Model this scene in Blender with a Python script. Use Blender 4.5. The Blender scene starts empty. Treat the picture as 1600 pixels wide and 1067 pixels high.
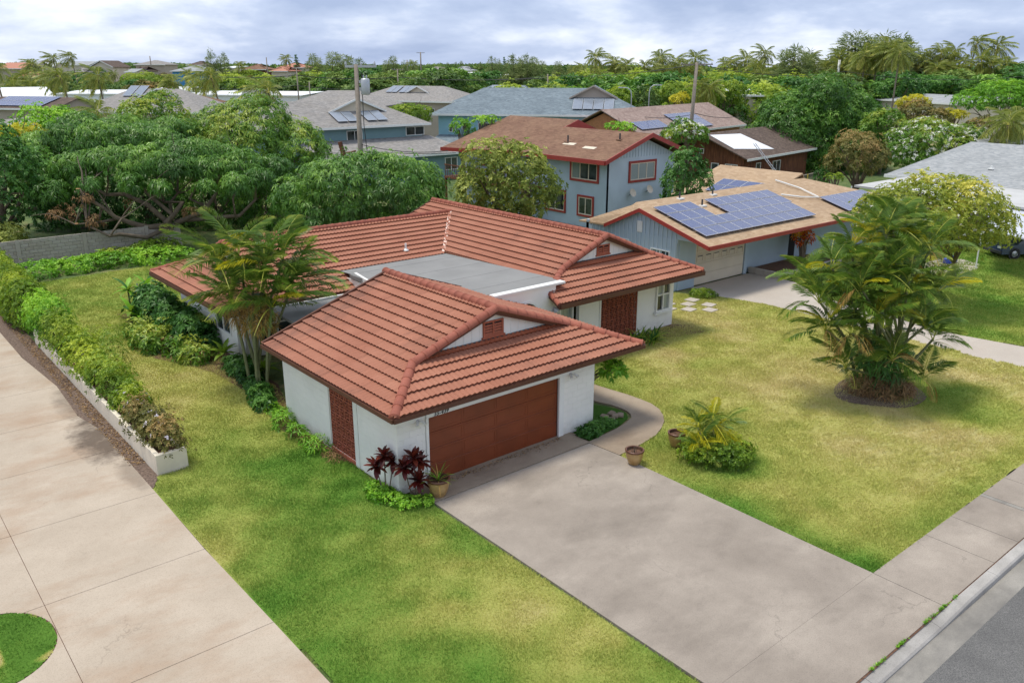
import bpy, math, random
import numpy as np
from mathutils import Vector, Matrix
random.seed(7)
rng = np.random.default_rng(7)
SC = bpy.context.scene
COL = SC.collection

# ------------------------------------------------------------------ camera
H = 11.07
FPX = 1306.0
PITCH = math.atan((533.5 - 105.0) / FPX)
AX = math.radians(50.2)                      # heading, measured from +X
cd = bpy.data.cameras.new('camera')
cam = bpy.data.objects.new('camera', cd)
COL.objects.link(cam)
cam.location = (0, 0, H)
cam.rotation_euler = (math.pi / 2 - PITCH, 0, AX - math.pi / 2)
cd.sensor_width = 36.0
cd.lens = FPX / 1600 * 36
cd.clip_end = 6000
cd.clip_start = 0.1
SC.camera = cam

# ------------------------------------------------------------------ world, sun, exposure
SUN_EL, SUN_AZ = math.radians(74), math.radians(125)   # azimuth of the sun, ccw from +X
W = bpy.data.worlds.new('World')
SC.world = W
W.use_nodes = True
nt = W.node_tree
nt.nodes.clear()
def wn(t, **k):
    n = nt.nodes.new(t)
    for a, b in k.items():
        setattr(n, a, b)
    return n
wo = wn('ShaderNodeOutputWorld')
sky = wn('ShaderNodeTexSky', sky_type='NISHITA', sun_disc=False, sun_elevation=SUN_EL,
         sun_rotation=math.pi / 2 - SUN_AZ, air_density=1.0, dust_density=1.5)
bg1 = wn('ShaderNodeBackground'); bg1.inputs[1].default_value = 0.1
nt.links.new(sky.outputs[0], bg1.inputs[0])
tc = wn('ShaderNodeTexCoord')
sep = wn('ShaderNodeSeparateXYZ'); nt.links.new(tc.outputs['Generated'], sep.inputs[0])
def wmath(op, a, b=None, clamp=False):
    n = wn('ShaderNodeMath', operation=op, use_clamp=clamp)
    for i, v in enumerate((a, b)):
        if v is None: continue
        if isinstance(v, (int, float)): n.inputs[i].default_value = v
        else: nt.links.new(v, n.inputs[i])
    return n.outputs[0]
cmb = wn('ShaderNodeMapping'); nt.links.new(tc.outputs['Generated'], cmb.inputs[0])
cmb.inputs['Scale'].default_value = (1.0, 1.0, 3.2); cmb.inputs['Location'].default_value = (0.35, 1.9, 0.2)
n1 = wn('ShaderNodeTexNoise'); n1.inputs['Scale'].default_value = 4.2; n1.inputs['Detail'].default_value = 9; n1.inputs['Roughness'].default_value = 0.55; n1.inputs['Distortion'].default_value = 0.15
n2 = wn('ShaderNodeTexNoise'); n2.inputs['Scale'].default_value = 1.7; n2.inputs['Detail'].default_value = 4
nt.links.new(cmb.outputs[0], n1.inputs['Vector']); nt.links.new(cmb.outputs[0], n2.inputs['Vector'])
nz = wmath('ADD', wmath('MULTIPLY', n1.outputs['Fac'], 0.62), wmath('MULTIPLY', n2.outputs['Fac'], 0.38))
cr = wn('ShaderNodeValToRGB')
els = cr.color_ramp.elements
els[0].position = 0.41; els[0].color = (0.20, 0.25, 0.37, 1)
els[1].position = 0.59; els[1].color = (0.57, 0.59, 0.63, 1)
e = els.new(0.48); e.color = (0.28, 0.33, 0.445, 1)
e = els.new(0.53); e.color = (0.40, 0.44, 0.52, 1)
nt.links.new(nz, cr.inputs[0])
bg2 = wn('ShaderNodeBackground')
nt.links.new(cr.outputs[0], bg2.inputs[0])
bg2.inputs[1].default_value = 1.0
mixs = wn('ShaderNodeMixShader')
mixs.inputs[0].default_value = 0.93
nt.links.new(bg1.outputs[0], mixs.inputs[1]); nt.links.new(bg2.outputs[0], mixs.inputs[2])
nt.links.new(mixs.outputs[0], wo.inputs[0])

sd = bpy.data.lights.new('sun', 'SUN')
sd.energy = 1.5; sd.angle = math.radians(14); sd.color = (1.0, 0.94, 0.82)
so = bpy.data.objects.new('sun', sd); COL.objects.link(so)
so.rotation_euler = Vector((-math.cos(SUN_AZ) * math.cos(SUN_EL), -math.sin(SUN_AZ) * math.cos(SUN_EL), -math.sin(SUN_EL))).to_track_quat('-Z', 'Y').to_euler()
SC.view_settings.view_transform = 'Standard'
SC.view_settings.look = 'None'
SC.view_settings.exposure = 1.08
SC.view_settings.gamma = 1
SC.view_settings.use_curve_mapping = False
SC.render.engine = 'CYCLES'
SC.cycles.use_denoising = True
SC.cycles.max_bounces = 6
SC.cycles.transparent_max_bounces = 8

# ------------------------------------------------------------------ measuring helpers
FW = np.array([math.cos(AX) * math.cos(PITCH), math.sin(AX) * math.cos(PITCH), -math.sin(PITCH)])
RT = np.array([math.sin(AX), -math.cos(AX), 0.0])
UP = np.cross(RT, FW)
HD = np.array([math.cos(AX), math.sin(AX), 0.0])
def ray(x, y):
    return FW * FPX + RT * (x - 800) - UP * (y - 533.5)
def G(x, y, z=0.0):
    r = ray(x, y)
    return np.array([0, 0, H]) + r * ((z - H) / r[2])
def D(x, y, dh):
    r = ray(x, y)
    return np.array([0, 0, H]) + r * (dh / r.dot(HD))
def ss(a, b, t):
    t = np.clip((t - a) / (b - a), 0, 1)
    return t * t * (3 - 2 * t)
def terrain_z(x, y):
    x = np.asarray(x, float); y = np.asarray(y, float)
    dh = x * HD[0] + y * HD[1]
    lat = (x * RT[0] + y * RT[1]) / np.maximum(np.abs(dh), 1)
    left = 1 - ss(-0.02, 0.35, lat)
    h = ss(200, 300, dh) * (1.5 + 6.0 * left) + ss(300, 700, dh) * (1.0 + 3.0 * left)
    return -0.03 + h + 0.6 * np.sin(x * .021) * np.cos(y * .017) * ss(180, 260, dh)

# ------------------------------------------------------------------ scene helpers
def tag(o, label=None, cat=None, group=None, kind=None):
    if label: o['label'] = label
    if cat: o['category'] = cat
    if group: o['group'] = group
    if kind: o['kind'] = kind
    return o
def thing(name, label, cat, loc=(0, 0, 0), rz=0.0, group=None):
    o = bpy.data.objects.new(name, None)
    COL.objects.link(o)
    o.location = loc
    o.rotation_euler = (0, 0, rz)
    o.empty_display_size = 0.3
    return tag(o, label, cat, group)
def link(name, me, parent=None, mw=None):
    o = bpy.data.objects.new(name, me)
    COL.objects.link(o)
    if parent is not None:
        o.parent = parent
    if mw is not None:
        o.matrix_local = mw
    return o
def world_to(parent):                       # local matrix that leaves world-built geometry in place
    m = Matrix.Identity(4)
    p = parent
    while p is not None:
        m = p.matrix_basis @ m
        p = p.parent
    return m.inverted()
def copy_tree(o, parent=None):
    c = o.copy()
    COL.objects.link(c)
    c.parent = parent
    for ch in o.children:
        copy_tree(ch, c)
    return c
class MB:
    def __init__(s):
        s.v = []; s.f = []; s.m = []; s.sm = False
    def add(s, vs, fs, mi=0):
        n = len(s.v)
        s.v += [tuple(map(float, p)) for p in vs]
        s.f += [tuple(n + i for i in f) for f in fs]
        s.m += [mi] * len(fs)
        return s
    def box(s, x0, x1, y0, y1, z0, z1, mi=0, M=None):
        vs = [Vector(p) for p in ((x0, y0, z0), (x1, y0, z0), (x1, y1, z0), (x0, y1, z0), (x0, y0, z1), (x1, y0, z1), (x1, y1, z1), (x0, y1, z1))]
        if M is not None: vs = [M @ p for p in vs]
        return s.add(vs, [(0, 3, 2, 1), (4, 5, 6, 7), (0, 1, 5, 4), (1, 2, 6, 5), (2, 3, 7, 6), (3, 0, 4, 7)], mi)
    def bev(s, x0, x1, y0, y1, z0, z1, b, mi=0):
        # a box whose six faces are inset by b: chamfered edges
        X, Y, Z = (x0, x1), (y0, y1), (z0, z1)
        vs = []; idx = {}
        for a in range(2):
            for c in range(2):
                for d in range(2):
                    sx, sy, sz = (1, -1)[a], (1, -1)[c], (1, -1)[d]
                    for k in range(3):
                        p = [X[a] + sx * b, Y[c] + sy * b, Z[d] + sz * b]
                        p[k] = (X[a], Y[c], Z[d])[k]
                        idx[(a, c, d, k)] = len(vs); vs.append(p)
        I = idx; F = []
        for k, (u, w) in enumerate(((1, 2), (2, 0), (0, 1))):
            for e_ in range(2):
                q = []
                for (p_, r_) in ((0, 0), (1, 0), (1, 1), (0, 1)):
                    t = [0, 0, 0]; t[k] = e_; t[u] = p_; t[w] = r_
                    q.append(I[(t[0], t[1], t[2], k)])
                F.append(tuple(q) if e_ else tuple(reversed(q)))
        for k in range(3):                     # edge chamfers along axis k
            u, w = [(1, 2), (2, 0), (0, 1)][k]
            for p_ in range(2):
                for r_ in range(2):
                    t0 = [0, 0, 0]; t1 = [0, 0, 0]
                    t0[k] = 0; t1[k] = 1; t0[u] = t1[u] = p_; t0[w] = t1[w] = r_
                    q = (I[(*t0, u)], I[(*t1, u)], I[(*t1, w)], I[(*t0, w)])
                    F.append(q)
        for a in range(2):
            for c in range(2):
                for d in range(2):
                    F.append((I[(a, c, d, 0)], I[(a, c, d, 1)], I[(a, c, d, 2)]))
        return s.add(vs, F, mi)
    def tube(s, pts, rad, n=8, cap=True, mi=0):
        pts = [Vector(p) for p in pts]
        if isinstance(rad, (int, float)): rad = [rad] * len(pts)
        vs = []; fs = []
        ref = None
        for i, p in enumerate(pts):
            d = (pts[min(i + 1, len(pts) - 1)] - pts[max(i - 1, 0)])
            if d.length < 1e-9: d = Vector((0, 0, 1))
            d.normalize()
            if ref is None:
                ref = d.orthogonal().normalized()
            u = (ref - d * ref.dot(d))
            if u.length < 1e-4: u = d.orthogonal()
            u.normalize(); ref = u
            w = d.cross(u)
            for k in range(n):
                a = 2 * math.pi * k / n
                vs.append(p + (u * math.cos(a) + w * math.sin(a)) * rad[i])
        for i in range(len(pts) - 1):
            for k in range(n):
                k2 = (k + 1) % n
                fs.append((i * n + k, i * n + k2, (i + 1) * n + k2, (i + 1) * n + k))
        if cap:
            fs.append(tuple(reversed(range(n))))
            fs.append(tuple((len(pts) - 1) * n + k for k in range(n)))
        return s.add(vs, fs, mi)
    def lathe(s, prof, n=20, c=(0, 0, 0), mi=0):
        vs = [(c[0] + r * math.cos(2 * math.pi * k / n), c[1] + r * math.sin(2 * math.pi * k / n), c[2] + z) for r, z in prof for k in range(n)]
        fs = [(i * n + k, i * n + (k + 1) % n, (i + 1) * n + (k + 1) % n, (i + 1) * n + k) for i in range(len(prof) - 1) for k in range(n)]
        return s.add(vs, fs, mi)
    def prism(s, poly, z0, z1, mi=0):
        n = len(poly)
        a = sum(poly[i][0] * poly[(i + 1) % n][1] - poly[(i + 1) % n][0] * poly[i][1] for i in range(n))
        if a < 0: poly = list(reversed(poly))
        vs = [(p[0], p[1], z0) for p in poly] + [(p[0], p[1], z1) for p in poly]
        fs = [tuple(reversed(range(n))), tuple(range(n, 2 * n))] + [(i, (i + 1) % n, n + (i + 1) % n, n + i) for i in range(n)]
        return s.add(vs, fs, mi)
    def slab(s, top, th, mi=0):
        # top: 3D polygon (ccw from above); extruded down by th
        n = len(top)
        vs = list(top) + [(p[0], p[1], p[2] - th) for p in top]
        return s.add(vs, [tuple(range(n)), tuple(reversed(range(n, 2 * n)))] + [(i, n + i, n + (i + 1) % n, (i + 1) % n) for i in range(n)], mi)
    def mesh(s, name, mats):
        me = bpy.data.meshes.new(name)
        me.from_pydata(s.v, [], s.f)
        for m in (mats if isinstance(mats, (list, tuple)) else [mats]):
            me.materials.append(m)
        if any(s.m): me.polygons.foreach_set('material_index', s.m)
        if s.sm:
            me.polygons.foreach_set('use_smooth', [True] * len(s.f))
        me.update()
        return me
    def build(s, name, mats, parent=None, world=False, smooth=False):
        s.sm = smooth
        o = link(name, s.mesh(name, mats), parent)
        if world and parent is not None:
            o.matrix_local = world_to(parent)
        return o

def npmesh(name, V, F, mats, attrs=None, smooth=False):
    """V (n,3), F (m,k) same-size faces"""
    me = bpy.data.meshes.new(name)
    n, m, k = len(V), len(F), F.shape[1]
    me.vertices.add(n); me.loops.add(m * k); me.polygons.add(m)
    me.vertices.foreach_set('co', V.astype(np.float32).ravel())
    me.loops.foreach_set('vertex_index', F.astype(np.int32).ravel())
    me.polygons.foreach_set('loop_start', np.arange(0, m * k, k, dtype=np.int32))
    if smooth: me.polygons.foreach_set('use_smooth', np.ones(m, dtype=bool))
    for mm in (mats if isinstance(mats, (list, tuple)) else [mats]): me.materials.append(mm)
    if attrs:
        for an, (dom, arr) in attrs.items():
            a = me.attributes.new(an, 'FLOAT', dom)
            a.data.foreach_set('value', arr.astype(np.float32))
    me.update(calc_edges=True)
    return me

# ------------------------------------------------------------------ materials
def srgb(r, g, b):
    return tuple(((c / 255) / 12.92 if c / 255 <= 0.04045 else ((c / 255 + 0.055) / 1.055) ** 2.4) for c in (r, g, b))
class N:
    def __init__(s, name):
        s.m = bpy.data.materials.new(name); s.m.use_nodes = True
        s.t = s.m.node_tree; s.t.nodes.clear()
        s.out = s.n('ShaderNodeOutputMaterial')
        s.pos = None
    def n(s, ty, **k):
        q = s.t.nodes.new(ty)
        for a, b in k.items(): setattr(q, a, b)
        return q
    def l(s, a, b): s.t.links.new(a, b)
    def val(s, sock, v):
        if isinstance(v, (int, float)): sock.default_value = v
        elif isinstance(v, (tuple, list)): sock.default_value = (*v, 1) if len(v) == 3 and len(sock.default_value) == 4 else v
        else: s.l(v, sock)
    def P(s):
        if s.pos is None:
            s.pos = s.n('ShaderNodeNewGeometry').outputs['Position']
        return s.pos
    def mp(s, scale=(1, 1, 1), rot=(0, 0, 0), src=None):
        q = s.n('ShaderNodeMapping'); s.l(src or s.P(), q.inputs[0])
        q.inputs['Scale'].default_value = scale; q.inputs['Rotation'].default_value = rot
        return q.outputs[0]
    def noise(s, scale, detail=3, rough=.55, vec=None, dist=0):
        q = s.n('ShaderNodeTexNoise'); s.l(vec or s.P(), q.inputs['Vector'])
        q.inputs['Scale'].default_value = scale; q.inputs['Detail'].default_value = detail; q.inputs['Roughness'].default_value = rough
        q.inputs['Distortion'].default_value = dist
        return q.outputs['Fac']
    def ramp(s, f, stops, interp='LINEAR'):
        q = s.n('ShaderNodeValToRGB'); s.l(f, q.inputs[0]); e = q.color_ramp.elements
        q.color_ramp.interpolation = interp
        stops = [(p, ((c,) * 3 if isinstance(c, (int, float)) else c)) for p, c in stops]
        e[0].position, e[0].color = stops[0][0], (*stops[0][1], 1)
        e[1].position, e[1].color = stops[-1][0], (*stops[-1][1], 1)
        for p, c in stops[1:-1]:
            x = e.new(p); x.color = (*c, 1)
        return q.outputs[0]
    def mix(s, f, a, b, mode='MIX'):
        q = s.n('ShaderNodeMixRGB', blend_type=mode); s.val(q.inputs[0], f); s.val(q.inputs[1], a); s.val(q.inputs[2], b)
        return q.outputs[0]
    def math(s, op, a, b=0.0, clamp=False):
        q = s.n('ShaderNodeMath', operation=op, use_clamp=clamp); s.val(q.inputs[0], a); s.val(q.inputs[1], b)
        return q.outputs[0]
    def xyz(s, src=None):
        q = s.n('ShaderNodeSeparateXYZ'); s.l(src or s.P(), q.inputs[0]); return q.outputs
    def attr(s, name):
        q = s.n('ShaderNodeAttribute', attribute_name=name); return q.outputs['Fac']
    def rnd(s):
        return s.n('ShaderNodeObjectInfo').outputs['Random']
    def bump(s, h, st=.3, dist=.02):
        q = s.n('ShaderNodeBump'); s.l(h, q.inputs['Height']); q.inputs['Strength'].default_value = st; q.inputs['Distance'].default_value = dist
        return q.outputs[0]
    def pr(s, col, rough=.7, metal=0, nrm=None, spec=.5, trans=None):
        q = s.n('ShaderNodeBsdfPrincipled'); s.val(q.inputs['Base Color'], col); s.val(q.inputs['Roughness'], rough)
        q.inputs['Metallic'].default_value = metal
        q.inputs['Specular IOR Level'].default_value = spec
        if nrm is not None: s.l(nrm, q.inputs['Normal'])
        sh = q.outputs[0]
        if trans:
            t = s.n('ShaderNodeBsdfTranslucent'); s.val(t.inputs[0], col)
            mx = s.n('ShaderNodeMixShader'); mx.inputs[0].default_value = trans
            s.l(sh, mx.inputs[1]); s.l(t.outputs[0], mx.inputs[2]); sh = mx.outputs[0]
        s.l(sh, s.out.inputs[0])
        return s.m
def flat(name, col, rough=.7, var=.12, scale=3, metal=0, bump=0.0, bscale=40, spec=.5):
    k = N(name)
    c = k.mix(k.ramp(k.noise(scale, 5, .6), [(.3, 0), (.7, 1)]), tuple(v * (1 - var) for v in col), tuple(min(1, v * (1 + var)) for v in col))
    nr = k.bump(k.noise(bscale, 3), bump, .01) if bump else None
    return k.pr(c, rough, metal, nr, spec)

M = {}
def tile_mat(name, a, b, stain=1.0):
    k = N(name)
    oc = k.n('ShaderNodeTexCoord').outputs['Object']
    base = k.mix(k.ramp(k.noise(.8, 5, .6), [(.3, 0), (.7, 1)]), a, b)
    base = k.mix(k.math('MULTIPLY', k.rnd(), .5), base, tuple(v * .80 for v in a))
    streak = k.ramp(k.noise(1.0, 4, .7, vec=k.mp((34, 3.0, 3.0), src=oc)), [(.36, 0), (.66, 1)])
    base = k.mix(k.math('MULTIPLY', streak, .34), base, tuple(v * .60 for v in a))
    base = k.mix(k.math('MULTIPLY', k.ramp(k.noise(60, 3, .7), [(.45, 0), (.8, 1)]), .3), base, tuple(min(1, v * 1.35) for v in b))
    x_ = k.xyz()
    # lichen gathers near the rear rake of the garage roof and in patches elsewhere
    rear = k.math('MULTIPLY', k.ramp(k.math('DIVIDE', x_[1], 100), [(.233, 0), (.249, 1), (.2495, 1), (.252, 0)]), k.ramp(k.math('DIVIDE', x_[0], 100), [(.13, 1), (.15, 0)]))
    st = k.ramp(k.math('ADD', k.noise(.7, 4, .62, vec=k.mp((.6, 1.3, 1))), k.math('MULTIPLY', rear, .30)), [(.55, 0), (.74, 1)])
    st2 = k.ramp(k.noise(1.0, 3, .6, vec=k.mp((14, 1.6, 2), src=oc)), [(.35, .15), (.65, 1)])
    f = k.math('MULTIPLY', k.math('MULTIPLY', st, st2), .62 * stain)
    base = k.mix(f, base, (.075, .045, .038))
    return k.pr(base, .7, nrm=k.bump(k.noise(90, 2), .3, .004), spec=.25)
M['tile'] = tile_mat('terracotta_tile', srgb(156, 100, 78), srgb(172, 118, 95))
M['tile_fresh'] = tile_mat('terracotta_tile_fresh', srgb(170, 96, 68), srgb(182, 108, 78), .4)
M['cap'] = tile_mat('ridge_cap_terracotta', srgb(150, 86, 68), srgb(166, 102, 84), .6)
M['fascia'] = flat('brown_fascia_paint', srgb(88, 52, 36), .6, .12)
M['soffit'] = flat('brown_soffit', srgb(120, 78, 58), .8, .1)
def white_wall(name, c, gr=.10):
    k = N(name)
    x = k.xyz()
    dirt = k.math('MULTIPLY', k.ramp(x[2], [(0.0, 1), (.55, 0)]), k.ramp(k.noise(2.2, 4, .7), [(.3, 0), (.7, 1)]))
    col = k.mix(k.ramp(k.noise(1.1, 5, .6), [(.3, 0), (.75, 1)]), c, tuple(v * (1 - gr) for v in c))
    col = k.mix(k.math('MULTIPLY', dirt, .45), col, srgb(150, 140, 122))
    return k.pr(col, .75, nrm=k.bump(k.noise(60, 3), .25, .006), spec=.25)
M['white'] = white_wall('white_painted_masonry', srgb(236, 234, 228))
M['whitetrim'] = flat('white_trim_paint', srgb(226, 226, 222), .5, .04)
M['offwhite'] = flat('cream_planter_stucco', srgb(214, 204, 184), .8, .1, 1.5, bump=.2)
M['block_rust'] = flat('rust_breeze_block', srgb(164, 92, 68), .85, .2, 6, bump=.2)
M['door_rust'] = flat('rust_brown_door_paint', srgb(120, 56, 27), .45, .14, 1.3)
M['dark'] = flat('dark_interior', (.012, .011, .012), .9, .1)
M['bolt'] = flat('dark_metal', (.05, .05, .055), .5, .1)
k = N('window_glass')
c = k.mix(k.ramp(k.noise(.9, 2), [(.35, 0), (.65, 1)]), (.012, .018, .02), (.07, .085, .085))
M['glass'] = k.pr(c, .06, spec=.8)
k = N('curtained_glass')
cw = k.n('ShaderNodeTexWave'); k.l(k.mp((1, 1, .02)), cw.inputs[0]); cw.inputs['Scale'].default_value = 4; cw.inputs['Distortion'].default_value = 1.5
M['curtain'] = k.pr(k.mix(cw.outputs['Fac'], srgb(120, 130, 128), srgb(176, 184, 180)), .12, spec=.8)
def concrete(name, a, b, stains, rough=.85, sc=.35, str_=.5, spill=False):
    k = N(name)
    col = k.mix(k.ramp(k.noise(sc, 6, .62), [(.3, 0), (.7, 1)]), a, b)
    col = k.mix(k.math('MULTIPLY', k.ramp(k.noise(.28, 5, .65, vec=k.mp((1, 1.9, 1), (0, 0, .5))), [(.48, 0), (.7, 1)]), str_), col, stains)
    col = k.mix(k.math('MULTIPLY', k.ramp(k.noise(38, 2, .8), [(.48, 0), (.75, 1)]), .42), col, tuple(v * .45 for v in a))
    col = k.mix(k.math('MULTIPLY', k.ramp(k.noise(110, 1, .8), [(.35, 0), (.72, 1)]), .38), col, tuple(v * .6 for v in a))
    col = k.mix(k.math('MULTIPLY', k.ramp(k.noise(3.2, 5, .7), [(.55, 0), (.8, 1)]), .25), col, tuple(v * .7 for v in stains))
    wv = k.n('ShaderNodeVectorMath', operation='ADD'); k.l(k.P(), wv.inputs[0])
    nv = k.n('ShaderNodeTexNoise'); k.l(k.P(), nv.inputs['Vector']); nv.inputs['Scale'].default_value = 2.2; nv.inputs['Detail'].default_value = 5
    sc_ = k.n('ShaderNodeVectorMath', operation='SCALE'); k.l(nv.outputs['Color'], sc_.inputs[0]); sc_.inputs['Scale'].default_value = .9; k.l(sc_.outputs[0], wv.inputs[1])
    vo = k.n('ShaderNodeTexVoronoi', feature='DISTANCE_TO_EDGE'); k.l(wv.outputs[0], vo.inputs['Vector']); vo.inputs['Scale'].default_value = .22
    crk = k.math('MULTIPLY', k.ramp(vo.outputs['Distance'], [(0, 1), (.0022, 0)]), k.ramp(k.noise(.35, 3), [(.5, 0), (.6, 1)]))
    if spill:      # soil washed over the slab edge beside the planter
        x_ = k.xyz()
        for cx, cy, rx_, ry_, st in ((5.45, 26.6, 1.0, 2.6, .85), (5.5, 30.2, .7, 2.2, .5), (5.5, 23.6, .5, 1.6, .4)):
            dx = k.math('DIVIDE', k.math('SUBTRACT', x_[0], cx), rx_); dy = k.math('DIVIDE', k.math('SUBTRACT', x_[1], cy), ry_)
            d2 = k.math('ADD', k.math('MULTIPLY', dx, dx), k.math('MULTIPLY', dy, dy))
            nn = k.math('ADD', d2, k.math('MULTIPLY', k.math('SUBTRACT', k.noise(1.6, 5, .7), .5), 2.2))
            col = k.mix(k.math('MULTIPLY', k.ramp(nn, [(.1, 1), (.9, 0)]), st), col, srgb(84, 72, 62))
    col = k.mix(k.math('MULTIPLY', crk, .35), col, tuple(v * .3 for v in a))
    return k.pr(col, rough, nrm=k.bump(k.noise(120, 3, .7), .3, .004), spec=.25)
M['conc_grey'] = concrete('driveway_concrete', srgb(138, 128, 117), srgb(176, 165, 152), srgb(118, 109, 99), str_=.6)
M['conc_tan'] = concrete('apron_concrete', srgb(144, 128, 110), srgb(168, 153, 134), srgb(116, 98, 82), str_=.7)
M['conc_beige'] = concrete('beige_concrete', srgb(172, 158, 140), srgb(192, 178, 160), srgb(164, 138, 114), .85, .5, .8, True)
M['conc_pale'] = concrete('pale_concrete', srgb(178, 168, 156), srgb(194, 185, 174), srgb(186, 172, 158))
M['kerb'] = concrete('kerb_concrete', srgb(160, 156, 150), srgb(182, 178, 172), srgb(118, 114, 110), .9, 1.5, .7)
M['gutter'] = concrete('gutter_concrete', srgb(134, 130, 122), srgb(160, 155, 146), srgb(84, 82, 80), .8, .9, .8)
k = N('asphalt')
M['asphalt'] = k.pr(k.mix(k.math('MULTIPLY', k.ramp(k.noise(.9, 5, .7), [(.45, 0), (.7, 1)]), .35), k.mix(k.ramp(k.noise(55, 3, .85), [(.38, 0), (.66, 1)]), srgb(70, 70, 70), srgb(126, 124, 120)), srgb(70, 69, 68)), .9, nrm=k.bump(k.noise(180, 2), .5, .004))
k = N('dark_stain')
M['soil'] = k.pr(k.mix(k.ramp(k.noise(9, 6, .7), [(.3, 0), (.7, 1)]), srgb(62, 42, 32), srgb(126, 92, 70)), .95, nrm=k.bump(k.noise(30, 4, .7), .8, .04))
k = N('mulch_strip')
M['mulch'] = k.pr(k.ramp(k.noise(14, 5, .75), [(.3, srgb(58, 48, 42)), (.5, srgb(104, 86, 74)), (.68, srgb(142, 122, 106))]), .95, nrm=k.bump(k.noise(36, 4, .7), .8, .03))
def lawn_mat(name, two=False):
    k = N(name)
    d = k.attr('dry')
    f = k.noise(38, 4, .75)
    col = k.ramp(k.math('ADD', d, k.math('MULTIPLY', k.math('SUBTRACT', f, .5), .5)),
                 [(0.0, srgb(66, 108, 36)), (.25, srgb(108, 152, 58)), (.5, srgb(160, 174, 84)), (.75, srgb(194, 192, 108)), (1.0, srgb(214, 200, 142))])
    nr = k.bump(k.noise(70, 4, .8), .9, .03)
    if two:
        return k.pr(col, .75, spec=.12, trans=.25)
    return k.pr(k.mix(.25, col, (.03, .04, .01)), .95, nrm=nr, spec=.1)
M['lawn'] = lawn_mat('lawn_soil_and_turf')
M['blade'] = lawn_mat('grass_blades', True)
k = N('ground_cover')
M['ground'] = k.pr(k.ramp(k.math('ADD', k.math('MULTIPLY', k.noise(.05, 5, .6), .5), k.math('MULTIPLY', k.noise(.9, 5, .7), .5)), [(.36, srgb(50, 74, 34)), (.5, srgb(88, 106, 52)), (.62, srgb(150, 134, 92))]), .95, nrm=k.bump(k.noise(1.2, 5), .6, .5))
def leaf(name, a, b, c, rough=.5, tr=.3):
    gn = lambda q: tuple(min(.9, v * f) for v, f in zip(q, (1.6, 1.55, 1.15)))
    a, b, c = gn(a), gn(b), gn(c)
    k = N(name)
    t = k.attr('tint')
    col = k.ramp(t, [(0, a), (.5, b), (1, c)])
    col = k.mix(k.math('MULTIPLY', k.rnd(), .3), col, tuple(v * .75 for v in b))
    return k.pr(col, rough, spec=.35, trans=tr)
L = {}
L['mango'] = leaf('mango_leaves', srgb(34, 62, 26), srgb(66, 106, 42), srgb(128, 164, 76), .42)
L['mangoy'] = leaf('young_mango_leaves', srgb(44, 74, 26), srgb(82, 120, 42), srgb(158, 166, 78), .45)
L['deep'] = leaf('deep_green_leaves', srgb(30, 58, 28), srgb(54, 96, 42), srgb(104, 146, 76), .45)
L['lime'] = leaf('lime_leaves', srgb(54, 82, 24), srgb(100, 128, 42), srgb(158, 172, 74), .5, .4)
L['pale'] = leaf('pale_yellow_green_leaves', srgb(46, 66, 28), srgb(98, 116, 50), srgb(190, 196, 120), .5, .35)
L['plum'] = leaf('plumeria_leaves', srgb(56, 78, 28), srgb(124, 138, 52), srgb(204, 190, 104), .45, .35)
L['gold'] = leaf('yellow_bush_leaves', srgb(92, 104, 24), srgb(156, 152, 36), srgb(204, 194, 70), .5, .4)
L['hedge'] = leaf('hedge_leaves', srgb(46, 74, 20), srgb(92, 122, 34), srgb(160, 172, 62), .5, .35)
L['brush'] = leaf('dry_brush_leaves', srgb(52, 60, 34), srgb(96, 98, 54), srgb(164, 134, 100), .6, .25)
L['iron'] = leaf('ironwood_needles', srgb(56, 74, 48), srgb(96, 112, 74), srgb(140, 148, 104), .7, .4)
L['far'] = leaf('far_tree_leaves', srgb(38, 62, 34), srgb(70, 98, 50), srgb(118, 138, 74), .6, .25)
L['coco'] = leaf('coconut_fronds', srgb(60, 76, 40), srgb(106, 118, 58), srgb(182, 176, 108), .5, .42)
L['areca'] = leaf('areca_fronds', srgb(40, 66, 28), srgb(86, 114, 48), srgb(164, 166, 80), .4, .3)
L['dryfrond'] = leaf('dry_fronds', srgb(92, 72, 46), srgb(150, 122, 76), srgb(196, 170, 112), .7, .25)
L['ti'] = leaf('burgundy_ti_leaves', srgb(40, 16, 16), srgb(74, 24, 26), srgb(112, 52, 40), .35, .3)
L['croton'] = leaf('croton_leaves', srgb(120, 30, 20), srgb(196, 84, 30), srgb(224, 186, 60), .4, .3)
L['petal'] = leaf('cream_petals', srgb(236, 226, 190), srgb(244, 238, 214), srgb(250, 246, 232), .6, .3)
L['purple'] = leaf('violet_petals', srgb(170, 164, 216), srgb(196, 192, 230), srgb(220, 216, 240), .6, .3)
L['weed'] = leaf('ground_cover_leaves', srgb(46, 84, 22), srgb(92, 142, 38), srgb(146, 184, 66), .5, .3)
L['litter'] = leaf('leaf_litter', srgb(66, 50, 38), srgb(108, 84, 64), srgb(150, 126, 100), .9, .1)
M['bark'] = flat('grey_brown_bark', srgb(104, 92, 78), .95, .3, 3, bump=.6, bscale=18)
M['palmtrunk'] = flat('grey_palm_trunk', srgb(132, 120, 104), .9, .25, 6, bump=.4)
M['stem'] = flat('green_ringed_palm_stem', srgb(108, 112, 70), .7, .3, 5)
M['cutwood'] = flat('fresh_cut_wood', srgb(206, 160, 110), .9, .15, 8)
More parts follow.
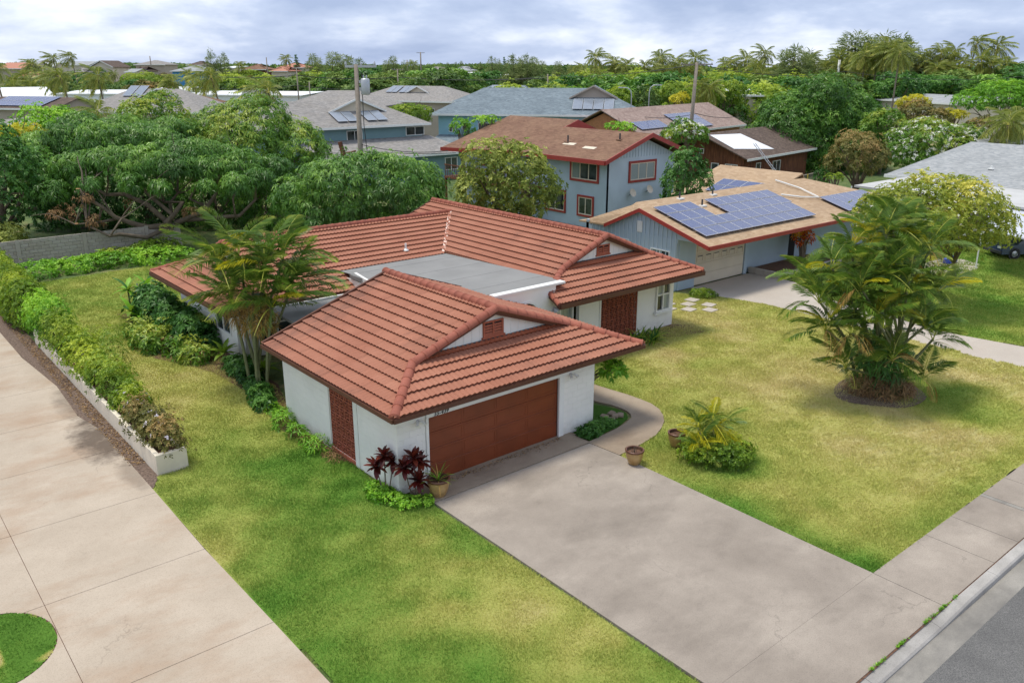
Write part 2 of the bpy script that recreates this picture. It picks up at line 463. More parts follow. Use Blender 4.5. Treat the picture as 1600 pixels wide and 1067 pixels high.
def shingle(name, a, b, blotch=None, slope=.3, course=.14):
    k = N(name)
    x = k.xyz()
    row = k.math('FRACT', k.math('DIVIDE', x[2], course * slope))
    lines = k.ramp(row, [(0, 0), (.12, 1), (1, 1)])
    cell = k.n('ShaderNodeTexVoronoi'); k.l(k.mp((3.2, 3.2, 1 / (course * slope))), cell.inputs['Vector']); cell.inputs['Scale'].default_value = 1
    hue = k.n('ShaderNodeSeparateColor'); k.l(cell.outputs['Color'], hue.inputs[0])
    col = k.mix(hue.outputs[0], a, b)
    col = k.mix(k.math('MULTIPLY', k.ramp(k.noise(.7, 5, .65), [(.4, 0), (.7, 1)]), .45), col, blotch or tuple(v * .7 for v in a))
    col = k.mix(k.math('MULTIPLY', k.math('SUBTRACT', 1.0, lines), .45), col, tuple(v * .4 for v in a))
    return k.pr(col, .9, nrm=k.bump(lines, .5, .01), spec=.15)
M['sh_tan'] = shingle('tan_shingles', srgb(164, 138, 110), srgb(184, 160, 132), srgb(148, 126, 104))
M['sh_brown'] = shingle('brown_shingles', srgb(104, 78, 64), srgb(132, 102, 84), srgb(150, 122, 98))
M['sh_grey'] = shingle('grey_shingles', srgb(122, 120, 118), srgb(156, 152, 148), srgb(138, 132, 124))
M['sh_slate'] = shingle('slate_blue_shingles', srgb(104, 116, 124), srgb(134, 146, 152))
M['sh_pale'] = shingle('pale_grey_shingles', srgb(142, 146, 148), srgb(168, 170, 170))
M['sh_dark'] = shingle('dark_brown_shingles', srgb(84, 72, 66), srgb(112, 98, 88))
M['sh_mauve'] = shingle('mauve_tile_roof', srgb(138, 118, 110), srgb(164, 146, 136), course=.3)
M['sh_terra'] = flat('faded_terracotta_roof', srgb(176, 122, 100), .9, .15)
M['redtrim'] = flat('red_trim_paint', srgb(150, 52, 44), .5, .1)
def siding(name, c, vert=True, w=.2):
    k = N(name)
    col = k.mix(k.ramp(k.noise(.7, 4), [(.3, 0), (.7, 1)]), c, tuple(v * .86 for v in c))
    return k.pr(col, .7, nrm=k.bump(k.noise(50, 2), .2, .005), spec=.25)
M['blue'] = siding('blue_grey_paint', srgb(172, 188, 200))
M['blue2'] = siding('pale_blue_grey_paint', srgb(188, 202, 212))
M['teal'] = siding('teal_paint', srgb(122, 152, 158))
M['sky'] = siding('light_blue_paint', srgb(146, 190, 202))
M['taupe'] = siding('taupe_paint', srgb(176, 164, 152))
M['creamw'] = siding('cream_paint', srgb(216, 204, 184))
M['brightblue'] = siding('bright_blue_paint', srgb(86, 156, 210))
k = N('weathered_brown_wood')
M['wood'] = k.pr(k.mix(k.ramp(k.noise(1.6, 5, .7, vec=k.mp((4, 4, .5))), [(.3, 0), (.7, 1)]), srgb(62, 36, 26), srgb(140, 86, 56)), .85)
M['woodred'] = flat('reddish_wood_siding', srgb(170, 116, 78), .8, .2)
k = N('solar_cells')
xx = k.n('ShaderNodeTexCoord').outputs['Object']
bt = k.n('ShaderNodeTexBrick'); k.l(xx, bt.inputs['Vector']); bt.offset = 0; bt.inputs['Scale'].default_value = 6.4
bt.inputs['Mortar Size'].default_value = .012; bt.inputs['Brick Width'].default_value = 1; bt.inputs['Row Height'].default_value = 1
bt.inputs['Color1'].default_value = (*srgb(62, 72, 110), 1); bt.inputs['Color2'].default_value = (*srgb(72, 82, 120), 1); bt.inputs['Mortar'].default_value = (*srgb(130, 140, 172), 1)
M['pv'] = k.pr(bt.outputs[0], .22, spec=.9)
M['solarglass'] = flat('solar_heater_glass', srgb(128, 136, 146), .12, .1, spec=1.0)
M['alum'] = flat('aluminium_frame', srgb(196, 198, 202), .4, .05, metal=.3)
M['whitemetal'] = flat('white_metal_roof', srgb(226, 228, 230), .5, .04)
M['greyflat'] = flat('grey_membrane_roof', srgb(128, 128, 126), .85, .10, .7, bump=.15)
M['porchroof'] = flat('pale_membrane_roof', srgb(178, 178, 176), .8, .1, .6, bump=.1)
M['greymetal'] = flat('grey_metal_awning', srgb(186, 190, 198), .5, .06, .5)
M['polewood'] = flat('weathered_pole_wood', srgb(138, 128, 116), .9, .2, 4)
M['galv'] = flat('galvanised_steel', srgb(176, 180, 184), .45, .1, metal=.4)
M['wire'] = flat('black_cable', (.03, .03, .03), .6, .05)
k = N('grey_concrete_block')
M['cblock'] = k.pr(k.mix(k.math('MULTIPLY', k.rnd(), .8), k.mix(k.noise(4, 5, .7), srgb(138, 130, 118), srgb(182, 174, 160)), srgb(176, 170, 160)), .95, nrm=k.bump(k.noise(60, 3), .4, .01))
k = N('glazed_pot')
M['pot'] = k.pr(k.mix(k.ramp(k.noise(5, 4), [(.3, 0), (.7, 1)]), srgb(150, 118, 72), srgb(178, 148, 100)), .3, spec=.5)
M['potrim'] = flat('brown_pot_rim', srgb(96, 62, 44), .3, .15)
M['carred'] = flat('dark_red_car_paint', srgb(130, 48, 44), .25, .05, spec=.8)
M['carblue'] = flat('dark_blue_car_paint', srgb(50, 66, 92), .2, .05, spec=.8)
M['tyre'] = flat('tyre_rubber', (.02, .02, .02), .8, .1)
M['rim'] = flat('alloy_rim', srgb(176, 178, 182), .3, .05, metal=.8)
M['bluecloth'] = flat('blue_tarp', srgb(40, 66, 160), .6, .1)
for nm, cc in dict(pink=(222, 120, 160), aqua=(120, 190, 206), yellow=(226, 196, 90), whitec=(226, 226, 226), clothred=(190, 50, 44)).items():
    M[nm] = flat('cloth_' + nm, srgb(*cc), .9, .05)

# ================================================================== SETTING
def pip(x, y, poly):
    x = np.asarray(x); y = np.asarray(y); ins = np.zeros(x.shape, bool)
    n = len(poly)
    for i in range(n):
        x1, y1 = poly[i][:2]; x2, y2 = poly[(i + 1) % n][:2]
        if y1 == y2: continue
        c = ((y1 > y) != (y2 > y)) & (x < (x2 - x1) * (y - y1) / (y2 - y1) + x1)
        ins ^= c
    return ins
_lat = rng.random((64, 64))
def vnoise(x, y, s):
    x = np.asarray(x) / s; y = np.asarray(y) / s
    xi = np.floor(x).astype(int); yi = np.floor(y).astype(int); fx = x - xi; fy = y - yi
    fx = fx * fx * (3 - 2 * fx); fy = fy * fy * (3 - 2 * fy)
    g = lambda a, b: _lat[a % 64, b % 64]
    return (g(xi, yi) * (1 - fx) + g(xi + 1, yi) * fx) * (1 - fy) + (g(xi, yi + 1) * (1 - fx) + g(xi + 1, yi + 1) * fx) * fy
def fbm(x, y, s, o=4):
    r = 0; a = .5; t = 0
    for i in range(o):
        r = r + a * vnoise(x + 17.3 * i, y + 9.1 * i, s / 2 ** i); t += a; a *= .55
    return r / t

# terrain to the horizon
def grid_terrain():
    r = np.concatenate([np.linspace(0, 60, 13), np.geomspace(70, 2600, 40)])
    a = np.linspace(0, 2 * math.pi, 97)[:-1]
    V = [(0, 0, -0.03)]
    R, A = np.meshgrid(r[1:], a, indexing='ij')
    X = R * np.cos(A); Y = R * np.sin(A)
    Z = terrain_z(X, Y)
    return X, Y, Z
X, Y, Z = grid_terrain()
keep = None
nr, na = X.shape
V = np.concatenate([[[0, 0, -0.03]], np.stack([X, Y, Z], -1).reshape(-1, 3)])
V[(V[:, 1] < 5.75), 2] = -0.26                # the street side lies under the road
F = []
for i in range(nr - 1):
    for j in range(na):
        j2 = (j + 1) % na
        F.append((1 + i * na + j, 1 + (i + 1) * na + j, 1 + (i + 1) * na + j2, 1 + i * na + j2))
F += [(0, 1 + j, 1 + (j + 1) % na, 1 + (j + 1) % na) for j in range(na)]
me = bpy.data.meshes.new('ground'); me.from_pydata(V.tolist(), [], [tuple(dict.fromkeys(f)) for f in F]); me.materials.append(M['ground']); me.update()
tag(link('ground', me), kind='structure')

WALK_OUT = [(17.04, 15.41), (18.23, 15.53), (18.95, 15.66), (19.51, 15.91), (20.0, 16.2), (20.36, 16.55), (20.68, 17.0), (20.84, 17.5), (20.86, 18.0), (20.83, 18.6), (20.75, 19.12), (20.66, 19.8), (20.5, 22.5)]
WALK_IN = [(19.2, 22.5), (19.3, 20.0), (19.5, 18.9), (19.70, 18.3), (19.76, 17.77), (19.67, 17.4), (19.40, 17.10), (18.78, 16.87), (17.94, 16.76), (16.95, 16.66)]
PLANTER = (5.98, 6.86, 22.95, 38.6)
EDGE = [(5.12, 60), (5.12, 41.23), (5.15, 36.79), (5.46, 32.5), (5.33, 29.05), (5.60, 27.4), (5.60, 25.5), (5.60, 21.95), (5.58, 18.3), (5.65, 14.6), (5.70, 11.0), (5.72, 5.72)]
NB_DRIVE = [(34.6, 26.85), (34.2, 25.2), (34.9, 22.5), (34.9, 19.3), (34.7, 15.0), (34.6, 12.3), (34.7, 5.78), (38.6, 5.78), (37.5, 11.7), (37.1, 14.2), (37.3, 16.3), (38.1, 20.8), (39.9, 24.0), (40.2, 26.85)]
# base yard sheet under everything near
def sheet(name, poly, z, mat, parent=None):
    o = MB().add([(p[0], p[1], z) for p in poly], [tuple(range(len(poly)))]).build(name, mat, parent)
    if parent is None: tag(o, kind='structure')
    return o
def ccw(p):
    a = sum(p[i][0] * p[(i + 1) % len(p)][1] - p[(i + 1) % len(p)][0] * p[i][1] for i in range(len(p)))
    return p if a > 0 else p[::-1]
def slabs(mb, poly, z, th=.1):
    p = ccw([tuple(q[:2]) for q in poly])
    return mb.slab([(a, b, z) for a, b in p], th)

# lawns: one displaced sheet each, with an attribute for how dry the turf is
def dry_at(x, y):
    n = fbm(x, y, 5.0, 5); m = fbm(x + 50, y + 20, 1.3, 4)
    # left side strip: greener beside the garage, straw-coloured past the shrubs
    left = .30 + .34 * ss(21, 25, y) - .20 * ss(34, 38, y) + .12 * ss(10.2, 9.2, x) * ss(20, 14, y) * 0
    left = left + .30 * (ss(.5, .7, n)) * ss(9, 6, np.abs(y - 11)) 
    right = .60 + .15 * ss(20, 26, x) * ss(20, 12, y) - .35 * ss(18.6, 17.0, x) * ss(14.5, 12, y) - .22 * ss(8.8, 7.6, y) - .2 * ss(17.5, 20, y) * ss(24, 20, x)
    right = right - .45 * ss(3.0, 1.2, np.hypot((x - 29.2), (y - 10.6))) - .3 * ss(1.6, .6, np.hypot((x - 19.2), (y - 13.0)))
    d = np.where(x < 14, left, right)
    d = np.where(x > 36, .34, d)
    d = d + .06 + .05 * (x > 14)
    d = np.where((x < 3.2) & (y < 19.5), d * .6 + .75 * ss(.62, .75, vnoise(x + 3, y + 5, .55)), d)
    return np.clip(d + (n - .5) * .6 + (m - .5) * .35, 0, 1)
def lawn(name, poly, step, holes=(), clump=0.0, z=0.0):
    xs = [p[0] for p in poly]; ys = [p[1] for p in poly]
    gx = np.arange(min(xs), max(xs) + step, step); gy = np.arange(min(ys), max(ys) + step, step)
    GX, GY = np.meshgrid(gx, gy, indexing='ij')
    cx = (GX[:-1, :-1] + step / 2); cy = (GY[:-1, :-1] + step / 2)
    ins = pip(cx, cy, poly)
    for h in holes: ins &= ~pip(cx, cy, h)
    i, j = np.nonzero(ins)
    ny = len(gy)
    F = np.stack([i * ny + j, (i + 1) * ny + j, (i + 1) * ny + j + 1, i * ny + j + 1], 1)
    jx = (fbm(GX * 1.0, GY, .3, 2) - .5) * step * .5
    cl = clump * ss(.45, .75, vnoise(GX * .8 + GY * .5, GY * 1.6, .30)) * ss(19, 24, GX) * ss(18, 12, GY) * ss(1.9, 3.2, np.hypot(GX - 28, GY - 13))
    Zg = z + .012 * fbm(GX, GY, .25, 2) + cl
    Vv = np.stack([GX, GY, Zg], -1).reshape(-1, 3)
    used = np.unique(F); mp_ = np.full(len(Vv), -1); mp_[used] = np.arange(len(used))
    Vv = Vv[used]; F = mp_[F]
    o = link(name, npmesh(name, Vv, F, M['lawn'], {'dry': ('POINT', dry_at(Vv[:, 0], Vv[:, 1]))}, True))
    return tag(o, kind='structure')
LAWN_L = [(5.6, 5.78), (5.7, 12.2), (5.66, 14.8), (5.6, 17.9), (5.62, 22.2), (5.98, 22.95), (6.86, 22.95), (6.86, 38.6), (7.4, 50), (17, 50.5), (17, 38.0), (11.6, 38.0), (11.6, 27), (10.62, 24.0), (10.62, 17.2), (11.08, 17.2), (11.08, 5.78)]
LAWN_R = [(17.0, 7.44), (33.0, 7.5), (34.65, 7.5), (34.62, 12.3), (34.75, 15.0), (34.9, 19.3), (34.9, 22.5), (34.2, 25.2), (33.0, 26.8), (29.2, 26.8), (28.7, 23.1), (20.55, 23.1)] + [tuple(p) for p in WALK_OUT[::-1][1:]]
LAWN_F = [(37.5, 11.7), (38.4, 7.5), (70, 7.5), (70, 27), (46, 27), (40.2, 24.4), (38.1, 20.8), (37.3, 16.3), (37.1, 14.2)]
lawn('lawn_beside_garage', LAWN_L, .16)
lawn('lawn_front', LAWN_R, .11, clump=.075)
lawn('lawn_next_door', LAWN_F, .5)

# left neighbour's concrete drive: base, slabs between the joints, oval island
dr = tag(bpy.data.objects.new('beige_driveway', None), kind='structure'); COL.objects.link(dr)
o = MB().add([(-14, 5.72, .0), (5.68, 5.72, .0), (5.55, 20, .0), (5.05, 41.2, .0), (5.05, 60, .0), (-14, 60, .0)], [(0, 1, 2, 3, 4, 5)]).build('joint_bed', M['soil'], dr)
def edge_x(y):
    for (xa, ya), (xb, yb) in zip(EDGE, EDGE[1:]):
        if yb <= y <= ya: return xa + (xb - xa) * (ya - y) / max(ya - yb, 1e-6)
    return 5.6
ISL = [(2.08 - 1.25 + 1.25 * math.cos(a), 17.25 + 1.25 * math.sin(a) * (1.15 if math.sin(a) > 0 else 1.05)) for a in np.linspace(0, 2 * math.pi, 41)[:-1]]
joints = [5.74, 7.2, 10.9, 14.6, 18.3, 21.95, 25.53, 29.03, 32.48, 36.0, 39.6, 43.4, 47.5, 60]
for ya, yb in zip(joints, joints[1:]):
    right = [(edge_x(y), y) for y in sorted({ya + .007, yb - .007} | {e_[1] for e_ in EDGE if ya + .05 < e_[1] < yb - .05})]
    for x0 in ((2.09,) if yb > 14 else (2.09,)):
        g = .006
        pr_ = [(x0 + g, ya + .007)] + right + [(x0 + g, yb - .007)]
        pl_ = [(-13.9, ya + .007), (x0 - g, ya + .007), (x0 - g, yb - .007), (-13.9, yb - .007)]
        for pp in (pr_, pl_):
            if pp is pl_ and ya < 18.5 and yb > 15.9:
                # left slabs are notched round the planted island
                arc = [p for p in ISL if ya + .007 < p[1] < yb - .007 and p[0] < x0 - g]
                ytop = min(yb - .007, max(p[1] for p in ISL)); 
                A = [p for p in ISL if p[0] > .83 and ya + .007 < p[1] < yb - .007]
                A = sorted(A, key=lambda p: p[1])
                A = [(min(p[0], x0 - g - .001), p[1]) for p in A]
                B = [p for p in ISL if p[0] <= .83 and ya + .007 < p[1] < yb - .007]
                B = sorted(B, key=lambda p: p[1])
                if A and B:
                    ylo = ya + .007; yhi = yb - .007
                    cut_lo = A[0][1] - ylo < .25; cut_hi = yhi - A[-1][1] < .25
                    xa_lo = A[0][0]; xb_lo = B[0][0]; xa_hi = A[-1][0]; xb_hi = B[-1][0]
                    mb = MB()
                    ylo2 = ylo; yhi2 = yhi
                    # piece right of the island, piece left of it, pieces above and below
                    yl = ylo if cut_lo else A[0][1]; yh = yhi if cut_hi else A[-1][1]
                    slabs(mb, [(x0 - g, yl)] + [(x0 - g, yh)] + [(xa_hi, yh)] + [p for p in A[::-1]] + [(xa_lo, yl)], .018)
                    slabs(mb, [(-13.9, yl), (xb_lo, yl)] + B + [(xb_hi, yh), (-13.9, yh)], .018)
                    if not cut_lo: slabs(mb, [(-13.9, ylo), (x0 - g, ylo), (x0 - g, yl), (xa_lo, yl), (xb_lo, yl), (-13.9, yl)], .018)
                    if not cut_hi: slabs(mb, [(-13.9, yh), (xb_hi, yh), (xa_hi, yh), (x0 - g, yh), (x0 - g, yhi), (-13.9, yhi)], .018)
                    mb.build('slab', M['conc_beige'], dr)
                    continue
            slabs(MB(), pp, .018).build('slab', M['conc_beige'], dr)
ISLB = True
isl = lawn('lawn_island', [(.83 + (p[0] - .83) * .99, 17.25 + (p[1] - 17.25) * .99) for p in ISL], .06, z=.012)
# mulch strip between the drive and the planter
sheet('mulch_strip', [(5.5, 22.3), (5.66, 22.3), (6.0, 22.95), (6.0, 60), (5.0, 60), (5.0, 42), (5.2, 36)], .008, M['mulch'])

# main driveway, apron, walkway
g_ = tag(bpy.data.objects.new('driveway', None), kind='structure'); COL.objects.link(g_)
mb = MB(); slabs(mb, [(11.1, 7.444), (17.0, 7.444), (17.02, 15.4), (16.93, 16.58), (11.12, 16.58)], .03)
mb.build('slab', M['conc_grey'], g_)
mb = MB(); slabs(mb, [(11.12, 16.60), (16.98, 16.62), (16.96, 17.3), (16.6, 17.62), (11.6, 17.62), (11.12, 17.4)], .045); mb.build('apron', M['conc_tan'], g_)
mb = MB(); mb.box(11.0, 17.05, 17.3, 17.54, -.1, .04)
mb.build('apron_footing', M['conc_tan'], g_)
mb = MB()
P_ = WALK_OUT + WALK_IN
n = 10
for i in range(len(WALK_OUT) - 1):
    ia = WALK_IN[::-1]
    fa = i / (len(WALK_OUT) - 1) * (len(ia) - 1); fb = (i + 1) / (len(WALK_OUT) - 1) * (len(ia) - 1)
    def at_(f):
        q = min(int(f), len(ia) - 2); t = f - q
        return (ia[q][0] * (1 - t) + ia[q + 1][0] * t, ia[q][1] * (1 - t) + ia[q + 1][1] * t)
    slabs(mb, [WALK_OUT[i], WALK_OUT[i + 1], at_(fb), at_(fa)], .034)
tag(mb.build('walkway', M['conc_tan']), kind='structure')
# street: sidewalk slabs, kerb, gutter, asphalt
sw = tag(bpy.data.objects.new('sidewalk', None), kind='structure'); COL.objects.link(sw)
sj = [-14, -8, -2, 4, 7.5, 11.08, 17.0, 19.59, 21.0, 22.73, 22.9, 24.35, 26.2, 28.0, 29.9, 31.7, 33.5, 35.2, 38.5, 42, 46, 50, 54, 58, 62, 70, 80, 90]
for a, b in zip(sj, sj[1:]):
    dark = abs(a - 22.73) < .01
    w_ = .6 if dark else 0
    mb = MB(); slabs(mb, [(a + .008, 5.83), (b - .008, 5.83), (b - .008 , 7.44), (a + .008, 7.44)], .03)
    mb.build('slab', M['gutter'] if dark else M['conc_grey'], sw)
sheet('kerb_gap', [(-14, 5.79), (90, 5.79), (90, 5.86), (-14, 5.86)], .018, M['soil'])
kb = tag(bpy.data.objects.new('kerb', None), kind='structure'); COL.objects.link(kb)
kj = [-14, -8, -2, 4, 8, 10.8, 13.6, 16.3, 19.1, 22.1, 25.1, 28.1, 31.1, 34.1, 37.1, 40.1, 43, 46, 50, 60, 70, 80, 90]
def kz(x): return .02 - .07 * ss(17.8, 16.4, x) * ss(9.5, 11, x)
for a, b in zip(kj, kj[1:]):
    xs = np.linspace(a + .005, b - .005, 5)
    vs = []
    for x_ in xs:
        z = float(kz(x_)) + .01
        vs += [(x_, 5.53, -.2), (x_, 5.55, z - .035), (x_, 5.59, z), (x_, 5.80, z + .005 + (0.03 - z) * .5), (x_, 5.80, -.2)]
    fs = []
    for i in range(4):
        for q in range(4):
            fs.append((i * 5 + q, (i + 1) * 5 + q, (i + 1) * 5 + q + 1, i * 5 + q + 1))
    fs += [(0, 1, 2, 3, 4), (24, 23, 22, 21, 20)]
    MB().add(vs, fs).build('kerb_stone', M['kerb'], kb)
sheet('gutter', [(-14, 5.06), (90, 5.06), (90, 5.56), (-14, 5.56)], -.105, M['gutter'])
sheet('road', [(-14, -4.5), (90, -4.5), (90, 5.075), (-14, 5.075)], -.10, M['asphalt'])
sheet('neighbour_driveway', ccw(NB_DRIVE), .012, M['conc_pale'])
# curved pale path by the far lawn
pth = [tuple(G(*q)[:2]) for q in [(1425, 418), (1462, 428), (1500, 428), (1526, 422), (1530, 414), (1505, 406), (1470, 404)]]
sheet('far_path', ccw(pth), .03, M['conc_pale'])
# planting beds and ground patches
sheet('planting_bed_left', ccw([(9.9, 41.0), (9.9, 38.4), (9.3, 36), (9.2, 33.4), (10.0, 31.6), (10.4, 30.2), (10.6, 26.9), (10.05, 23.8), (10.3, 21.0), (10.65, 19.9), (10.65, 24), (11.75, 27.5), (11.8, 40)]), .016, M['soil'])
sheet('brown_patch_at_house_corner', ccw([(26.6, 23.2), (28.85, 23.2), (29.4, 22.2), (29.0, 21.5), (27.6, 21.8), (26.6, 22.4)]), .014, M['soil'])  # dark brown patch on the ground at the wing corner
sheet('soil_round_palm', [(28.0 + 1.75 * math.cos(a) * (1 + .12 * math.sin(3 * a)), 13.0 + 1.45 * math.sin(a)) for a in np.linspace(0, 2 * math.pi, 29)[:-1]], .034, M['mulch'])
sheet('walk_bed', ccw([(18.05, 17.4), (18.05, 18.9), (19.2, 18.9), (19.6, 18.0), (19.6, 17.5), (19.3, 17.15), (18.7, 16.93), (17.1, 16.74), (16.98, 17.5)]), .016, M['lawn'])

# grass blades (uncountable): short triangles scattered over the near lawns
def blades(name, poly, n, holes=(), hmin=.03, hmax=.075, dmax=45, z=0.0, tw=None):
    xs = [p[0] for p in poly]; ys = [p[1] for p in poly]
    x = rng.uniform(min(xs), max(xs), n); y = rng.uniform(min(ys), max(ys), n)
    dist = np.hypot(x, y)
    keepm = pip(x, y, poly) & (dist < dmax) & (rng.random(n) < np.clip((17.0 / dist) ** 1.2, 0, 1))
    for h in holes: keepm &= ~pip(x, y, h)
    x, y = x[keepm], y[keepm]; m = len(x)
    a = rng.uniform(0, 2 * math.pi, m); dd = np.hypot(x, y)
    w = rng.uniform(.006, .011, m) * (dd / 17); h = rng.uniform(hmin, hmax, m) * (.55 + .9 * vnoise(x, y, .5))
    lx = rng.normal(0, .03, m); ly = rng.normal(0, .03, m)
    cl = .075 * ss(.45, .75, vnoise(x * .8 + y * .5, y * 1.6, .30)) * ss(19, 24, x) * ss(18, 12, y) * ss(1.9, 3.2, np.hypot(x - 28, y - 13)) if name == 'grass_front' else 0
    b1 = np.stack([x - w * np.cos(a), y - w * np.sin(a), np.full(m, z) + cl], 1)
    b2 = np.stack([x + w * np.cos(a), y + w * np.sin(a), np.full(m, z) + cl], 1)
    t = np.stack([x + lx, y + ly, z + h + cl], 1)
    V = np.stack([b1, b2, t], 1).reshape(-1, 3); F = np.arange(3 * m).reshape(-1, 3)
    d = np.clip(dry_at(x, y) + rng.normal(0, .06, m), 0, 1)
    o = link(name, npmesh(name, V, F, M['blade'], {'dry': ('FACE', d)}))
    return tag(o, 'short mown grass of the lawn', 'grass', kind='stuff')
blades('grass_beside_garage', [(p[0] + (.02 if p[0] < 9 else -.02), p[1]) for p in LAWN_L], 1100000, dmax=62)
blades('grass_front', LAWN_R, 900000)
blades('grass_next_door', LAWN_F, 900000, dmax=75, hmin=.06, hmax=.1)
blades('grass_island', [(.83 + (p[0] - .83) * .98, 17.25 + (p[1] - 17.25) * .98) for p in ISL], 12000, hmin=.02, hmax=.05, z=.012)

# ================================================================== HELPERS FOR BUILDINGS
def win(parent, face, pos, u0, u1, z0, z1, frame='whitetrim', glass='glass', cols=2, rows=1, fw=.05, surround=None, sw_=.1, depth=.06, world=False, name='window', sill=False):
    """window on a wall whose outside faces -X (face 'x', plane X=pos) or -Y (face 'y', plane Y=pos)"""
    def bx(mb, a0, a1, c0, c1, d0, d1):
        # a: along the wall, c: height, d: outwards distance
        if face == 'y': mb.box(a0, a1, pos - d1, pos - d0, c0, c1)
        else: mb.box(pos - d1, pos - d0, a0, a1, c0, c1)
    f = MB()
    bx(f, u0, u1, z0, z0 + fw, 0, depth); bx(f, u0, u1, z1 - fw, z1, 0, depth)
    bx(f, u0, u0 + fw, z0 + fw, z1 - fw, 0, depth); bx(f, u1 - fw, u1, z0 + fw, z1 - fw, 0, depth)
    for i in range(1, cols):
        u = u0 + (u1 - u0) * i / cols; bx(f, u - fw * .45, u + fw * .45, z0 + fw, z1 - fw, 0, depth * .9)
    for i in range(1, rows):
        z = z0 + (z1 - z0) * i / rows; bx(f, u0 + fw, u1 - fw, z - fw * .45, z + fw * .45, 0, depth * .8)
    w_ = f.build(name, M[frame], parent, world=world)
    for i in range(cols):
        for j in range(rows):
            a0 = u0 + fw + (u1 - u0 - 2 * fw) * i / cols; a1 = u0 + fw + (u1 - u0 - 2 * fw) * (i + 1) / cols
            c0 = z0 + fw + (z1 - z0 - 2 * fw) * j / rows; c1 = z0 + fw + (z1 - z0 - 2 * fw) * (j + 1) / rows
            g = MB(); bx(g, a0 + .004, a1 - .004, c0 + .004, c1 - .004, .004, .018)
            gm = glass if not isinstance(glass, (list, tuple)) else glass[(i + j) % len(glass)]
            g.build('pane', M[gm], w_)
    if surround:
        s = MB()
        bx(s, u0 - sw_, u1 + sw_, z0 - sw_, z0 - .002, 0, depth + .03); bx(s, u0 - sw_, u1 + sw_, z1 + .002, z1 + sw_, 0, depth + .03)
        bx(s, u0 - sw_, u0 - .002, z0, z1, 0, depth + .03); bx(s, u1 + .002, u1 + sw_, z0, z1, 0, depth + .03)
        s.build('surround', M[surround], w_)
    if sill:
        s = MB(); bx(s, u0 - .08, u1 + .08, z0 - .09, z0 - .002, 0, depth + .06); s.build('sill', M[frame], w_)
    return w_

TILES = []          # (distance, visible, fn) gathered, then the nearest 300 become objects
WAVE, NW, CRS = .175, 7, .37
PW = WAVE * NW
def panel_mesh(cols):
    """cols: list of (u, lo, hi, v0) at sample positions; builds top and lip"""
    V = []; F = []
    for (u, lo, hi, ph) in cols:
        w = .022 * (1 + math.cos(2 * math.pi * u / WAVE))
        zl = .060 * (1 - (lo - ph) / CRS) + w; zh = .060 * (1 - (hi - ph) / CRS) + w * .9
        V += [(u, lo, zl), (u, hi, zh), (u, lo, zl), (u, lo + .045, -.012 + w * .3)]
    for i in range(len(cols) - 1):
        a, b = 4 * i, 4 * (i + 1)
        if cols[i][2] - cols[i][1] < 1e-4 and cols[i + 1][2] - cols[i + 1][1] < 1e-4: continue
        F.append((a, b, b + 1, a + 1)); F.append((a + 3, b + 3, b + 2, a + 2))
    return V, F
_full = {}
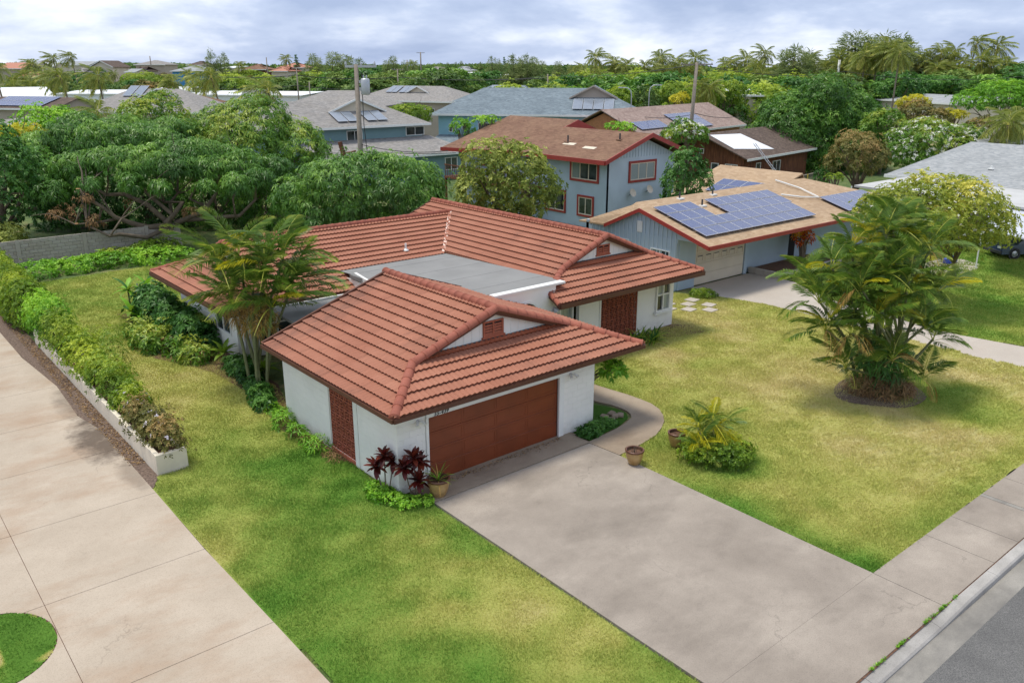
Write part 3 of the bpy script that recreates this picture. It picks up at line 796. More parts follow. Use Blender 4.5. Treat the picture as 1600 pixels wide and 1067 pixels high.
def tile_slope(poly, face, e, z_e, slope, mat, seed=0, fresh_above=None, lateral_off=0.0):
    """poly: plan polygon; face '-x','+x','-y','+y' = the way the slope faces; e: coordinate of the eave; z_e: its height"""
    c = 1 / math.sqrt(1 + slope * slope); s = slope * c
    u, v = {'-y': ((1, 0, 0), (0, c, s)), '-x': ((0, -1, 0), (c, 0, s)), '+x': ((0, 1, 0), (-c, 0, s)), '+y': ((-1, 0, 0), (0, -c, s))}[face]
    u, v = Vector(u), Vector(v); nrm = u.cross(v)
    O = Vector((0, e, z_e)) if 'y' in face else Vector((e, 0, z_e))
    def uv(p):
        z = z_e + slope * abs(p[1] - e if 'y' in face else p[0] - e)
        d = Vector((p[0], p[1], z)) - O
        return d.dot(u), d.dot(v)
    Q = [uv(p) for p in poly]
    umin, umax = min(q[0] for q in Q), max(q[0] for q in Q); vmax = max(q[1] for q in Q); vmin = min(q[1] for q in Q)
    def rng_at(uu):
        uu = min(max(uu, umin + 1e-5), umax - 1e-5)
        hs = []
        for i in range(len(Q)):
            (a, b), (c_, d_) = Q[i], Q[(i + 1) % len(Q)]
            if (a > uu) != (c_ > uu): hs.append(b + (d_ - b) * (uu - a) / (c_ - a))
        return (min(hs), max(hs)) if hs else (0, 0)
    B = Matrix(((u.x, v.x, nrm.x, 0), (u.y, v.y, nrm.y, 0), (u.z, v.z, nrm.z, 0), (0, 0, 0, 1)))
    r0 = int(vmin / CRS)
    r = r0
    while r * CRS < vmax - .02:
        off = ((r * 3) % 7) * WAVE
        k0 = math.floor((umin - off) / PW)
        k = k0
        while k * PW + off < umax:
            ua = k * PW + off
            st = WAVE / 4
            cols = []
            full = True
            us = [ua + i * st for i in range(NW * 4 + 1)]
            if us[-1] < umin or us[0] > umax: k += 1; continue
            if us[0] < umin or us[-1] > umax:
                us = [umin] + [q for q in us if umin < q < umax] + [umax] if us[0] < umin and us[-1] > umax else ([umin] + [q for q in us if q > umin] if us[0] < umin else [q for q in us if q < umax] + [umax])
                full = False
            for q in us:
                lo, hi = rng_at(q)
                a_, b_ = max(lo, r * CRS), min(hi, (r + 1) * CRS + .02)
                if hi < (r + 1) * CRS + .02 or lo > r * CRS + 1e-4: full = False
                if b_ < a_: a_ = b_ = min(max(a_, r * CRS), (r + 1) * CRS)
                cols.append((q - ua, a_ - r * CRS, b_ - r * CRS, 0.0))
            area = sum((c2[2] - c2[1]) for c2 in cols)
            if area > .45:
                mm = mat
                org = O + u * ua + v * (r * CRS)
                mid = org + u * (PW / 2) + v * (CRS / 2)
                if fresh_above is not None and r * CRS > fresh_above: mm = 'tile_fresh'
                V_, F_ = panel_mesh(cols)
                mw = Matrix.Translation(org) @ B
                vis = nrm.dot(Vector((0, 0, H)) - mid) > 0
                TILES.append((mid.length / max(area / len(cols) / CRS, .2) ** .5 + (0 if vis else 1000), V_, F_, mw, mm, full))
            k += 1
        r += 1
cap_cache = {}
def cap_mesh(r, mat):
    if (r, mat) in cap_cache: return cap_cache[(r, mat)]
    mb = MB(); n = 8; L_ = .43
    for x, rr in ((0, r * 1.08), (.05, r * 1.08), (.052, r), (L_, r * .94)):
        mb.v += [(x, rr * math.cos(math.pi * (i / n) * 1.16 - .08 * math.pi), rr * math.sin(math.pi * (i / n) * 1.16 - .08 * math.pi)) for i in range(n + 1)]
    for k_ in range(3):
        for i in range(n):
            a = k_ * (n + 1) + i
            mb.f.append((a, a + 1, a + n + 2, a + n + 1)); mb.m.append(0)
    mb.f.append(tuple(range(n, -1, -1))); mb.m.append(0)
    mb.sm = True
    cap_cache[(r, mat)] = mb.mesh('ridge_cap', M[mat])
    return cap_cache[(r, mat)]
def caps(parent, pts, r=.14, mat='cap', drop=.05):
    inv = world_to(parent)
    me = cap_mesh(r, mat)
    for p, q in zip(pts, pts[1:]):
        p, q = Vector(p), Vector(q); d = q - p; n = max(1, round(d.length / .39))
        x = d.normalized(); z = Vector((0, 0, 1)); y = z.cross(x).normalized(); z = x.cross(y)
        st = d / n
        for i in range(n):
            o_ = p + st * i - z * drop
            mw = Matrix(((x.x * st.length / .39, y.x, z.x, o_.x), (x.y * st.length / .39, y.y, z.y, o_.y), (x.z * st.length / .39, y.z, z.z, o_.z), (0, 0, 0, 1)))
            link('ridge_cap', me, parent, inv @ mw)
blk = {}
def wall_blocks(parent, face, pos, u0, u1, z0, z1, mat='white', bw=.4, bh=.2, gap=.003, th=.022, holes=(), bevel=.002, depth=None, lab='block'):
    inv = world_to(parent)
    r = 0; z = z0
    while z < z1 - .02:
        h = min(bh, z1 - z)
        u = u0 - (bw / 2 if r % 2 else 0)
        while u < u1 - .01:
            a, b = max(u, u0), min(u + bw, u1)
            if b - a > .03:
                ok = True
                for (ha, hb, hc, hd) in holes:
                    if a < hb - .01 and b > ha + .01 and z < hd - .01 and z + h > hc + .01:
                        if a < ha: b = ha
                        elif b > hb: a = hb
                        else: ok = False
                if ok and b - a > .03:
                    key = (round(b - a, 3), round(h, 3), face, mat, th)
                    if key not in blk:
                        w = b - a - gap; hh = h - gap
                        m_ = MB()
                        if face == 'y': m_.bev(0, w, -th, 0, 0, hh, bevel)
                        else: m_.bev(-th, 0, 0, w, 0, hh, bevel)
                        blk[key] = m_.mesh(lab, M[mat])
                    loc = (a + gap / 2, pos, z + gap / 2) if face == 'y' else (pos, a + gap / 2, z + gap / 2)
                    link(lab, blk[key], parent, inv @ Matrix.Translation(loc))
            u += bw
        z += bh; r += 1

# ================================================================== THE RED ROOFED HOUSE
HS = thing('red_roofed_house', 'single storey white house with terracotta tile roof and rust brown double garage door', 'house', (18, 24, 0))
hw = world_to(HS)
def hb(name, mb, mat, parent=HS, smooth=False): return mb.build(name, M[mat], parent, world=True, smooth=smooth)
# walls (cores); breeze block openings are left open with a dark room behind
WT = 2.58
gw = MB()
gw.box(10.66, 10.86, 17.56, 19.87, 0, WT); gw.box(10.66, 10.86, 21.32, 24.4, 0, WT); gw.box(10.66, 10.86, 19.87, 21.32, 0, .12)
gw.box(10.862, 11.64, 17.57, 17.75, 0, WT)
gw.box(16.56, 18.04, 17.57, 17.75, 0, WT)
gw.box(17.85, 18.04, 17.752, 24.4, 0, WT); gw.box(10.862, 17.848, 24.2, 24.4, 0, WT)
hb('garage_wall', gw, 'white')
wall_blocks(HS, 'x', 10.655, 17.55, 19.62, 0, 2.5)
wall_blocks(HS, 'x', 10.655, 21.34, 24.4, 0, 2.5)
wall_blocks(HS, 'y', 17.565, 10.64, 11.55, 0, 2.5)
wall_blocks(HS, 'y', 17.565, 16.70, 18.04, 0, 2.5)
hb('corner_trim', MB().box(10.62, 10.70, 19.63, 19.85, 0, 2.56), 'whitetrim')
hb('lintel', MB().box(11.57, 16.68, 17.50, 17.74, 2.03, 2.62), 'whitetrim')
hb('door_jamb', MB().box(16.49, 16.69, 17.50, 17.56, .04, 2.028), 'whitetrim')
hb('door_jamb', MB().box(11.555, 11.635, 17.50, 17.56, .04, 2.028), 'whitetrim')
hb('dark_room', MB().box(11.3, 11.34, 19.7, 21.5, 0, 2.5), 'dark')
# garage door: four hinged sections with raised panels
gd = MB().box(11.6, 16.55, 17.66, 17.70, .03, 2.1)
gdo = hb('garage_door', gd, 'door_rust')
for r in range(4):
    z0 = .04 + r * .497; z1 = z0 + .489
    mb = MB(); mb.bev(11.645, 16.475, 17.60, 17.655, z0, z1, .008)
    for c in range(4):
        a = 11.70 + c * 1.19; b = a + 1.13
        # a recessed moulding: raised frame and a slightly proud field
        for (x0, x1, y0, y1) in ((a, b, z0 + .06, z0 + .085), (a, b, z1 - .085, z1 - .06), (a, a + .025, z0 + .085, z1 - .085), (b - .025, b, z0 + .085, z1 - .085)):
            mb.box(x0, x1, 17.592, 17.599, y0, y1)
    hb('door_panel', mb, 'door_rust', gdo)
# breeze blocks
def breeze_mesh(s, d, face):
    mb = MB()
    def bx(a0, a1, c0, c1, dd=d):
        if face == 'y': mb.box(a0, a1, 0, dd, c0, c1)
        else: mb.box(0, dd, a0, a1, c0, c1)
    t = .017; g = .002
    bx(g, s - g, g, t); bx(g, s - g, s - t, s - g); bx(g, t, t, s - t); bx(s - t, s - g, t, s - t)
    i0, i1, tt = s * .27, s * .73, .019
    e = .012
    bx(i0, i1, i0, i0 + tt, d - e); bx(i0, i1, i1 - tt, i1, d - e); bx(i0, i0 + tt, i0 + tt, i1 - tt, d - e); bx(i1 - tt, i1, i0 + tt, i1 - tt, d - e)
    bx(i0, i0 + tt, i1, s - t, d - e); bx(i1, s - t, i1 - tt, i1, d - e); bx(i1 - tt, i1, t, i0, d - e); bx(t, i0, i0, i0 + tt, d - e)
    return mb.mesh('breeze_block', M['block_rust'])
def breeze(face, pos, u0, z0, nu, nz, s, d=.055):
    me = breeze_mesh(s, d, face)
    for i in range(nu):
        for j in range(nz):
            loc = (u0 + i * s, pos, z0 + j * s) if face == 'y' else (pos, u0 + i * s, z0 + j * s)
            link('breeze_block', me, HS, hw @ Matrix.Translation(loc))
breeze('x', 10.67, 19.87, .12, 5, 8, .29)
hb('screen_base', MB().box(10.62, 10.72, 19.86, 21.33, 0, .118), 'block_rust')
# right wing walls
rw = MB()
rw.box(22.86, 24.10, 23.20, 23.38, 0, 2.85); rw.box(26.36, 28.73, 23.20, 23.38, 0, 2.85)
rw.box(21.0, 22.86, 23.55, 23.7, 0, 2.85)
rw.box(28.55, 28.73, 23.382, 35.9, 0, 2.85); rw.box(21.2, 28.548, 35.75, 35.9, 0, 2.85)
rw.box(24.10, 26.36, 23.20, 23.38, 2.62, 2.85)
hb('wing_wall', rw, 'white')
hb('trim_post', MB().box(24.02, 24.095, 23.16, 23.198, 0, 2.8), 'whitetrim')
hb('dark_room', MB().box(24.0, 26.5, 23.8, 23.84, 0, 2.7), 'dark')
breeze('y', 23.22, 24.10, .10, 8, 9, .2825)
win(HS, 'y', 23.2, 27.50, 28.42, .80, 2.30, cols=2, rows=2, fw=.07, depth=.10, sill=True, world=True, glass=['glass', 'curtain'])
# entry: dark door recess, narrow window, arch wall
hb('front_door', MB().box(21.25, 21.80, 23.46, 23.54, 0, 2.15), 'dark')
win(HS, 'y', 23.55, 22.0, 22.78, .55, 2.35, cols=1, rows=1, fw=.09, depth=.12, world=True, glass=['curtain'])
# arch wall with a real arched opening
mb = MB()
x0, x1, yt, zt = 18.05, 21.0, 22.60, 3.22
cx_, rad, zs = 19.52, .62, 2.12
seg = 16
arc = [(cx_ + rad * math.cos(math.pi * i / seg), zs + rad * math.sin(math.pi * i / seg)) for i in range(seg + 1)]
vs = []; fs = []
for yy in (yt, yt + .2):
    vs += [(x, yy, z) for x, z in arc] + [(cx_ + (x1 - cx_) * 1, yy, zt) if False else (x, yy, zt) for x, z in arc]
nA = 2 * (seg + 1)
for i in range(seg):
    fs.append((i, seg + 1 + i, seg + 2 + i, i + 1)); fs.append((nA + i + 1, nA + seg + 2 + i, nA + seg + 1 + i, nA + i))
    fs.append((i, i + 1, nA + i + 1, nA + i))
mb.add(vs, fs)
mb.box(x0, cx_ - rad, yt, yt + .2, 0, zt); mb.box(cx_ + rad, x1, yt, yt + .2, 0, zt)
hb('arch_wall', mb, 'white')
mb = MB()
for i in range(seg):
    a, b = arc[i], arc[i + 1]
    k1 = (rad + .09) / rad
    o1 = (cx_ + (a[0] - cx_) * k1, zs + (a[1] - zs) * k1); o2 = (cx_ + (b[0] - cx_) * k1, zs + (b[1] - zs) * k1)
    vs = [(a[0], yt - .03, a[1]), (b[0], yt - .03, b[1]), (o2[0], yt - .03, o2[1]), (o1[0], yt - .03, o1[1])]
    vs += [(p[0], yt - .001, p[2]) for p in vs]
    mb.add(vs, [(0, 1, 2, 3), (0, 4, 5, 1), (2, 6, 7, 3)])
hb('arch_moulding', mb, 'whitetrim')
hb('entry_back_wall', MB().box(18.2, 21.0, 25.2, 25.3, 0, 3.0), 'woodred')
hb('parapet_cap', MB().box(17.98, 21.45, 22.55, 22.86, 3.222, 3.30), 'whitetrim')
# left wing walls
lw = MB()
lw.box(11.75, 11.93, 31.0, 37.0, 0, 2.8); lw.box(11.932, 16.2, 31.0, 31.18, 0, 2.8); lw.box(16.2, 16.38, 24.45, 31.18, 0, 2.85)
lw.box(11.75, 24.0, 37.0, 37.2, 0, 2.8)
hb('wing_wall', lw, 'white')
win(HS, 'x', 11.75, 34.8, 36.2, 1.75, 2.25, cols=3, rows=1, fw=.05, world=True, name='window')
win(HS, 'y', 31.0, 12.55, 14.3, .45, 2.1, cols=2, rows=2, fw=.07, world=True, name='window')
win(HS, 'x', 11.75, 31.5, 33.0, .9, 2.1, cols=2, rows=1, fw=.06, world=True, name='window')
# low side canopy between garage and left wing
hb('side_canopy', MB().slab([(12.3, 25.0, 2.42), (16.15, 25.0, 2.42), (16.15, 28.9, 2.42), (12.3, 28.9, 2.42)], .1), 'greyflat')
hb('gutter', MB().box(11.9, 16.45, 29.03, 29.14, 2.36, 2.47), 'whitetrim')
hb('downspout', MB().tube([(12.0, 29.08, 2.4), (12.05, 29.4, 2.15), (12.0, 30.9, 1.9), (12.0, 30.93, .1)], .04, 6), 'whitetrim')
# flat membrane roof with lapped sheets
def fz(y): return 3.02 + (30.6 - y) * .030
FR = [(16.15, 24.95), (17.55, 24.95), (17.55, 22.88), (21.62, 22.88), (21.62, 30.75), (16.6, 30.75), (16.15, 29.6)]
fr = hb('flat_roof', MB().slab([(x, y, fz(y)) for x, y in ccw(FR)], .16), 'greyflat')
hb('flat_roof_edge', MB().slab([(16.05, 28.2, 3.12), (16.16, 28.2, 3.12), (16.5, 29.75, 3.08), (16.38, 29.75, 3.08)], .22), 'whitetrim')
for i, y in enumerate(np.arange(23.0, 30.5, .95)):
    yb = min(y + .96, 30.7)
    xs0 = 17.56 if y < 24.95 else 16.2
    m_ = MB().slab([(xs0, y, fz(y) + .012 + .006 * (i % 2)), (21.6, y, fz(y) + .012 + .006 * (i % 2)), (21.6, yb, fz(yb) + .012), (xs0, yb, fz(yb) + .012)], .01)
    hb('membrane_sheet', m_, 'greyflat', fr)
for (x, y) in ((18.6, 26.5), (20.2, 28.3), (17.4, 28.9), (20.0, 24.6)):
    pass
# roof decks (under the tiles)
def deck(poly, f, th=.07):
    P3 = [(x, y, f(x, y)) for x, y in ccw(poly)]
    return MB().slab(P3, th)
gL = lambda x, y: 2.55 + .35 * (x - 10.2)
gF = lambda x, y: 2.55 + .35 * (y - 16.95)
gR = lambda x, y: 2.55 + .35 * (19.7 - x)
PgL = [(10.2, 16.95), (11.95, 18.70), (14.95, 18.70), (14.95, 24.9), (10.2, 24.9)]
PgF = [(10.2, 16.95), (19.7, 16.95), (17.95, 18.70), (17.75, 18.90), (12.15, 18.90), (11.95, 18.70)]
PgR = [(19.7, 16.95), (19.7, 24.9), (14.95, 24.9), (14.95, 18.70), (17.95, 18.70)]
rL = lambda x, y: 2.64 + .42 * (x - 20.6)
rF = lambda x, y: 2.64 + .42 * (y - 21.9)
rR = lambda x, y: 2.64 + .42 * (29.15 - x)
PrL = [(24.87, 23.72), (22.42, 23.72), (21.58, 23.1), (21.58, 30.7), (24.29, 34.0), (22.36, 36.3), (24.87, 36.3)]
PrF = [(20.6, 21.9), (29.15, 21.9), (27.33, 23.72), (27.13, 23.92), (22.62, 23.92), (22.42, 23.72), (21.6, 23.15), (20.72, 22.85)]
PrR = [(29.15, 21.9), (29.15, 36.3), (24.87, 36.3), (24.87, 23.72), (27.33, 23.72)]
wF = lambda x, y: 2.49 + .354 * (y - 29.2)
wB = lambda x, y: 2.49 + .447 * (37.8 - y)
wL = lambda x, y: 2.49 + .36 * (x - 10.75)
PwF = [(10.75, 29.2), (16.45, 29.2), (16.5, 30.6), (21.5, 30.6), (24.29, 34.0), (12.75, 34.0), (12.75, 31.2)]
PwL = [(10.75, 29.2), (12.75, 31.2), (13.02, 31.47), (13.02, 36.0), (12.75, 36.2), (10.75, 37.8)]
PwB = [(10.75, 37.8), (12.75, 36.3), (12.75, 34.0), (24.29, 34.0), (22.36, 36.3), (22.36, 37.8)]
rd = MB()
for pl, f in ((PgL, gL), (PgF, gF), (PgR, gR), (PrL, rL), (PrF, rF), (PrR, rR), (PwF, wF), (PwL, wL), (PwB, wB)):
    q = deck(pl, f); rd.add(q.v, q.f)
hb('roof', rd, 'soffit')
for pl, fc, e, ze, sl, fa in ((PgL, '-x', 10.2, 2.56, .35, None), (PgF, '-y', 16.95, 2.56, .35, 1.80), (PgR, '+x', 19.7, 2.56, .35, None),
                          (PrL, '-x', 20.6, 2.65, .42, None), (PrF, '-y', 21.9, 2.65, .42, 1.82), (PrR, '+x', 29.15, 2.65, .42, None),
                          (PwF, '-y', 29.2, 2.5, .354, None), (PwL, '-x', 10.75, 2.5, .36, None), (PwB, '+y', 37.8, 2.5, .447, None)):
    tile_slope(pl, fc, e, ze, sl, 'tile', fresh_above=fa)
TILES.sort(key=lambda t: t[0])
fullme = {}
rest = MB()
for i, (d_, V_, F_, mw, mm, full) in enumerate(TILES):
    if i < 298:
        if full and mm in fullme: me = fullme[mm]
        else:
            me = bpy.data.meshes.new('roof_tile'); me.from_pydata(V_, [], F_); me.materials.append(M[mm])
            me.polygons.foreach_set('use_smooth', [True] * len(F_)); me.update()
            if full: fullme[mm] = me
        jit = Matrix.Rotation(random.uniform(-.003, .003), 4, 'Z') @ Matrix.Translation((0, 0, random.uniform(-.003, .003)))
        link('roof_tile', me, HS, hw @ mw @ jit)
    else:
        rest.add([mw @ Vector(v) for v in V_], F_, 0 if mm == 'tile' else 1)
o = rest.build('roof_tiles', [M['tile'], M['tile_fresh']], HS, world=True, smooth=True)
o['kind'] = 'stuff'
# fascias, barges, gable walls, caps
def fascia(a, b, z0, z1, th=.05):
    fa = MB()
    a, b = Vector(a), Vector(b); d = (b - a); d.z = 0; d.normalize(); n_ = Vector((d.y, -d.x, 0)) * th
    fa.add([a + Vector((0, 0, z0)), b + Vector((0, 0, z0)), b + n_ + Vector((0, 0, z0)), a + n_ + Vector((0, 0, z0)),
            a + Vector((0, 0, z1)), b + Vector((0, 0, z1)), b + n_ + Vector((0, 0, z1)), a + n_ + Vector((0, 0, z1))],
           [(0, 3, 2, 1), (4, 5, 6, 7), (0, 1, 5, 4), (1, 2, 6, 5), (2, 3, 7, 6), (3, 0, 4, 7)])
    hb('fascia', fa, 'fascia')
fascia((10.2, 24.9, 2.56), (10.2, 16.95, 2.56), -.12, .0); fascia((10.2, 16.95, 2.56), (19.7, 16.95, 2.56), -.12, .0); fascia((19.7, 16.95, 2.56), (19.7, 24.9, 2.56), -.12, .0)
fascia((14.95, 24.84, 4.22), (10.2, 24.84, 2.56), -.14, .115, -.09); fascia((19.7, 24.84, 2.56), (14.95, 24.84, 4.22), -.14, .115, -.09)
fascia((20.6, 21.9, 2.65), (29.15, 21.9, 2.65), -.18, .0); fascia((20.72, 22.85, 3.05), (20.6, 21.9, 2.65), -.18, .0); fascia((29.15, 21.9, 2.65), (29.15, 36.3, 2.65), -.18, .0)
fascia((10.75, 37.8, 2.5), (10.75, 29.2, 2.5), -.15, .0); fascia((10.75, 29.2, 2.5), (16.45, 29.2, 2.5), -.15, .0)
fascia((24.87, 36.35, 4.45), (22.36, 36.35, 3.4), -.15, .05, .05)
def gable_y(parent, yb, yw, xc, zc, x0, x1, z0, zb, mat='white'):
    """front gable: wall at yw, barge boards at yb"""
    g = MB(); g.add([(x0, yw, zb), (x1, yw, zb), (xc, yw, zc - .1), (x0, yw + .1, zb), (x1, yw + .1, zb), (xc, yw + .1, zc - .1)], [(0, 1, 2), (3, 5, 4), (0, 3, 4, 1), (1, 4, 5, 2), (2, 5, 3, 0)])
    gwall = hb('gable_wall', g, mat, parent)
    # vertical battens of the siding
    b = MB()
    w = .30
    x = x0 + .25
    while x < x1 - .2:
        t = abs(x - xc) / ((x1 - x0) / 2); top = zb + (zc - .1 - zb) * (1 - t) - .03
        if top > zb + .08: b.box(x - .012, x + .012, yw - .012, yw - .001, zb + .02, top)
        x += w
    hb('batten', b, 'whitetrim', gwall)
    bb = MB()
    for s_ in (-1, 1):
        xe = x0 - .10 if s_ < 0 else x1 + .10
        ze = z0
        bb.add([(xc, yb, zc - .13), (xe, yb, ze - .13), (xe, yb, ze - .01), (xc, yb, zc - .01), (xc, yb + .05, zc - .13), (xe, yb + .05, ze - .13), (xe, yb + .05, ze - .01), (xc, yb + .05, zc - .01)],
               [(0, 1, 2, 3), (4, 7, 6, 5), (0, 4, 5, 1), (3, 2, 6, 7)] if s_ < 0 else [(3, 2, 1, 0), (5, 6, 7, 4), (1, 5, 4, 0), (7, 6, 2, 3)])
    hb('barge_board', bb, 'fascia', parent)
    hb('flashing', MB().box(x0 + .1, x1 - .1, yw - .05, yw - .003, zb - .02, zb + .045), 'bolt', parent)
gable_y(HS, 18.71, 18.90, 14.95, 4.18, 12.45, 17.45, 3.29, 3.245)
gable_y(HS, 23.73, 23.92, 24.87, 4.40, 22.85, 26.9, 3.56, 3.505)
def louvre(x0, x1, y, z0, z1):
    f = MB(); f.box(x0, x1, y - .05, y - .002, z0, z0 + .05); f.box(x0, x1, y - .05, y - .002, z1 - .05, z1); xm = (x0 + x1) / 2
    for a in (x0, xm - .03, x1 - .06): f.box(a, a + .06, y - .05, y - .002, z0 + .05, z1 - .05)
    f.box(x0 - .05, x1 + .05, y - .07, y - .002, z0 - .05, z0 - .001)
    v = hb('gable_vent', f, 'block_rust')
    hb('vent_back', MB().box(x0 + .02, x1 - .02, y - .012, y - .004, z0 + .02, z1 - .02), 'dark', v)
    z = z0 + .06
    me = None
    while z < z1 - .09:
        for a, b in ((x0 + .06, xm - .03), (xm + .03, x1 - .06)):
            s = MB().add([(a, y - .045, z), (b, y - .045, z), (b, y - .015, z + .05), (a, y - .015, z + .05), (a, y - .04, z - .008), (b, y - .04, z - .008), (b, y - .010, z + .042), (a, y - .010, z + .042)],
                         [(0, 1, 2, 3), (7, 6, 5, 4), (4, 5, 1, 0), (3, 2, 6, 7)])
            hb('slat', s, 'block_rust', v)
        z += .085
louvre(14.60, 15.38, 18.90, 3.36, 3.84)
louvre(24.48, 25.22, 23.92, 3.66, 4.06)
# left wing dutch gable (faces the left lawn)
g = MB(); g.add([(13.0, 31.4, 3.33), (13.0, 36.2, 3.33), (13.0, 34.0, 4.1)], [(0, 2, 1)])
hb('gable_wall', g, 'white')
hb('gable_base', MB().box(13.0, 13.1, 31.4, 36.2, 3.2, 3.325), 'white')
caps(HS, [(10.25, 17.0, 2.62), (11.95, 18.70, 3.24), (14.95, 18.70, 4.30)])
caps(HS, [(19.65, 17.0, 2.62), (17.95, 18.70, 3.24), (14.95, 18.70, 4.30)])
caps(HS, [(14.95, 24.9, 4.30), (14.95, 18.75, 4.30)])
caps(HS, [(29.1, 21.95, 2.71), (27.33, 23.72, 3.50), (24.87, 23.72, 4.52)])
caps(HS, [(21.55, 22.9, 3.22), (21.6, 23.25, 3.24), (22.42, 23.72, 3.50), (24.87, 23.72, 4.52)])
caps(HS, [(20.72, 22.88, 3.08), (21.5, 22.95, 3.22)], .12)
caps(HS, [(20.62, 21.93, 2.68), (20.74, 22.85, 3.08)], .10)
caps(HS, [(24.87, 36.3, 4.52), (24.87, 23.8, 4.52)])
caps(HS, [(12.75, 34.0, 4.25), (24.3, 34.0, 4.27)])
caps(HS, [(10.8, 29.25, 2.56), (12.75, 31.2, 3.26), (12.75, 34.0, 4.25)])
caps(HS, [(10.8, 37.75, 2.56), (12.75, 36.25, 3.26), (12.75, 34.0, 4.25)])
# valley flashing (bare metal) between the two wings
vf = MB()
a, b = Vector((21.55, 30.72, 3.13)), Vector((24.25, 33.93, 4.27))
dr_ = (b - a); side = Vector((dr_.y, -dr_.x, 0)).normalized() * .075
vf.add([a - side, a + side, b + side, b - side, a - Vector((0, 0, .03)), b - Vector((0, 0, .03))], [(0, 4, 5, 3), (4, 1, 2, 5)])
k = N('valley_flashing')
tt = k.noise(6, 2, .5)
M['valley'] = k.pr(k.mix(k.ramp(tt, [(.45, 0), (.52, 1)]), srgb(232, 214, 200), srgb(170, 104, 78)), .6)
hb('valley_flashing', vf, 'valley')
# roof vents: small pipes on the left wing
for x, y in ((19.9, 31.3), (16.0, 31.9), (14.0, 33.0)):
    z = wF(x, y) + .05
    mb = MB().tube([(x, y, z - .05), (x, y, z + .32)], .045, 8).lathe([(.14, 0), (.12, .03), (.05, .08)], 10, (x, y, z))
    hb('vent_pipe', mb, 'tile' if x < 19 else 'whitetrim')
# number on the lintel
fc = bpy.data.curves.new('number', 'FONT'); fc.body = '55-439'; fc.size = .155; fc.extrude = .008; fc.shear = .35; fc.space_character = 1.12
fo = bpy.data.objects.new('number_text', fc); COL.objects.link(fo)
bpy.context.view_layer.update()
me = bpy.data.meshes.new_from_object(fo)
bpy.data.objects.remove(fo)
me.materials.append(M['bolt'])
link('house_number', me, HS, hw @ Matrix.Translation((11.80, 17.486, 2.045)) @ Matrix.Rotation(math.pi / 2, 4, 'X'))
# twin spot lamps either side of the door and a round one by the arch
for x in (11.30, 16.98):
    lm = MB().lathe([(0, 0), (.055, 0), (.055, .03), (0, .03)], 12)
    o = link('wall_lamp', lm.mesh('wall_lamp', M['alum']), HS, hw @ Matrix.Translation((x, 17.54, 2.0)) @ Matrix.Rotation(math.pi / 2, 4, 'X'))
    for s_ in (-1, 1):
        m_ = MB().tube([(x, 17.51, 2.0), (x + s_ * .07, 17.44, 2.02)], .014, 6).tube([(x + s_ * .06, 17.47, 2.03), (x + s_ * .11, 17.38, 1.98), (x + s_ * .13, 17.33, 1.95)], [.03, .045, .062], 10)
        hb('spot_head', m_, 'whitetrim', o)
lm = MB().lathe([(0, -.13), (.09, -.1), (.125, 0), (.1, .1), (.04, .14), (0, .15)], 14, (20.93, 22.47, 2.22)); lm.box(20.90, 20.96, 22.50, 22.60, 2.3, 2.36)
hb('wall_lamp', lm, 'alum', smooth=True)

# ================================================================== NEIGHBOUR BUILDINGS
def pv_array(parent, O, u, v, nu, nv, w, h, skip=(), lift=.12, name='solar_panel', glass='pv', gapv=.03, framemat='alum', local=False):
    """modules laid on a plane; O corner, u along the eave, v up slope (unit vectors)"""
    O, u, v = Vector(O), Vector(u).normalized(), Vector(v).normalized(); n_ = u.cross(v)
    if n_.z < 0: n_ = -n_
    key = (w, h, glass)
    if key not in pv_array.c:
        m1 = MB(); g = .012
        m1.box(g, w - g, g, h - g, 0, .03)
        fr_ = MB(); t = .022
        fr_.box(g, w - g, g, g + t, .031, .04); fr_.box(g, w - g, h - g - t, h - g, .031, .04); fr_.box(g, g + t, g + t, h - g - t, .031, .04); fr_.box(w - g - t, w - g, g + t, h - g - t, .031, .04)
        pv_array.c[key] = (m1.mesh(name, M[glass]), fr_.mesh('frame', M[framemat]))
    me, mf = pv_array.c[key]
    inv = Matrix.Identity(4) if local else world_to(parent)
    for i in range(nu):
        for j in range(nv):
            if (i, j) in skip: continue
            o_ = O + u * (i * w) + v * (j * (h + gapv)) + n_ * lift
            mw = Matrix(((u.x, v.x, n_.x, o_.x), (u.y, v.y, n_.y, o_.y), (u.z, v.z, n_.z, o_.z), (0, 0, 0, 1)))
            p_ = link(name, me, parent, inv @ mw)
            link('frame', mf, p_)
pv_array.c = {}
def vent(parent, x, y, z, h=.35, r=.05, mat='bolt', base='whitetrim'):
    MB().tube([(x, y, z - .05), (x, y, z + h)], r, 8).build('vent_pipe', M[mat], parent, world=True)
    MB().box(x - .2, x + .2, y - .2, y + .2, z - .04, z + .03).build('vent_flashing', M[base], parent, world=True)

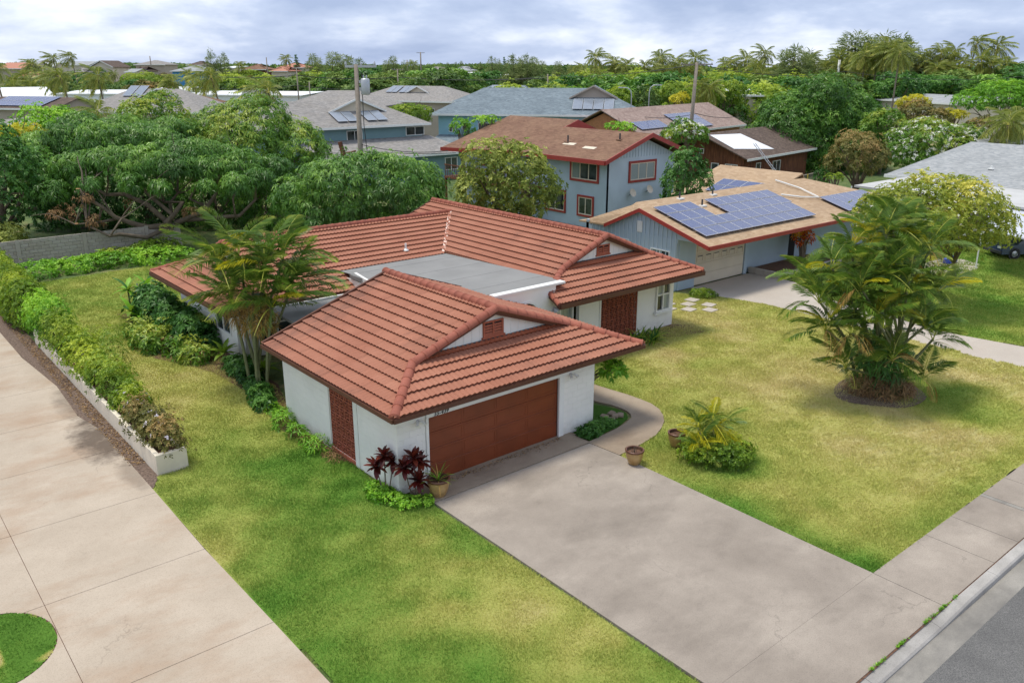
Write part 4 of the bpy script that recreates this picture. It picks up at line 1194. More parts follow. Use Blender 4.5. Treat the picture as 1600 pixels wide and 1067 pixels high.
# ---- tan roofed house next door
T = thing('tan_roofed_house', 'blue-grey single storey house with tan shingle roof covered in solar panels', 'house', (42, 30, 0))
def tb(name, mb, mat, parent=None, **k): return mb.build(name, M[mat], parent or T, world=True, **k)
mb = MB()
mb.box(33.4, 33.6, 26.95, 33.5, 0, 2.75); mb.box(33.602, 34.95, 26.9, 27.1, 0, 2.95); mb.box(39.3, 40.3, 27.1, 27.3, 0, 2.95)
mb.box(33.4, 50.0, 33.3, 33.5, 0, 2.9)
mb.box(40.302, 44.0, 27.14, 27.3, 0, 2.95); mb.box(46.0, 54, 27.1, 27.29, 0, 2.9); mb.box(53.8, 54, 27.3, 34, 0, 2.9)
wl_ = tb('wall', mb, 'blue')
g = MB(); g.add([(33.42, 25.6, 2.72), (33.42, 33.4, 2.72), (33.42, 29.6, 3.9), (33.55, 25.6, 2.72), (33.55, 33.4, 2.72), (33.55, 29.6, 3.9)], [(0, 2, 1), (3, 4, 5), (0, 1, 4, 3)])
g.box(33.42, 33.55, 26.9, 33.4, 2.5, 2.72)
tb('gable_wall', g, 'blue')
for y in np.arange(27.0, 33.3, .3):
    top = 2.72 + 1.18 * (1 - abs(y - 29.6) / 3.95) - .1
    tb('batten', MB().box(33.37, 33.395, y, y + .05, .3, top), 'blue2')
win(T, 'x', 33.4, 27.35, 28.65, 1.15, 2.05, cols=2, fw=.05, world=True, glass=['glass', 'curtain'])
win(T, 'x', 33.4, 30.2, 31.4, 1.35, 2.25, cols=2, fw=.05, world=True, glass=['glass', 'curtain'])
vt = tb('gable_vent', MB().box(33.36, 33.40, 29.3, 29.65, 2.75, 3.35), 'whitetrim')
for z in np.arange(2.8, 3.3, .08): tb('slat', MB().box(33.34, 33.36, 29.32, 29.63, z, z + .045), 'whitetrim', vt)
# garage door with two rows of small panels
gd = tb('garage_door', MB().box(35.0, 39.3, 27.0, 27.05, .02, 2.35), 'whitetrim')
for r in range(4):
    sct = tb('door_panel', MB().bev(35.0, 39.3, 26.96, 26.999, .04 + r * .57, .04 + r * .57 + .56, .006), 'creamw', gd)
for r in (2, 3):
    for c in range(6):
        a = 35.12 + c * .70
        f_ = MB(); z0 = .12 + r * .57
        f_.box(a, a + .55, 26.925, 26.958, z0, z0 + .05); f_.box(a, a + .55, 26.925, 26.958, z0 + .36, z0 + .41); f_.box(a, a + .05, 26.925, 26.958, z0 + .05, z0 + .36); f_.box(a + .5, a + .55, 26.925, 26.958, z0 + .05, z0 + .36)
        q = tb('door_moulding', f_, 'creamw', gd)
        tb('slot', MB().box(a + .06, a + .49, 26.950, 26.958, z0 + .3, z0 + .355), 'bolt', gd)
tb('post', MB().box(39.34, 39.6, 26.9, 27.09, 0, 2.8), 'blue')
tb('dark_doorway', MB().box(44.0, 44.8, 27.2, 27.3, 0, 2.6), 'dark')
tb('entry_wall', MB().box(44.8, 46.0, 27.2, 27.3, 0, 2.9), 'blue')
# roof
sa = .288
zA = lambda y: 2.72 + sa * (y - 24.7)
RX = 43.4
rf = MB()
rf.slab([(33.1, 24.7, 2.72), (55.0, 24.7, 2.72), (49.5, 30.0, zA(30)), (33.6, 30.0, zA(30)), (33.1, 29.3, zA(29.3))], .09)
rf.slab([(33.1, 29.3, zA(29.3)), (33.6, 30.0, zA(30)), (49.5, 30.0, zA(30)), (49.5, 34.3, 2.72), (33.6, 34.3, 2.72), (33.1, 31.8, 2.9)], .09)
rf.slab([(55.0, 24.7, 2.72), (55.0, 36.0, 2.72), (49.52, 30.02, zA(30) - .004)], .09)
rf.slab([(49.5, 30.02, 4.55), (49.5, 36.5, 4.55), (44.2, 36.5, 2.95), (44.2, 31.0, 2.97), (45.6, 30.02, 3.4)], .09)
rf.slab([(49.5, 36.5, 4.55), (49.5, 30.02, 4.55), (55.2, 33, 2.9), (55.2, 36.5, 2.9)], .09)
tb('roof', rf, 'sh_tan')
fa = MB()
def rail(fm, a, b, w=.05, h=.2, dz=-.2):
    a, b = Vector(a), Vector(b); d = b - a; d.z = 0; d.normalize(); nn = Vector((d.y, -d.x, 0)) * w
    vs = []
    for hh in (dz, dz + h):
        for p in (a, b, b + nn, a + nn): vs.append(p + Vector((0, 0, hh)))
    fm.add(vs, [(0, 3, 2, 1), (4, 5, 6, 7), (0, 1, 5, 4), (1, 2, 6, 5), (2, 3, 7, 6), (3, 0, 4, 7)])
for a, b in (((33.1, 24.7, 2.74), (55.0, 24.7, 2.74)), ((33.1, 29.3, 4.06), (33.1, 24.7, 2.74)), ((33.1, 31.8, 2.92), (33.1, 29.3, 4.06))):
    rl = MB(); rail(rl, a, b); tb('fascia', rl, 'redtrim')
sl_v = Vector((0, 1, sa)).normalized()
pv_array(T, (33.75, 25.45, zA(25.45)), (1, 0, 0), sl_v, 10, 2, 1.0, .9)
pv_array(T, (33.75, 27.22, zA(27.22)), (1, 0, 0), sl_v, 3, 2, 1.0, .9)
pv_array(T, (38.0, 27.22, zA(27.22)), (1, 0, 0), sl_v, 6, 2, 1.0, .9)
vB = Vector((1, 0, .302)).normalized()
zB = lambda x: 4.55 - .302 * (49.5 - x)
pv_array(T, (45.2, 34.4, zB(45.2)), (0, -1, 0), vB, 5, 2, 1.0, 1.0)
pv_array(T, (46.9, 25.2, zA(25.2)), (1, 0, 0), sl_v, 5, 1, 1.0, 2.1)
for x, y in ((37.4, 28.6), (36.8, 29.7), (39.6, 29.6)): vent(T, x, y, zA(y))
pp = [(44.4, 28.2, zA(28.2) + .12), (45.5, 27.6, zA(27.6) + .12), (46.9, 27.2, zA(27.2) + .12), (47.0, 28.6, zA(28.6) + .12), (46.4, 30.0, zA(30) + .12)]
tb('conduit', MB().tube(pp, .05, 6), 'whitetrim')
# raised bed in front of it
pb = thing('brick_planter', 'low weathered grey planter with dark soil before the blue-grey house wall', 'planter', (42, 25.6, 0))
for a, b, c, d in ((39.9, 46.0, 24.75, 24.97), (39.9, 40.12, 24.972, 27.0)):
    n_ = int(max(b - a, d - c) / .42)
    for i in range(n_):
        if b - a > d - c: m_ = MB().bev(a + (b - a) * i / n_ + .006, a + (b - a) * (i + 1) / n_ - .006, c, d, 0.01, .32, .01)
        else: m_ = MB().bev(a, b, c + (d - c) * i / n_ + .006, c + (d - c) * (i + 1) / n_ - .006, 0.01, .32, .01)
        m_.build('brick', M['cblock'], pb, world=True)
MB().box(40.125, 46.0, 24.975, 27.0, .02, .22).build('soil', M['soil'], pb, world=True)
# stepping stones
ssx = [(1075, 465), (1092, 459), (1108, 464), (1122, 470), (1067, 471), (1085, 473), (1105, 474), (1098, 467)]
for i, q in enumerate([(29.9, 25.6), (30.55, 24.9), (31.2, 24.2), (31.9, 23.5), (30.5, 26.2), (31.2, 25.5), (31.9, 24.8), (32.6, 24.1), (32.7, 25.2)]):
    st = MB().bev(-.3, .3, -.28, .28, 0, .05, .01).mesh('paving_stone', M['conc_pale'])
    o = link('paving_stone', st); o.location = (q[0], q[1], .01); o.rotation_euler = (0, 0, random.uniform(-.12, .12) + .1)
    tag(o, 'square cream stepping stone laid in the grass beside the pale driveway', 'paving stone', 'stepping stones by the pale driveway')

# ---- two storey blue house
B = thing('blue_house', 'two storey pale blue house with brown shingle roof and red trim', 'house', (46, 48, 0))
def bb_(name, mb, mat, parent=None, **k): return mb.build(name, M[mat], parent or B, world=True, **k)
mb = MB(); mb.box(42.75, 42.95, 41.0, 57.5, 0, 4.95); mb.box(49.8, 50.0, 41.21, 57.5, 0, 4.95); mb.box(42.952, 49.8, 57.3, 57.5, 0, 4.95)
bb_('wall', mb, 'blue')
g = MB(); g.box(42.76, 50.0, 41.0, 41.2, 0, 4.95); g.add([(42.76, 41.0, 4.95), (50.0, 41.0, 4.95), (46.4, 41.0, 6.3), (42.76, 41.2, 4.95), (50.0, 41.2, 4.95), (46.4, 41.2, 6.3)], [(0, 1, 2), (3, 5, 4)])
bb_('front_wall', g, 'blue2')
for x in np.arange(43.2, 49.8, .3):
    top = 4.95 + 1.3 * (1 - abs(x - 46.4) / 3.6)
    if top > 5.1: bb_('batten', MB().box(x, x + .05, 40.975, 40.998, 4.98, top - .1), 'blue')
win(B, 'y', 41.0, 45.1, 47.7, 3.35, 4.55, cols=3, fw=.07, frame='creamw', surround='redtrim', sw_=.16, glass=['curtain'], world=True)
win(B, 'x', 42.75, 41.9, 44.5, 3.4, 4.6, cols=3, fw=.07, frame='creamw', surround='redtrim', sw_=.16, glass=['glass', 'glass', 'curtain'], world=True)
win(B, 'x', 42.75, 42.3, 43.7, .9, 2.15, cols=2, fw=.07, frame='creamw', surround='redtrim', sw_=.14, world=True)
win(B, 'x', 42.75, 45.2, 47.2, .9, 2.3, cols=2, fw=.07, frame='creamw', surround='redtrim', sw_=.14, world=True)
win(B, 'x', 42.75, 53.2, 55.2, 3.4, 4.6, cols=2, fw=.07, frame='redtrim', world=True)
rf = MB()
rf.slab([(41.7, 40.2, 4.98), (46.4, 40.2, 6.62), (46.4, 49.2, 6.62), (41.7, 49.2, 4.98)][::-1], .12)
rf.slab([(51.1, 40.2, 4.98), (51.1, 49.2, 4.98), (46.4, 49.2, 6.62), (46.4, 40.2, 6.62)][::-1], .12)
rf.slab([(40.4, 57.6, 4.80), (41.7, 49.2, 4.98), (47.8, 49.2, 7.1), (47.8, 57.6, 7.1)], .12) 
rf.slab([(47.8, 49.2, 7.1), (53.4, 49.2, 5.1), (53.4, 57.6, 5.1), (47.8, 57.6, 7.1)], .12)
bb_('roof', rf, 'sh_brown')
bb_('red_gable', MB().add([(46.2, 49.12, 6.56), (50.2, 49.12, 6.15), (47.8, 49.12, 7.1), (46.2, 49.18, 6.56), (50.2, 49.18, 6.15), (47.8, 49.18, 7.1)], [(0, 1, 2), (3, 5, 4), (0, 2, 5, 3), (2, 1, 4, 5)]), 'redtrim')
for a, b in (((41.7, 40.2, 5.0), (46.4, 40.2, 6.64)), ((46.4, 40.2, 6.64), (51.1, 40.2, 5.0)), ((41.7, 49.0, 5.0), (41.7, 40.2, 5.0)), ((40.4, 57.6, 4.82), (41.7, 49.2, 5.0)), ((51.1, 40.2, 5.0), (51.1, 49, 5.0))):
    rl = MB(); rail(rl, a, b, h=.30, dz=-.28, w=.08); bb_('fascia', rl, 'redtrim')
vent(B, 43.9, 46.2, 5.77, .5, .06, 'bolt', 'sh_brown'); vent(B, 45.0, 42.0, 6.14, .45, .06, 'bolt', 'sh_brown')
for (x, y) in ((43.5, 45.2), (43.2, 42.8)):
    z = 4.98 + .349 * (x - 41.7)
    bb_('roof_patch', MB().slab([(x, y, z + .03), (x + .35, y, z + .15), (x + .35, y + 1.2, z + .15), (x, y + 1.2, z + .03)], .01), 'creamw')
dish = MB(); dish.lathe([(0.001, 0), (.15, .02), (.30, .09), (.31, .10)], 14)
for x, z in ((45.1, 1.9 + .6), (46.9, 2.1 + .5)):
    d = link('satellite_dish', dish.mesh('satellite_dish', M['creamw']), B, world_to(B) @ Matrix.Translation((x, 40.7, z)) @ Matrix.Rotation(math.radians(65), 4, 'X'))
    MB().tube([(x, 40.99, z - .2), (x, 40.72, z)], .02, 6).build('bracket', M['bolt'], d, world=True)
# deck with railing behind the tree
dk = bb_('deck', MB().box(40.6, 42.7, 47.5, 57.5, 2.35, 2.5), 'wood')
for y in np.arange(47.6, 57.5, .25): bb_('baluster', MB().box(40.62, 40.66, y, y + .04, 2.5, 3.4), 'wood', dk)
bb_('rail', MB().box(40.6, 40.7, 47.5, 57.5, 3.4, 3.48), 'wood', dk)
for y in (47.6, 52.5, 57.4): bb_('post', MB().box(40.62, 40.76, y - .07, y + .07, 0, 2.35), 'wood', dk)

# ---- generic far house in a local frame: x across, y away, front wall y=0
def house(name, label, cat, loc, rz, w, d, h, rise, wall, roof, kind='hip', over=.7, trim='whitetrim', wins=(), left=(), gable=None, group=None, solar=None, lower=None, ridge_in=None):
    t = thing(name, label, cat, loc, rz, group)
    mb = MB(); T_ = .15
    mb.box(0, w, 0, T_, -.3, h); mb.box(0, w, d - T_, d, -.3, h); mb.box(0, T_, T_ + .001, d - T_ - .001, -.3, h); mb.box(w - T_, w, T_ + .001, d - T_ - .001, -.3, h)
    mb.build('wall', M[wall], t)
    o = over; th = .1
    r = MB(); y0, y1, x0, x1 = -o, d + o, -o, w + o
    k = (rise) / (d / 2 + o)
    ym = d / 2
    zb = h - k * 0 + .02
    if kind == 'hip':
        ri = d / 2 + o if ridge_in is None else ridge_in
        A, B_, C_, D_ = (x0, y0, zb), (x1, y0, zb), (x1, y1, zb), (x0, y1, zb)
        P, Q = (x0 + ri, ym, zb + rise), (x1 - ri, ym, zb + rise)
        r.slab([A, B_, Q, P], th); r.slab([C_, D_, P, Q], th); r.slab([D_, A, P], th); r.slab([B_, C_, Q], th)
    elif kind == 'gable':      # ridge along x
        r.slab([(x0, y0, zb), (x1, y0, zb), (x1, ym, zb + rise), (x0, ym, zb + rise)], th); r.slab([(x1, y1, zb), (x0, y1, zb), (x0, ym, zb + rise), (x1, ym, zb + rise)], th)
        gm = MB()
        for x in (0, w - T_):
            gm.add([(x, 0, h), (x, d, h), (x, ym, h + rise * .84), (x + T_, 0, h), (x + T_, d, h), (x + T_, ym, h + rise * .84)], [(0, 2, 1), (3, 4, 5)])
        gm.build('gable_wall', M[wall if not gable else gable], t)
    elif kind == 'gabley':     # ridge along y, gable facing the camera
        xm = w / 2
        r.slab([(x0, y1, zb), (x0, y0, zb), (xm, y0, zb + rise), (xm, y1, zb + rise)], th); r.slab([(x1, y0, zb), (x1, y1, zb), (xm, y1, zb + rise), (xm, y0, zb + rise)], th)
        MB().add([(0, 0, h), (w, 0, h), (xm, 0, h + rise * .85), (0, T_, h), (w, T_, h), (xm, T_, h + rise * .85)], [(0, 1, 2), (3, 5, 4)]).build('gable_wall', M[gable or wall], t)
        for a, b in (((x0, y0, zb), (xm, y0, zb + rise)), ((xm, y0, zb + rise), (x1, y0, zb))):
            rl = MB(); rail(rl, a, b, h=.25, dz=-.22); rl.build('barge_board', M[trim], t)
    else:
        r.slab([(x0, y0, zb), (x1, y0, zb), (x1, y1, zb + rise), (x0, y1, zb + rise)], th)
    r.build('roof', M[roof], t)
    if kind != 'gabley':
        rl = MB(); rail(rl, (x0, y0, zb), (x1, y0, zb), h=.22, dz=-.2); rl.build('fascia', M[trim], t)
        rl = MB(); rail(rl, (x0, y1 if kind == 'hip' else y0 + .01, zb), (x0, y0, zb), h=.22, dz=-.2)
        if kind == 'hip': rl.build('fascia', M[trim], t)
    for (u0, u1, z0, z1, c) in wins: win(t, 'y', 0, u0, u1, z0, z1, cols=c, fw=.06)
    for (u0, u1, z0, z1, c) in left: win(t, 'x', 0, u0, u1, z0, z1, cols=c, fw=.06)
    return t, k, zb
def dutch(t, k, zb, o, xc, half, y0, peak, roof, trim, wall):
    """small gable standing on the front slope of house t"""
    z0 = zb + k * (y0 + o)
    g = MB().add([(xc - half * .9, y0, z0), (xc + half * .9, y0, z0), (xc, y0, z0 + peak * .88), (xc - half * .9, y0 + .1, z0), (xc + half * .9, y0 + .1, z0), (xc, y0 + .1, z0 + peak * .88)], [(0, 1, 2), (3, 5, 4)])
    g.build('gable_wall', M[wall], t)
    yb = y0 + peak / k
    r = MB(); r.slab([(xc - half, y0 - .35, z0 - .05), (xc, y0 - .35, z0 + peak), (xc, yb, z0 + peak), (xc - half, y0 + .2, z0 + .02)][::-1], .08)
    r.slab([(xc + half, y0 - .35, z0 - .05), (xc + half, y0 + .2, z0 + .02), (xc, yb, z0 + peak), (xc, y0 - .35, z0 + peak)][::-1], .08)
    r.build('gable_roof', M[roof], t)
    for a, b in (((xc - half, y0 - .36, z0 - .03), (xc, y0 - .36, z0 + peak + .02)), ((xc, y0 - .36, z0 + peak + .02), (xc + half, y0 - .36, z0 - .03))):
        rl = MB(); rail(rl, a, b, h=.2, dz=-.17); rl.build('barge_board', M[trim], t)
def solar_heaters(t, k, zb, o, x0, y0, n, w=1.2, h=2.2, gap=.08, groups=None, mat='solarglass'):
    v = Vector((0, 1, k)).normalized()
    x = x0
    for i in range(n):
        if groups and i in groups: x += groups[i]
        pv_array(t, (x, y0, zb + k * (y0 + o)), (1, 0, 0), v, 1, 1, w, h, lift=.15, name='solar_collector', glass=mat, local=True)
        x += w + gap
RZ = AX - math.pi / 2
def at_ground(px, py, dh):
    p = D(px, py, dh); return Vector((p[0], p[1], float(terrain_z(p[0], p[1]))))
def m_per_px(dh): return dh / 1374.0
def house_at(name, label, cat, a, b, dl, dr_, d, rise, wall, roof, kind='hip', over=.6, floors=None, **kw):
    """a, b: left and right ends of the front eave as measured in the photograph; dl, dr_: their distances"""
    p, q = D(a[0], a[1], dl), D(b[0], b[1], dr_)
    z = (p[2] + q[2]) / 2
    ang = math.atan2(q[1] - p[1], q[0] - p[0]); wd = math.hypot(q[0] - p[0], q[1] - p[1])
    ux, uy = math.cos(ang), math.sin(ang)
    loc = (p[0] + over * (ux - uy), p[1] + over * (uy + ux))
    gz = float(terrain_z(*loc))
    if kw.get('deep'): gz = min(gz, z - 2.4)
    kw.pop('deep', None)
    h = max(z - gz, 2.2)
    return house(name, label, cat, (loc[0], loc[1], z - h), ang, wd - 2 * over, d, h, rise, wall, roof, kind, over, **kw)

# teal walled two storey house with the dutch gable and four solar collectors
pR = G(676, 193, 5.4); pL = G(398, 206, 5.4)
wq = pR[0] - pL[0]
tl, k_, zb_ = house('teal_house', 'two storey teal house with grey shingle roof and a dutch gable above four solar collectors', 'house', (pL[0] + .7, (pL[1] + pR[1]) / 2 + .7, 0), 0, wq - 1.4, 9.5, 5.4, 2.35, 'teal', 'sh_grey',
                    over=.7, ridge_in=4.5, wins=((9.0, 10.8, 4.0, 5.0, 2), (16.0, 18.3, 4.2, 5.1, 2)))
dutch(tl, k_, zb_, .7, 11.6, 3.4, 2.4, 1.25, 'sh_grey', 'whitetrim', 'creamw')
solar_heaters(tl, k_, zb_, .7, 8.2, .1, 4, 1.15, 2.1, groups={2: .9})
wloc = wq - 1.4
zl = MB(); zl.slab([(3.5, -5.2, 2.7), (wloc + 3.0, -5.2, 2.7), (wloc + .9, -.02, 4.1), (3.5, -.02, 4.1)], .1); zl.slab([(wloc + 3.0, -5.2, 2.7), (wloc + 3.0, 5, 2.7), (wloc + .9, 5, 4.1), (wloc + .9, -.02, 4.1)], .1)
zl.build('lower_roof', M['sh_grey'], tl)
MB().box(4, wloc + 2.4, -4.6, -4.45, -.1, 2.68).box(wloc + 2.25, wloc + 2.4, -4.44, 4, -.1, 2.68).build('lower_wall', M['teal'], tl)
rl = MB(); rail(rl, (3.5, -5.2, 2.72), (wloc + 3.0, -5.2, 2.72), h=.22, dz=-.2); rl.build('fascia', M['whitetrim'], tl)
win(tl, 'y', -4.6, wloc - .4, wloc + 1.2, .9, 2.2, cols=2, fw=.08)
# taupe apartment house
ta, k_, zb_ = house_at('taupe_apartment_house', 'long taupe two storey building with grey roof behind the utility pole', 'house', (545, 157), (716, 159.5), 150, 140, 10, 2.3, 'taupe', 'sh_grey', wins=((8.5, 10.5, 3.6, 4.6, 2), (14.6, 16.4, 3.6, 4.6, 2)), ridge_in=6)
dutch(ta, k_, zb_, .6, 11.6, 2.3, 2.6, 1.0, 'sh_grey', 'whitetrim', 'creamw')
solar_heaters(ta, k_, zb_, .6, 5.2, 2.2, 4, 1.1, 2.6, groups={2: .3})
# grey roof house between the poles (behind the teal one)
house_at('grey_roofed_house', 'low house with grey hip roof just left of the transformer pole', 'house', (440, 166), (600, 166), 120, 118, 9, 1.9, 'taupe', 'sh_grey', ridge_in=5)
# slate roofed light blue house
sl, k_, zb_ = house_at('slate_roofed_house', 'light blue two storey house with wide slate blue roof and solar collectors', 'house', (672, 177), (1003, 183), 104, 100, 10, 2.9, 'sky', 'sh_slate', over=.8,
                      wins=((1.3, 2.1, 3.6, 4.6, 2), (2.9, 3.6, 3.9, 4.6, 1), (4.9, 7.4, 3.4, 4.7, 3), (1.4, 3.0, .9, 2.1, 2), (18.0, 19.4, 3.2, 4.9, 2), (20.6, 21.6, 3.5, 4.8, 1)), ridge_in=5.5)
dutch(sl, k_, zb_, .8, 18.5, 2.9, 2.9, 1.4, 'sh_slate', 'taupe', 'taupe')
solar_heaters(sl, k_, zb_, .8, 16.2, .2, 4, 1.15, 2.4)
MB().slab([(-.6, -3.2, 2.5), (10, -3.2, 2.5), (9.5, -.02, 3.3), (0, -.02, 3.3)], .1).build('lower_roof', M['sh_slate'], sl)
rl = MB(); rail(rl, (-.6, -3.2, 2.52), (10, -3.2, 2.52), h=.2, dz=-.2); rl.build('fascia', M['whitetrim'], sl)
MB().box(20.0, 24.2, -4.2, 4, 4.9, 5.0).build('porch_roof', M['sh_slate'], sl)
for x in (20.2, 22.1, 24.0): MB().box(x, x + .15, -4.1, -3.95, 0, 4.9).build('porch_post', M['bolt'], sl)
# second slate roof further back
s2, k_, zb_ = house_at('slate_roofed_house', 'distant slate blue roof with two solar collectors behind the light blue house', 'house', (705, 160), (835, 160), 138, 134, 10, 2.4, 'sky', 'sh_slate', ridge_in=5)
solar_heaters(s2, k_, zb_, .6, 4.6, 2.7, 4, 1.0, 2.2, groups={2: .3})
dutch(s2, k_, zb_, .6, 10.0, 1.7, 3.2, .8, 'sh_slate', 'whitetrim', 'sky')
house_at('white_roofed_hall', 'white curved metal roof behind the slate blue roofs', 'building', (800, 150), (852, 150), 165, 165, 7, 1.1, 'creamw', 'whitemetal')
# brown tiled gable house
bt_, k_, zb_ = house_at('brown_tiled_house', 'mauve tiled roof house with wooden gable end and white windows', 'house', (1006, 212), (1166, 196), 92, 112, 10, 2.6, 'woodred', 'sh_mauve', kind='gable', gable='woodred', left=((3.8, 5.2, 2.6, 3.7, 2), (7.0, 7.6, 2.7, 3.3, 1)))
vq = Vector((0, 1, k_)).normalized()
pv_array(bt_, (.6, .4, zb_ + k_ * 1.0), (1, 0, 0), vq, 6, 1, 1.0, 1.7, local=True)
pv_array(bt_, (9.5, -.2, zb_ + k_ * .4), (1, 0, 0), vq, 7, 2, 1.0, 1.7, local=True)
# weathered wooden house with a patched roof
wh, k_, zb_ = house_at('wooden_house', 'weathered brown wooden house with dark shingle roof and white roof patch', 'house', (1168, 247), (1276, 234), 80, 92, 9, 2.1, 'wood', 'sh_dark', kind='gable', gable='wood', over=.7,
                      wins=((2.6, 3.6, .4, 2.2, 1), (6.3, 8.1, .9, 2.1, 2)), left=((.6, 1.9, .5, 2.2, 2), (2.6, 3.4, .3, 2.2, 1), (6.9, 8.2, .9, 2.1, 2), (4.3, 4.8, 3.0, 3.5, 1)))
MB().slab([(.2, 1.2, zb_ + k_ * 1.9 + .05), (6.8, .2, zb_ + k_ * .9 + .05), (6.0, 3.6, zb_ + k_ * 4.3 + .05), (.4, 4.0, zb_ + k_ * 4.7 + .05)], .03).build('roof_patch', M['whitemetal'], wh)
for i, x in enumerate(np.arange(.1, 9.6, .35)): MB().box(x, x + .04, -.03, -.002, 0, 2.5).build('batten', M['wood'], wh)
dkk = MB().box(-2.2, 10.2, -3.2, -.1, -.2, -.05).build('deck', M['woodred'], wh)
for x in np.arange(-2.1, 10.2, .3): MB().box(x, x + .05, -3.2, -3.14, -.05, .85).build('baluster', M['polewood'], dkk)
MB().box(-2.2, 10.2, -3.24, -3.1, .85, .92).build('rail', M['polewood'], dkk)
# laundry and ladder
lp = wh.matrix_basis.copy()
def local_pt(mtx, x, y, z): return mtx @ Vector((x, y, z))
for i, (x, w_, h_, c, lb) in enumerate(((1.2, .75, 1.1, 'pink', 'pink towel hanging over the deck rail of the wooden house'), (3.4, .7, 1.3, 'whitec', 'white sheet hanging beside the leaning ladder'),
                                        (5.1, .5, 1.5, 'yellow', 'yellow cloth hanging at the corner of the deck'), (5.8, .6, .9, 'aqua', 'aqua towel hanging beside the yellow cloth'), (7.3, .3, 1.1, 'yellow', 'narrow yellow cloth at the right end of the deck rail'))):
    mb = MB(); n = 5; vs = []; fs = []
    for j in range(n + 1):
        for q in range(4):
            p = local_pt(lp, x + w_ * j / n, -3.30 - .03 * math.sin(j * 1.9 + q), .98 - h_ * q / 3); vs.append(p)
    for j in range(n):
        for q in range(3): fs.append((j * 4 + q, j * 4 + q + 1, (j + 1) * 4 + q + 1, (j + 1) * 4 + q))
    mb.add(vs, fs)
    tag(mb.build('towel', M[c], smooth=True), lb, 'towel')
la = thing('ladder', 'aluminium ladder leaning on the roof of the wooden house', 'ladder', tuple(local_pt(lp, 3.3, -3.6, 0)), wh.rotation_euler.z)
for s_ in (0, .42): MB().tube([(s_, 0, -.6), (s_ - 1.6, 3.6, 4.1)], .035, 6).build('rail', M['alum'], la)
for i in range(13):
    t = (i + .5) / 13
    MB().tube([(-1.6 * t, 3.6 * t, -.6 + 4.7 * t), (-1.6 * t + .42, 3.6 * t, -.6 + 4.7 * t)], .02, 5).build('rung', M['alum'], la)
# grey roofed house at the right edge with flat carport roof
gr_, k_, zb_ = house_at('grey_gabled_house', 'pale grey shingle roofed house at the right edge with a white flat porch roof', 'house', (1382, 274), (1640, 300), 68, 58, 11, 2.5, 'creamw', 'sh_pale', kind='hip', over=.7, ridge_in=3.4)
vent(gr_, *local_pt(gr_.matrix_basis, 6.4, 1.6, zb_ + k_ * 2.3)[:2], zb_ + k_ * 2.3, .2, .08, 'whitetrim'); vent(gr_, *local_pt(gr_.matrix_basis, 9.4, 1.6, zb_ + k_ * 2.3)[:2], zb_ + k_ * 2.3, .2, .08, 'whitetrim')
p1, p2, p3, p4 = D(1334, 296, 61), D(1628, 330, 50), D(1640, 303, 57), D(1420, 274, 66)
cp = MB().slab([(p[0], p[1], 2.95) for p in (p1, p2, p3, p4)], .14).build('porch_roof', M['porchroof'], gr_, world=True)
for p in (p1, p2): MB().tube([(p[0] + .4, p[1] + .4, 0), (p[0] + .4, p[1] + .4, 2.8)], .05, 6).build('porch_post', M['whitetrim'], gr_, world=True)
MB().tube([tuple(D(1436, 300, 58)[:2]) + (3.0,), tuple(D(1436, 300, 58)[:2]) + (3.45,)], .05, 6).build('vent_pipe', M['bolt'], cp, world=True) if False else None
aw = thing('metal_awning', 'light metal awning over the parked vehicles at the right edge', 'awning', tuple(G(1560, 372)), 0)
q1, q2, q3, q4 = D(1546, 324, 47), D(1640, 345, 43), D(1650, 316, 50), D(1550, 305, 53)
MB().slab([(q[0], q[1], z) for q, z in ((q1, 2.35), (q2, 2.35), (q3, 2.75), (q4, 2.75))], .08).build('awning_roof', M['greymetal'], aw, world=True)
for q in (q1, q2, q3, q4): MB().tube([(q[0] + .1, q[1] + .2, 0), (q[0] + .1, q[1] + .2, 2.4)], .04, 6).build('post', M['whitetrim'], aw, world=True)
# low roofs among the trees on the right
house_at('low_flat_building', 'low pale building with long grey roof between the trees on the right', 'building', (1362, 151), (1500, 168), 150, 128, 9, .8, 'creamw', 'sh_pale', kind='shed', over=.5)
house_at('tan_stucco_house', 'tan walled house with sloping white roof behind the big mango', 'house', (1150, 152), (1196, 147), 128, 128, 8, .7, 'creamw', 'whitemetal', kind='shed', over=.4)
house_at('white_roofed_house', 'white metal roof with dark stripes beyond the yellow-green trees', 'house', (1163, 143), (1200, 143), 175, 175, 8, .9, 'creamw', 'whitemetal', kind='gable')
house_at('pale_roofed_house', 'small pale roof behind the tall wooden pole', 'house', (1066, 142), (1092, 142), 160, 160, 7, 1.0, 'creamw', 'sh_pale', kind='gable')
gsl, k_, zb_ = house_at('grey_roofed_house', 'pale roof corner with a tilted solar collector at the right edge', 'house', (1544, 240), (1660, 246), 74, 72, 8, .6, 'creamw', 'sh_pale', kind='shed')
solar_heaters(gsl, k_, zb_, .6, .4, .5, 2, 1.1, 2.0)
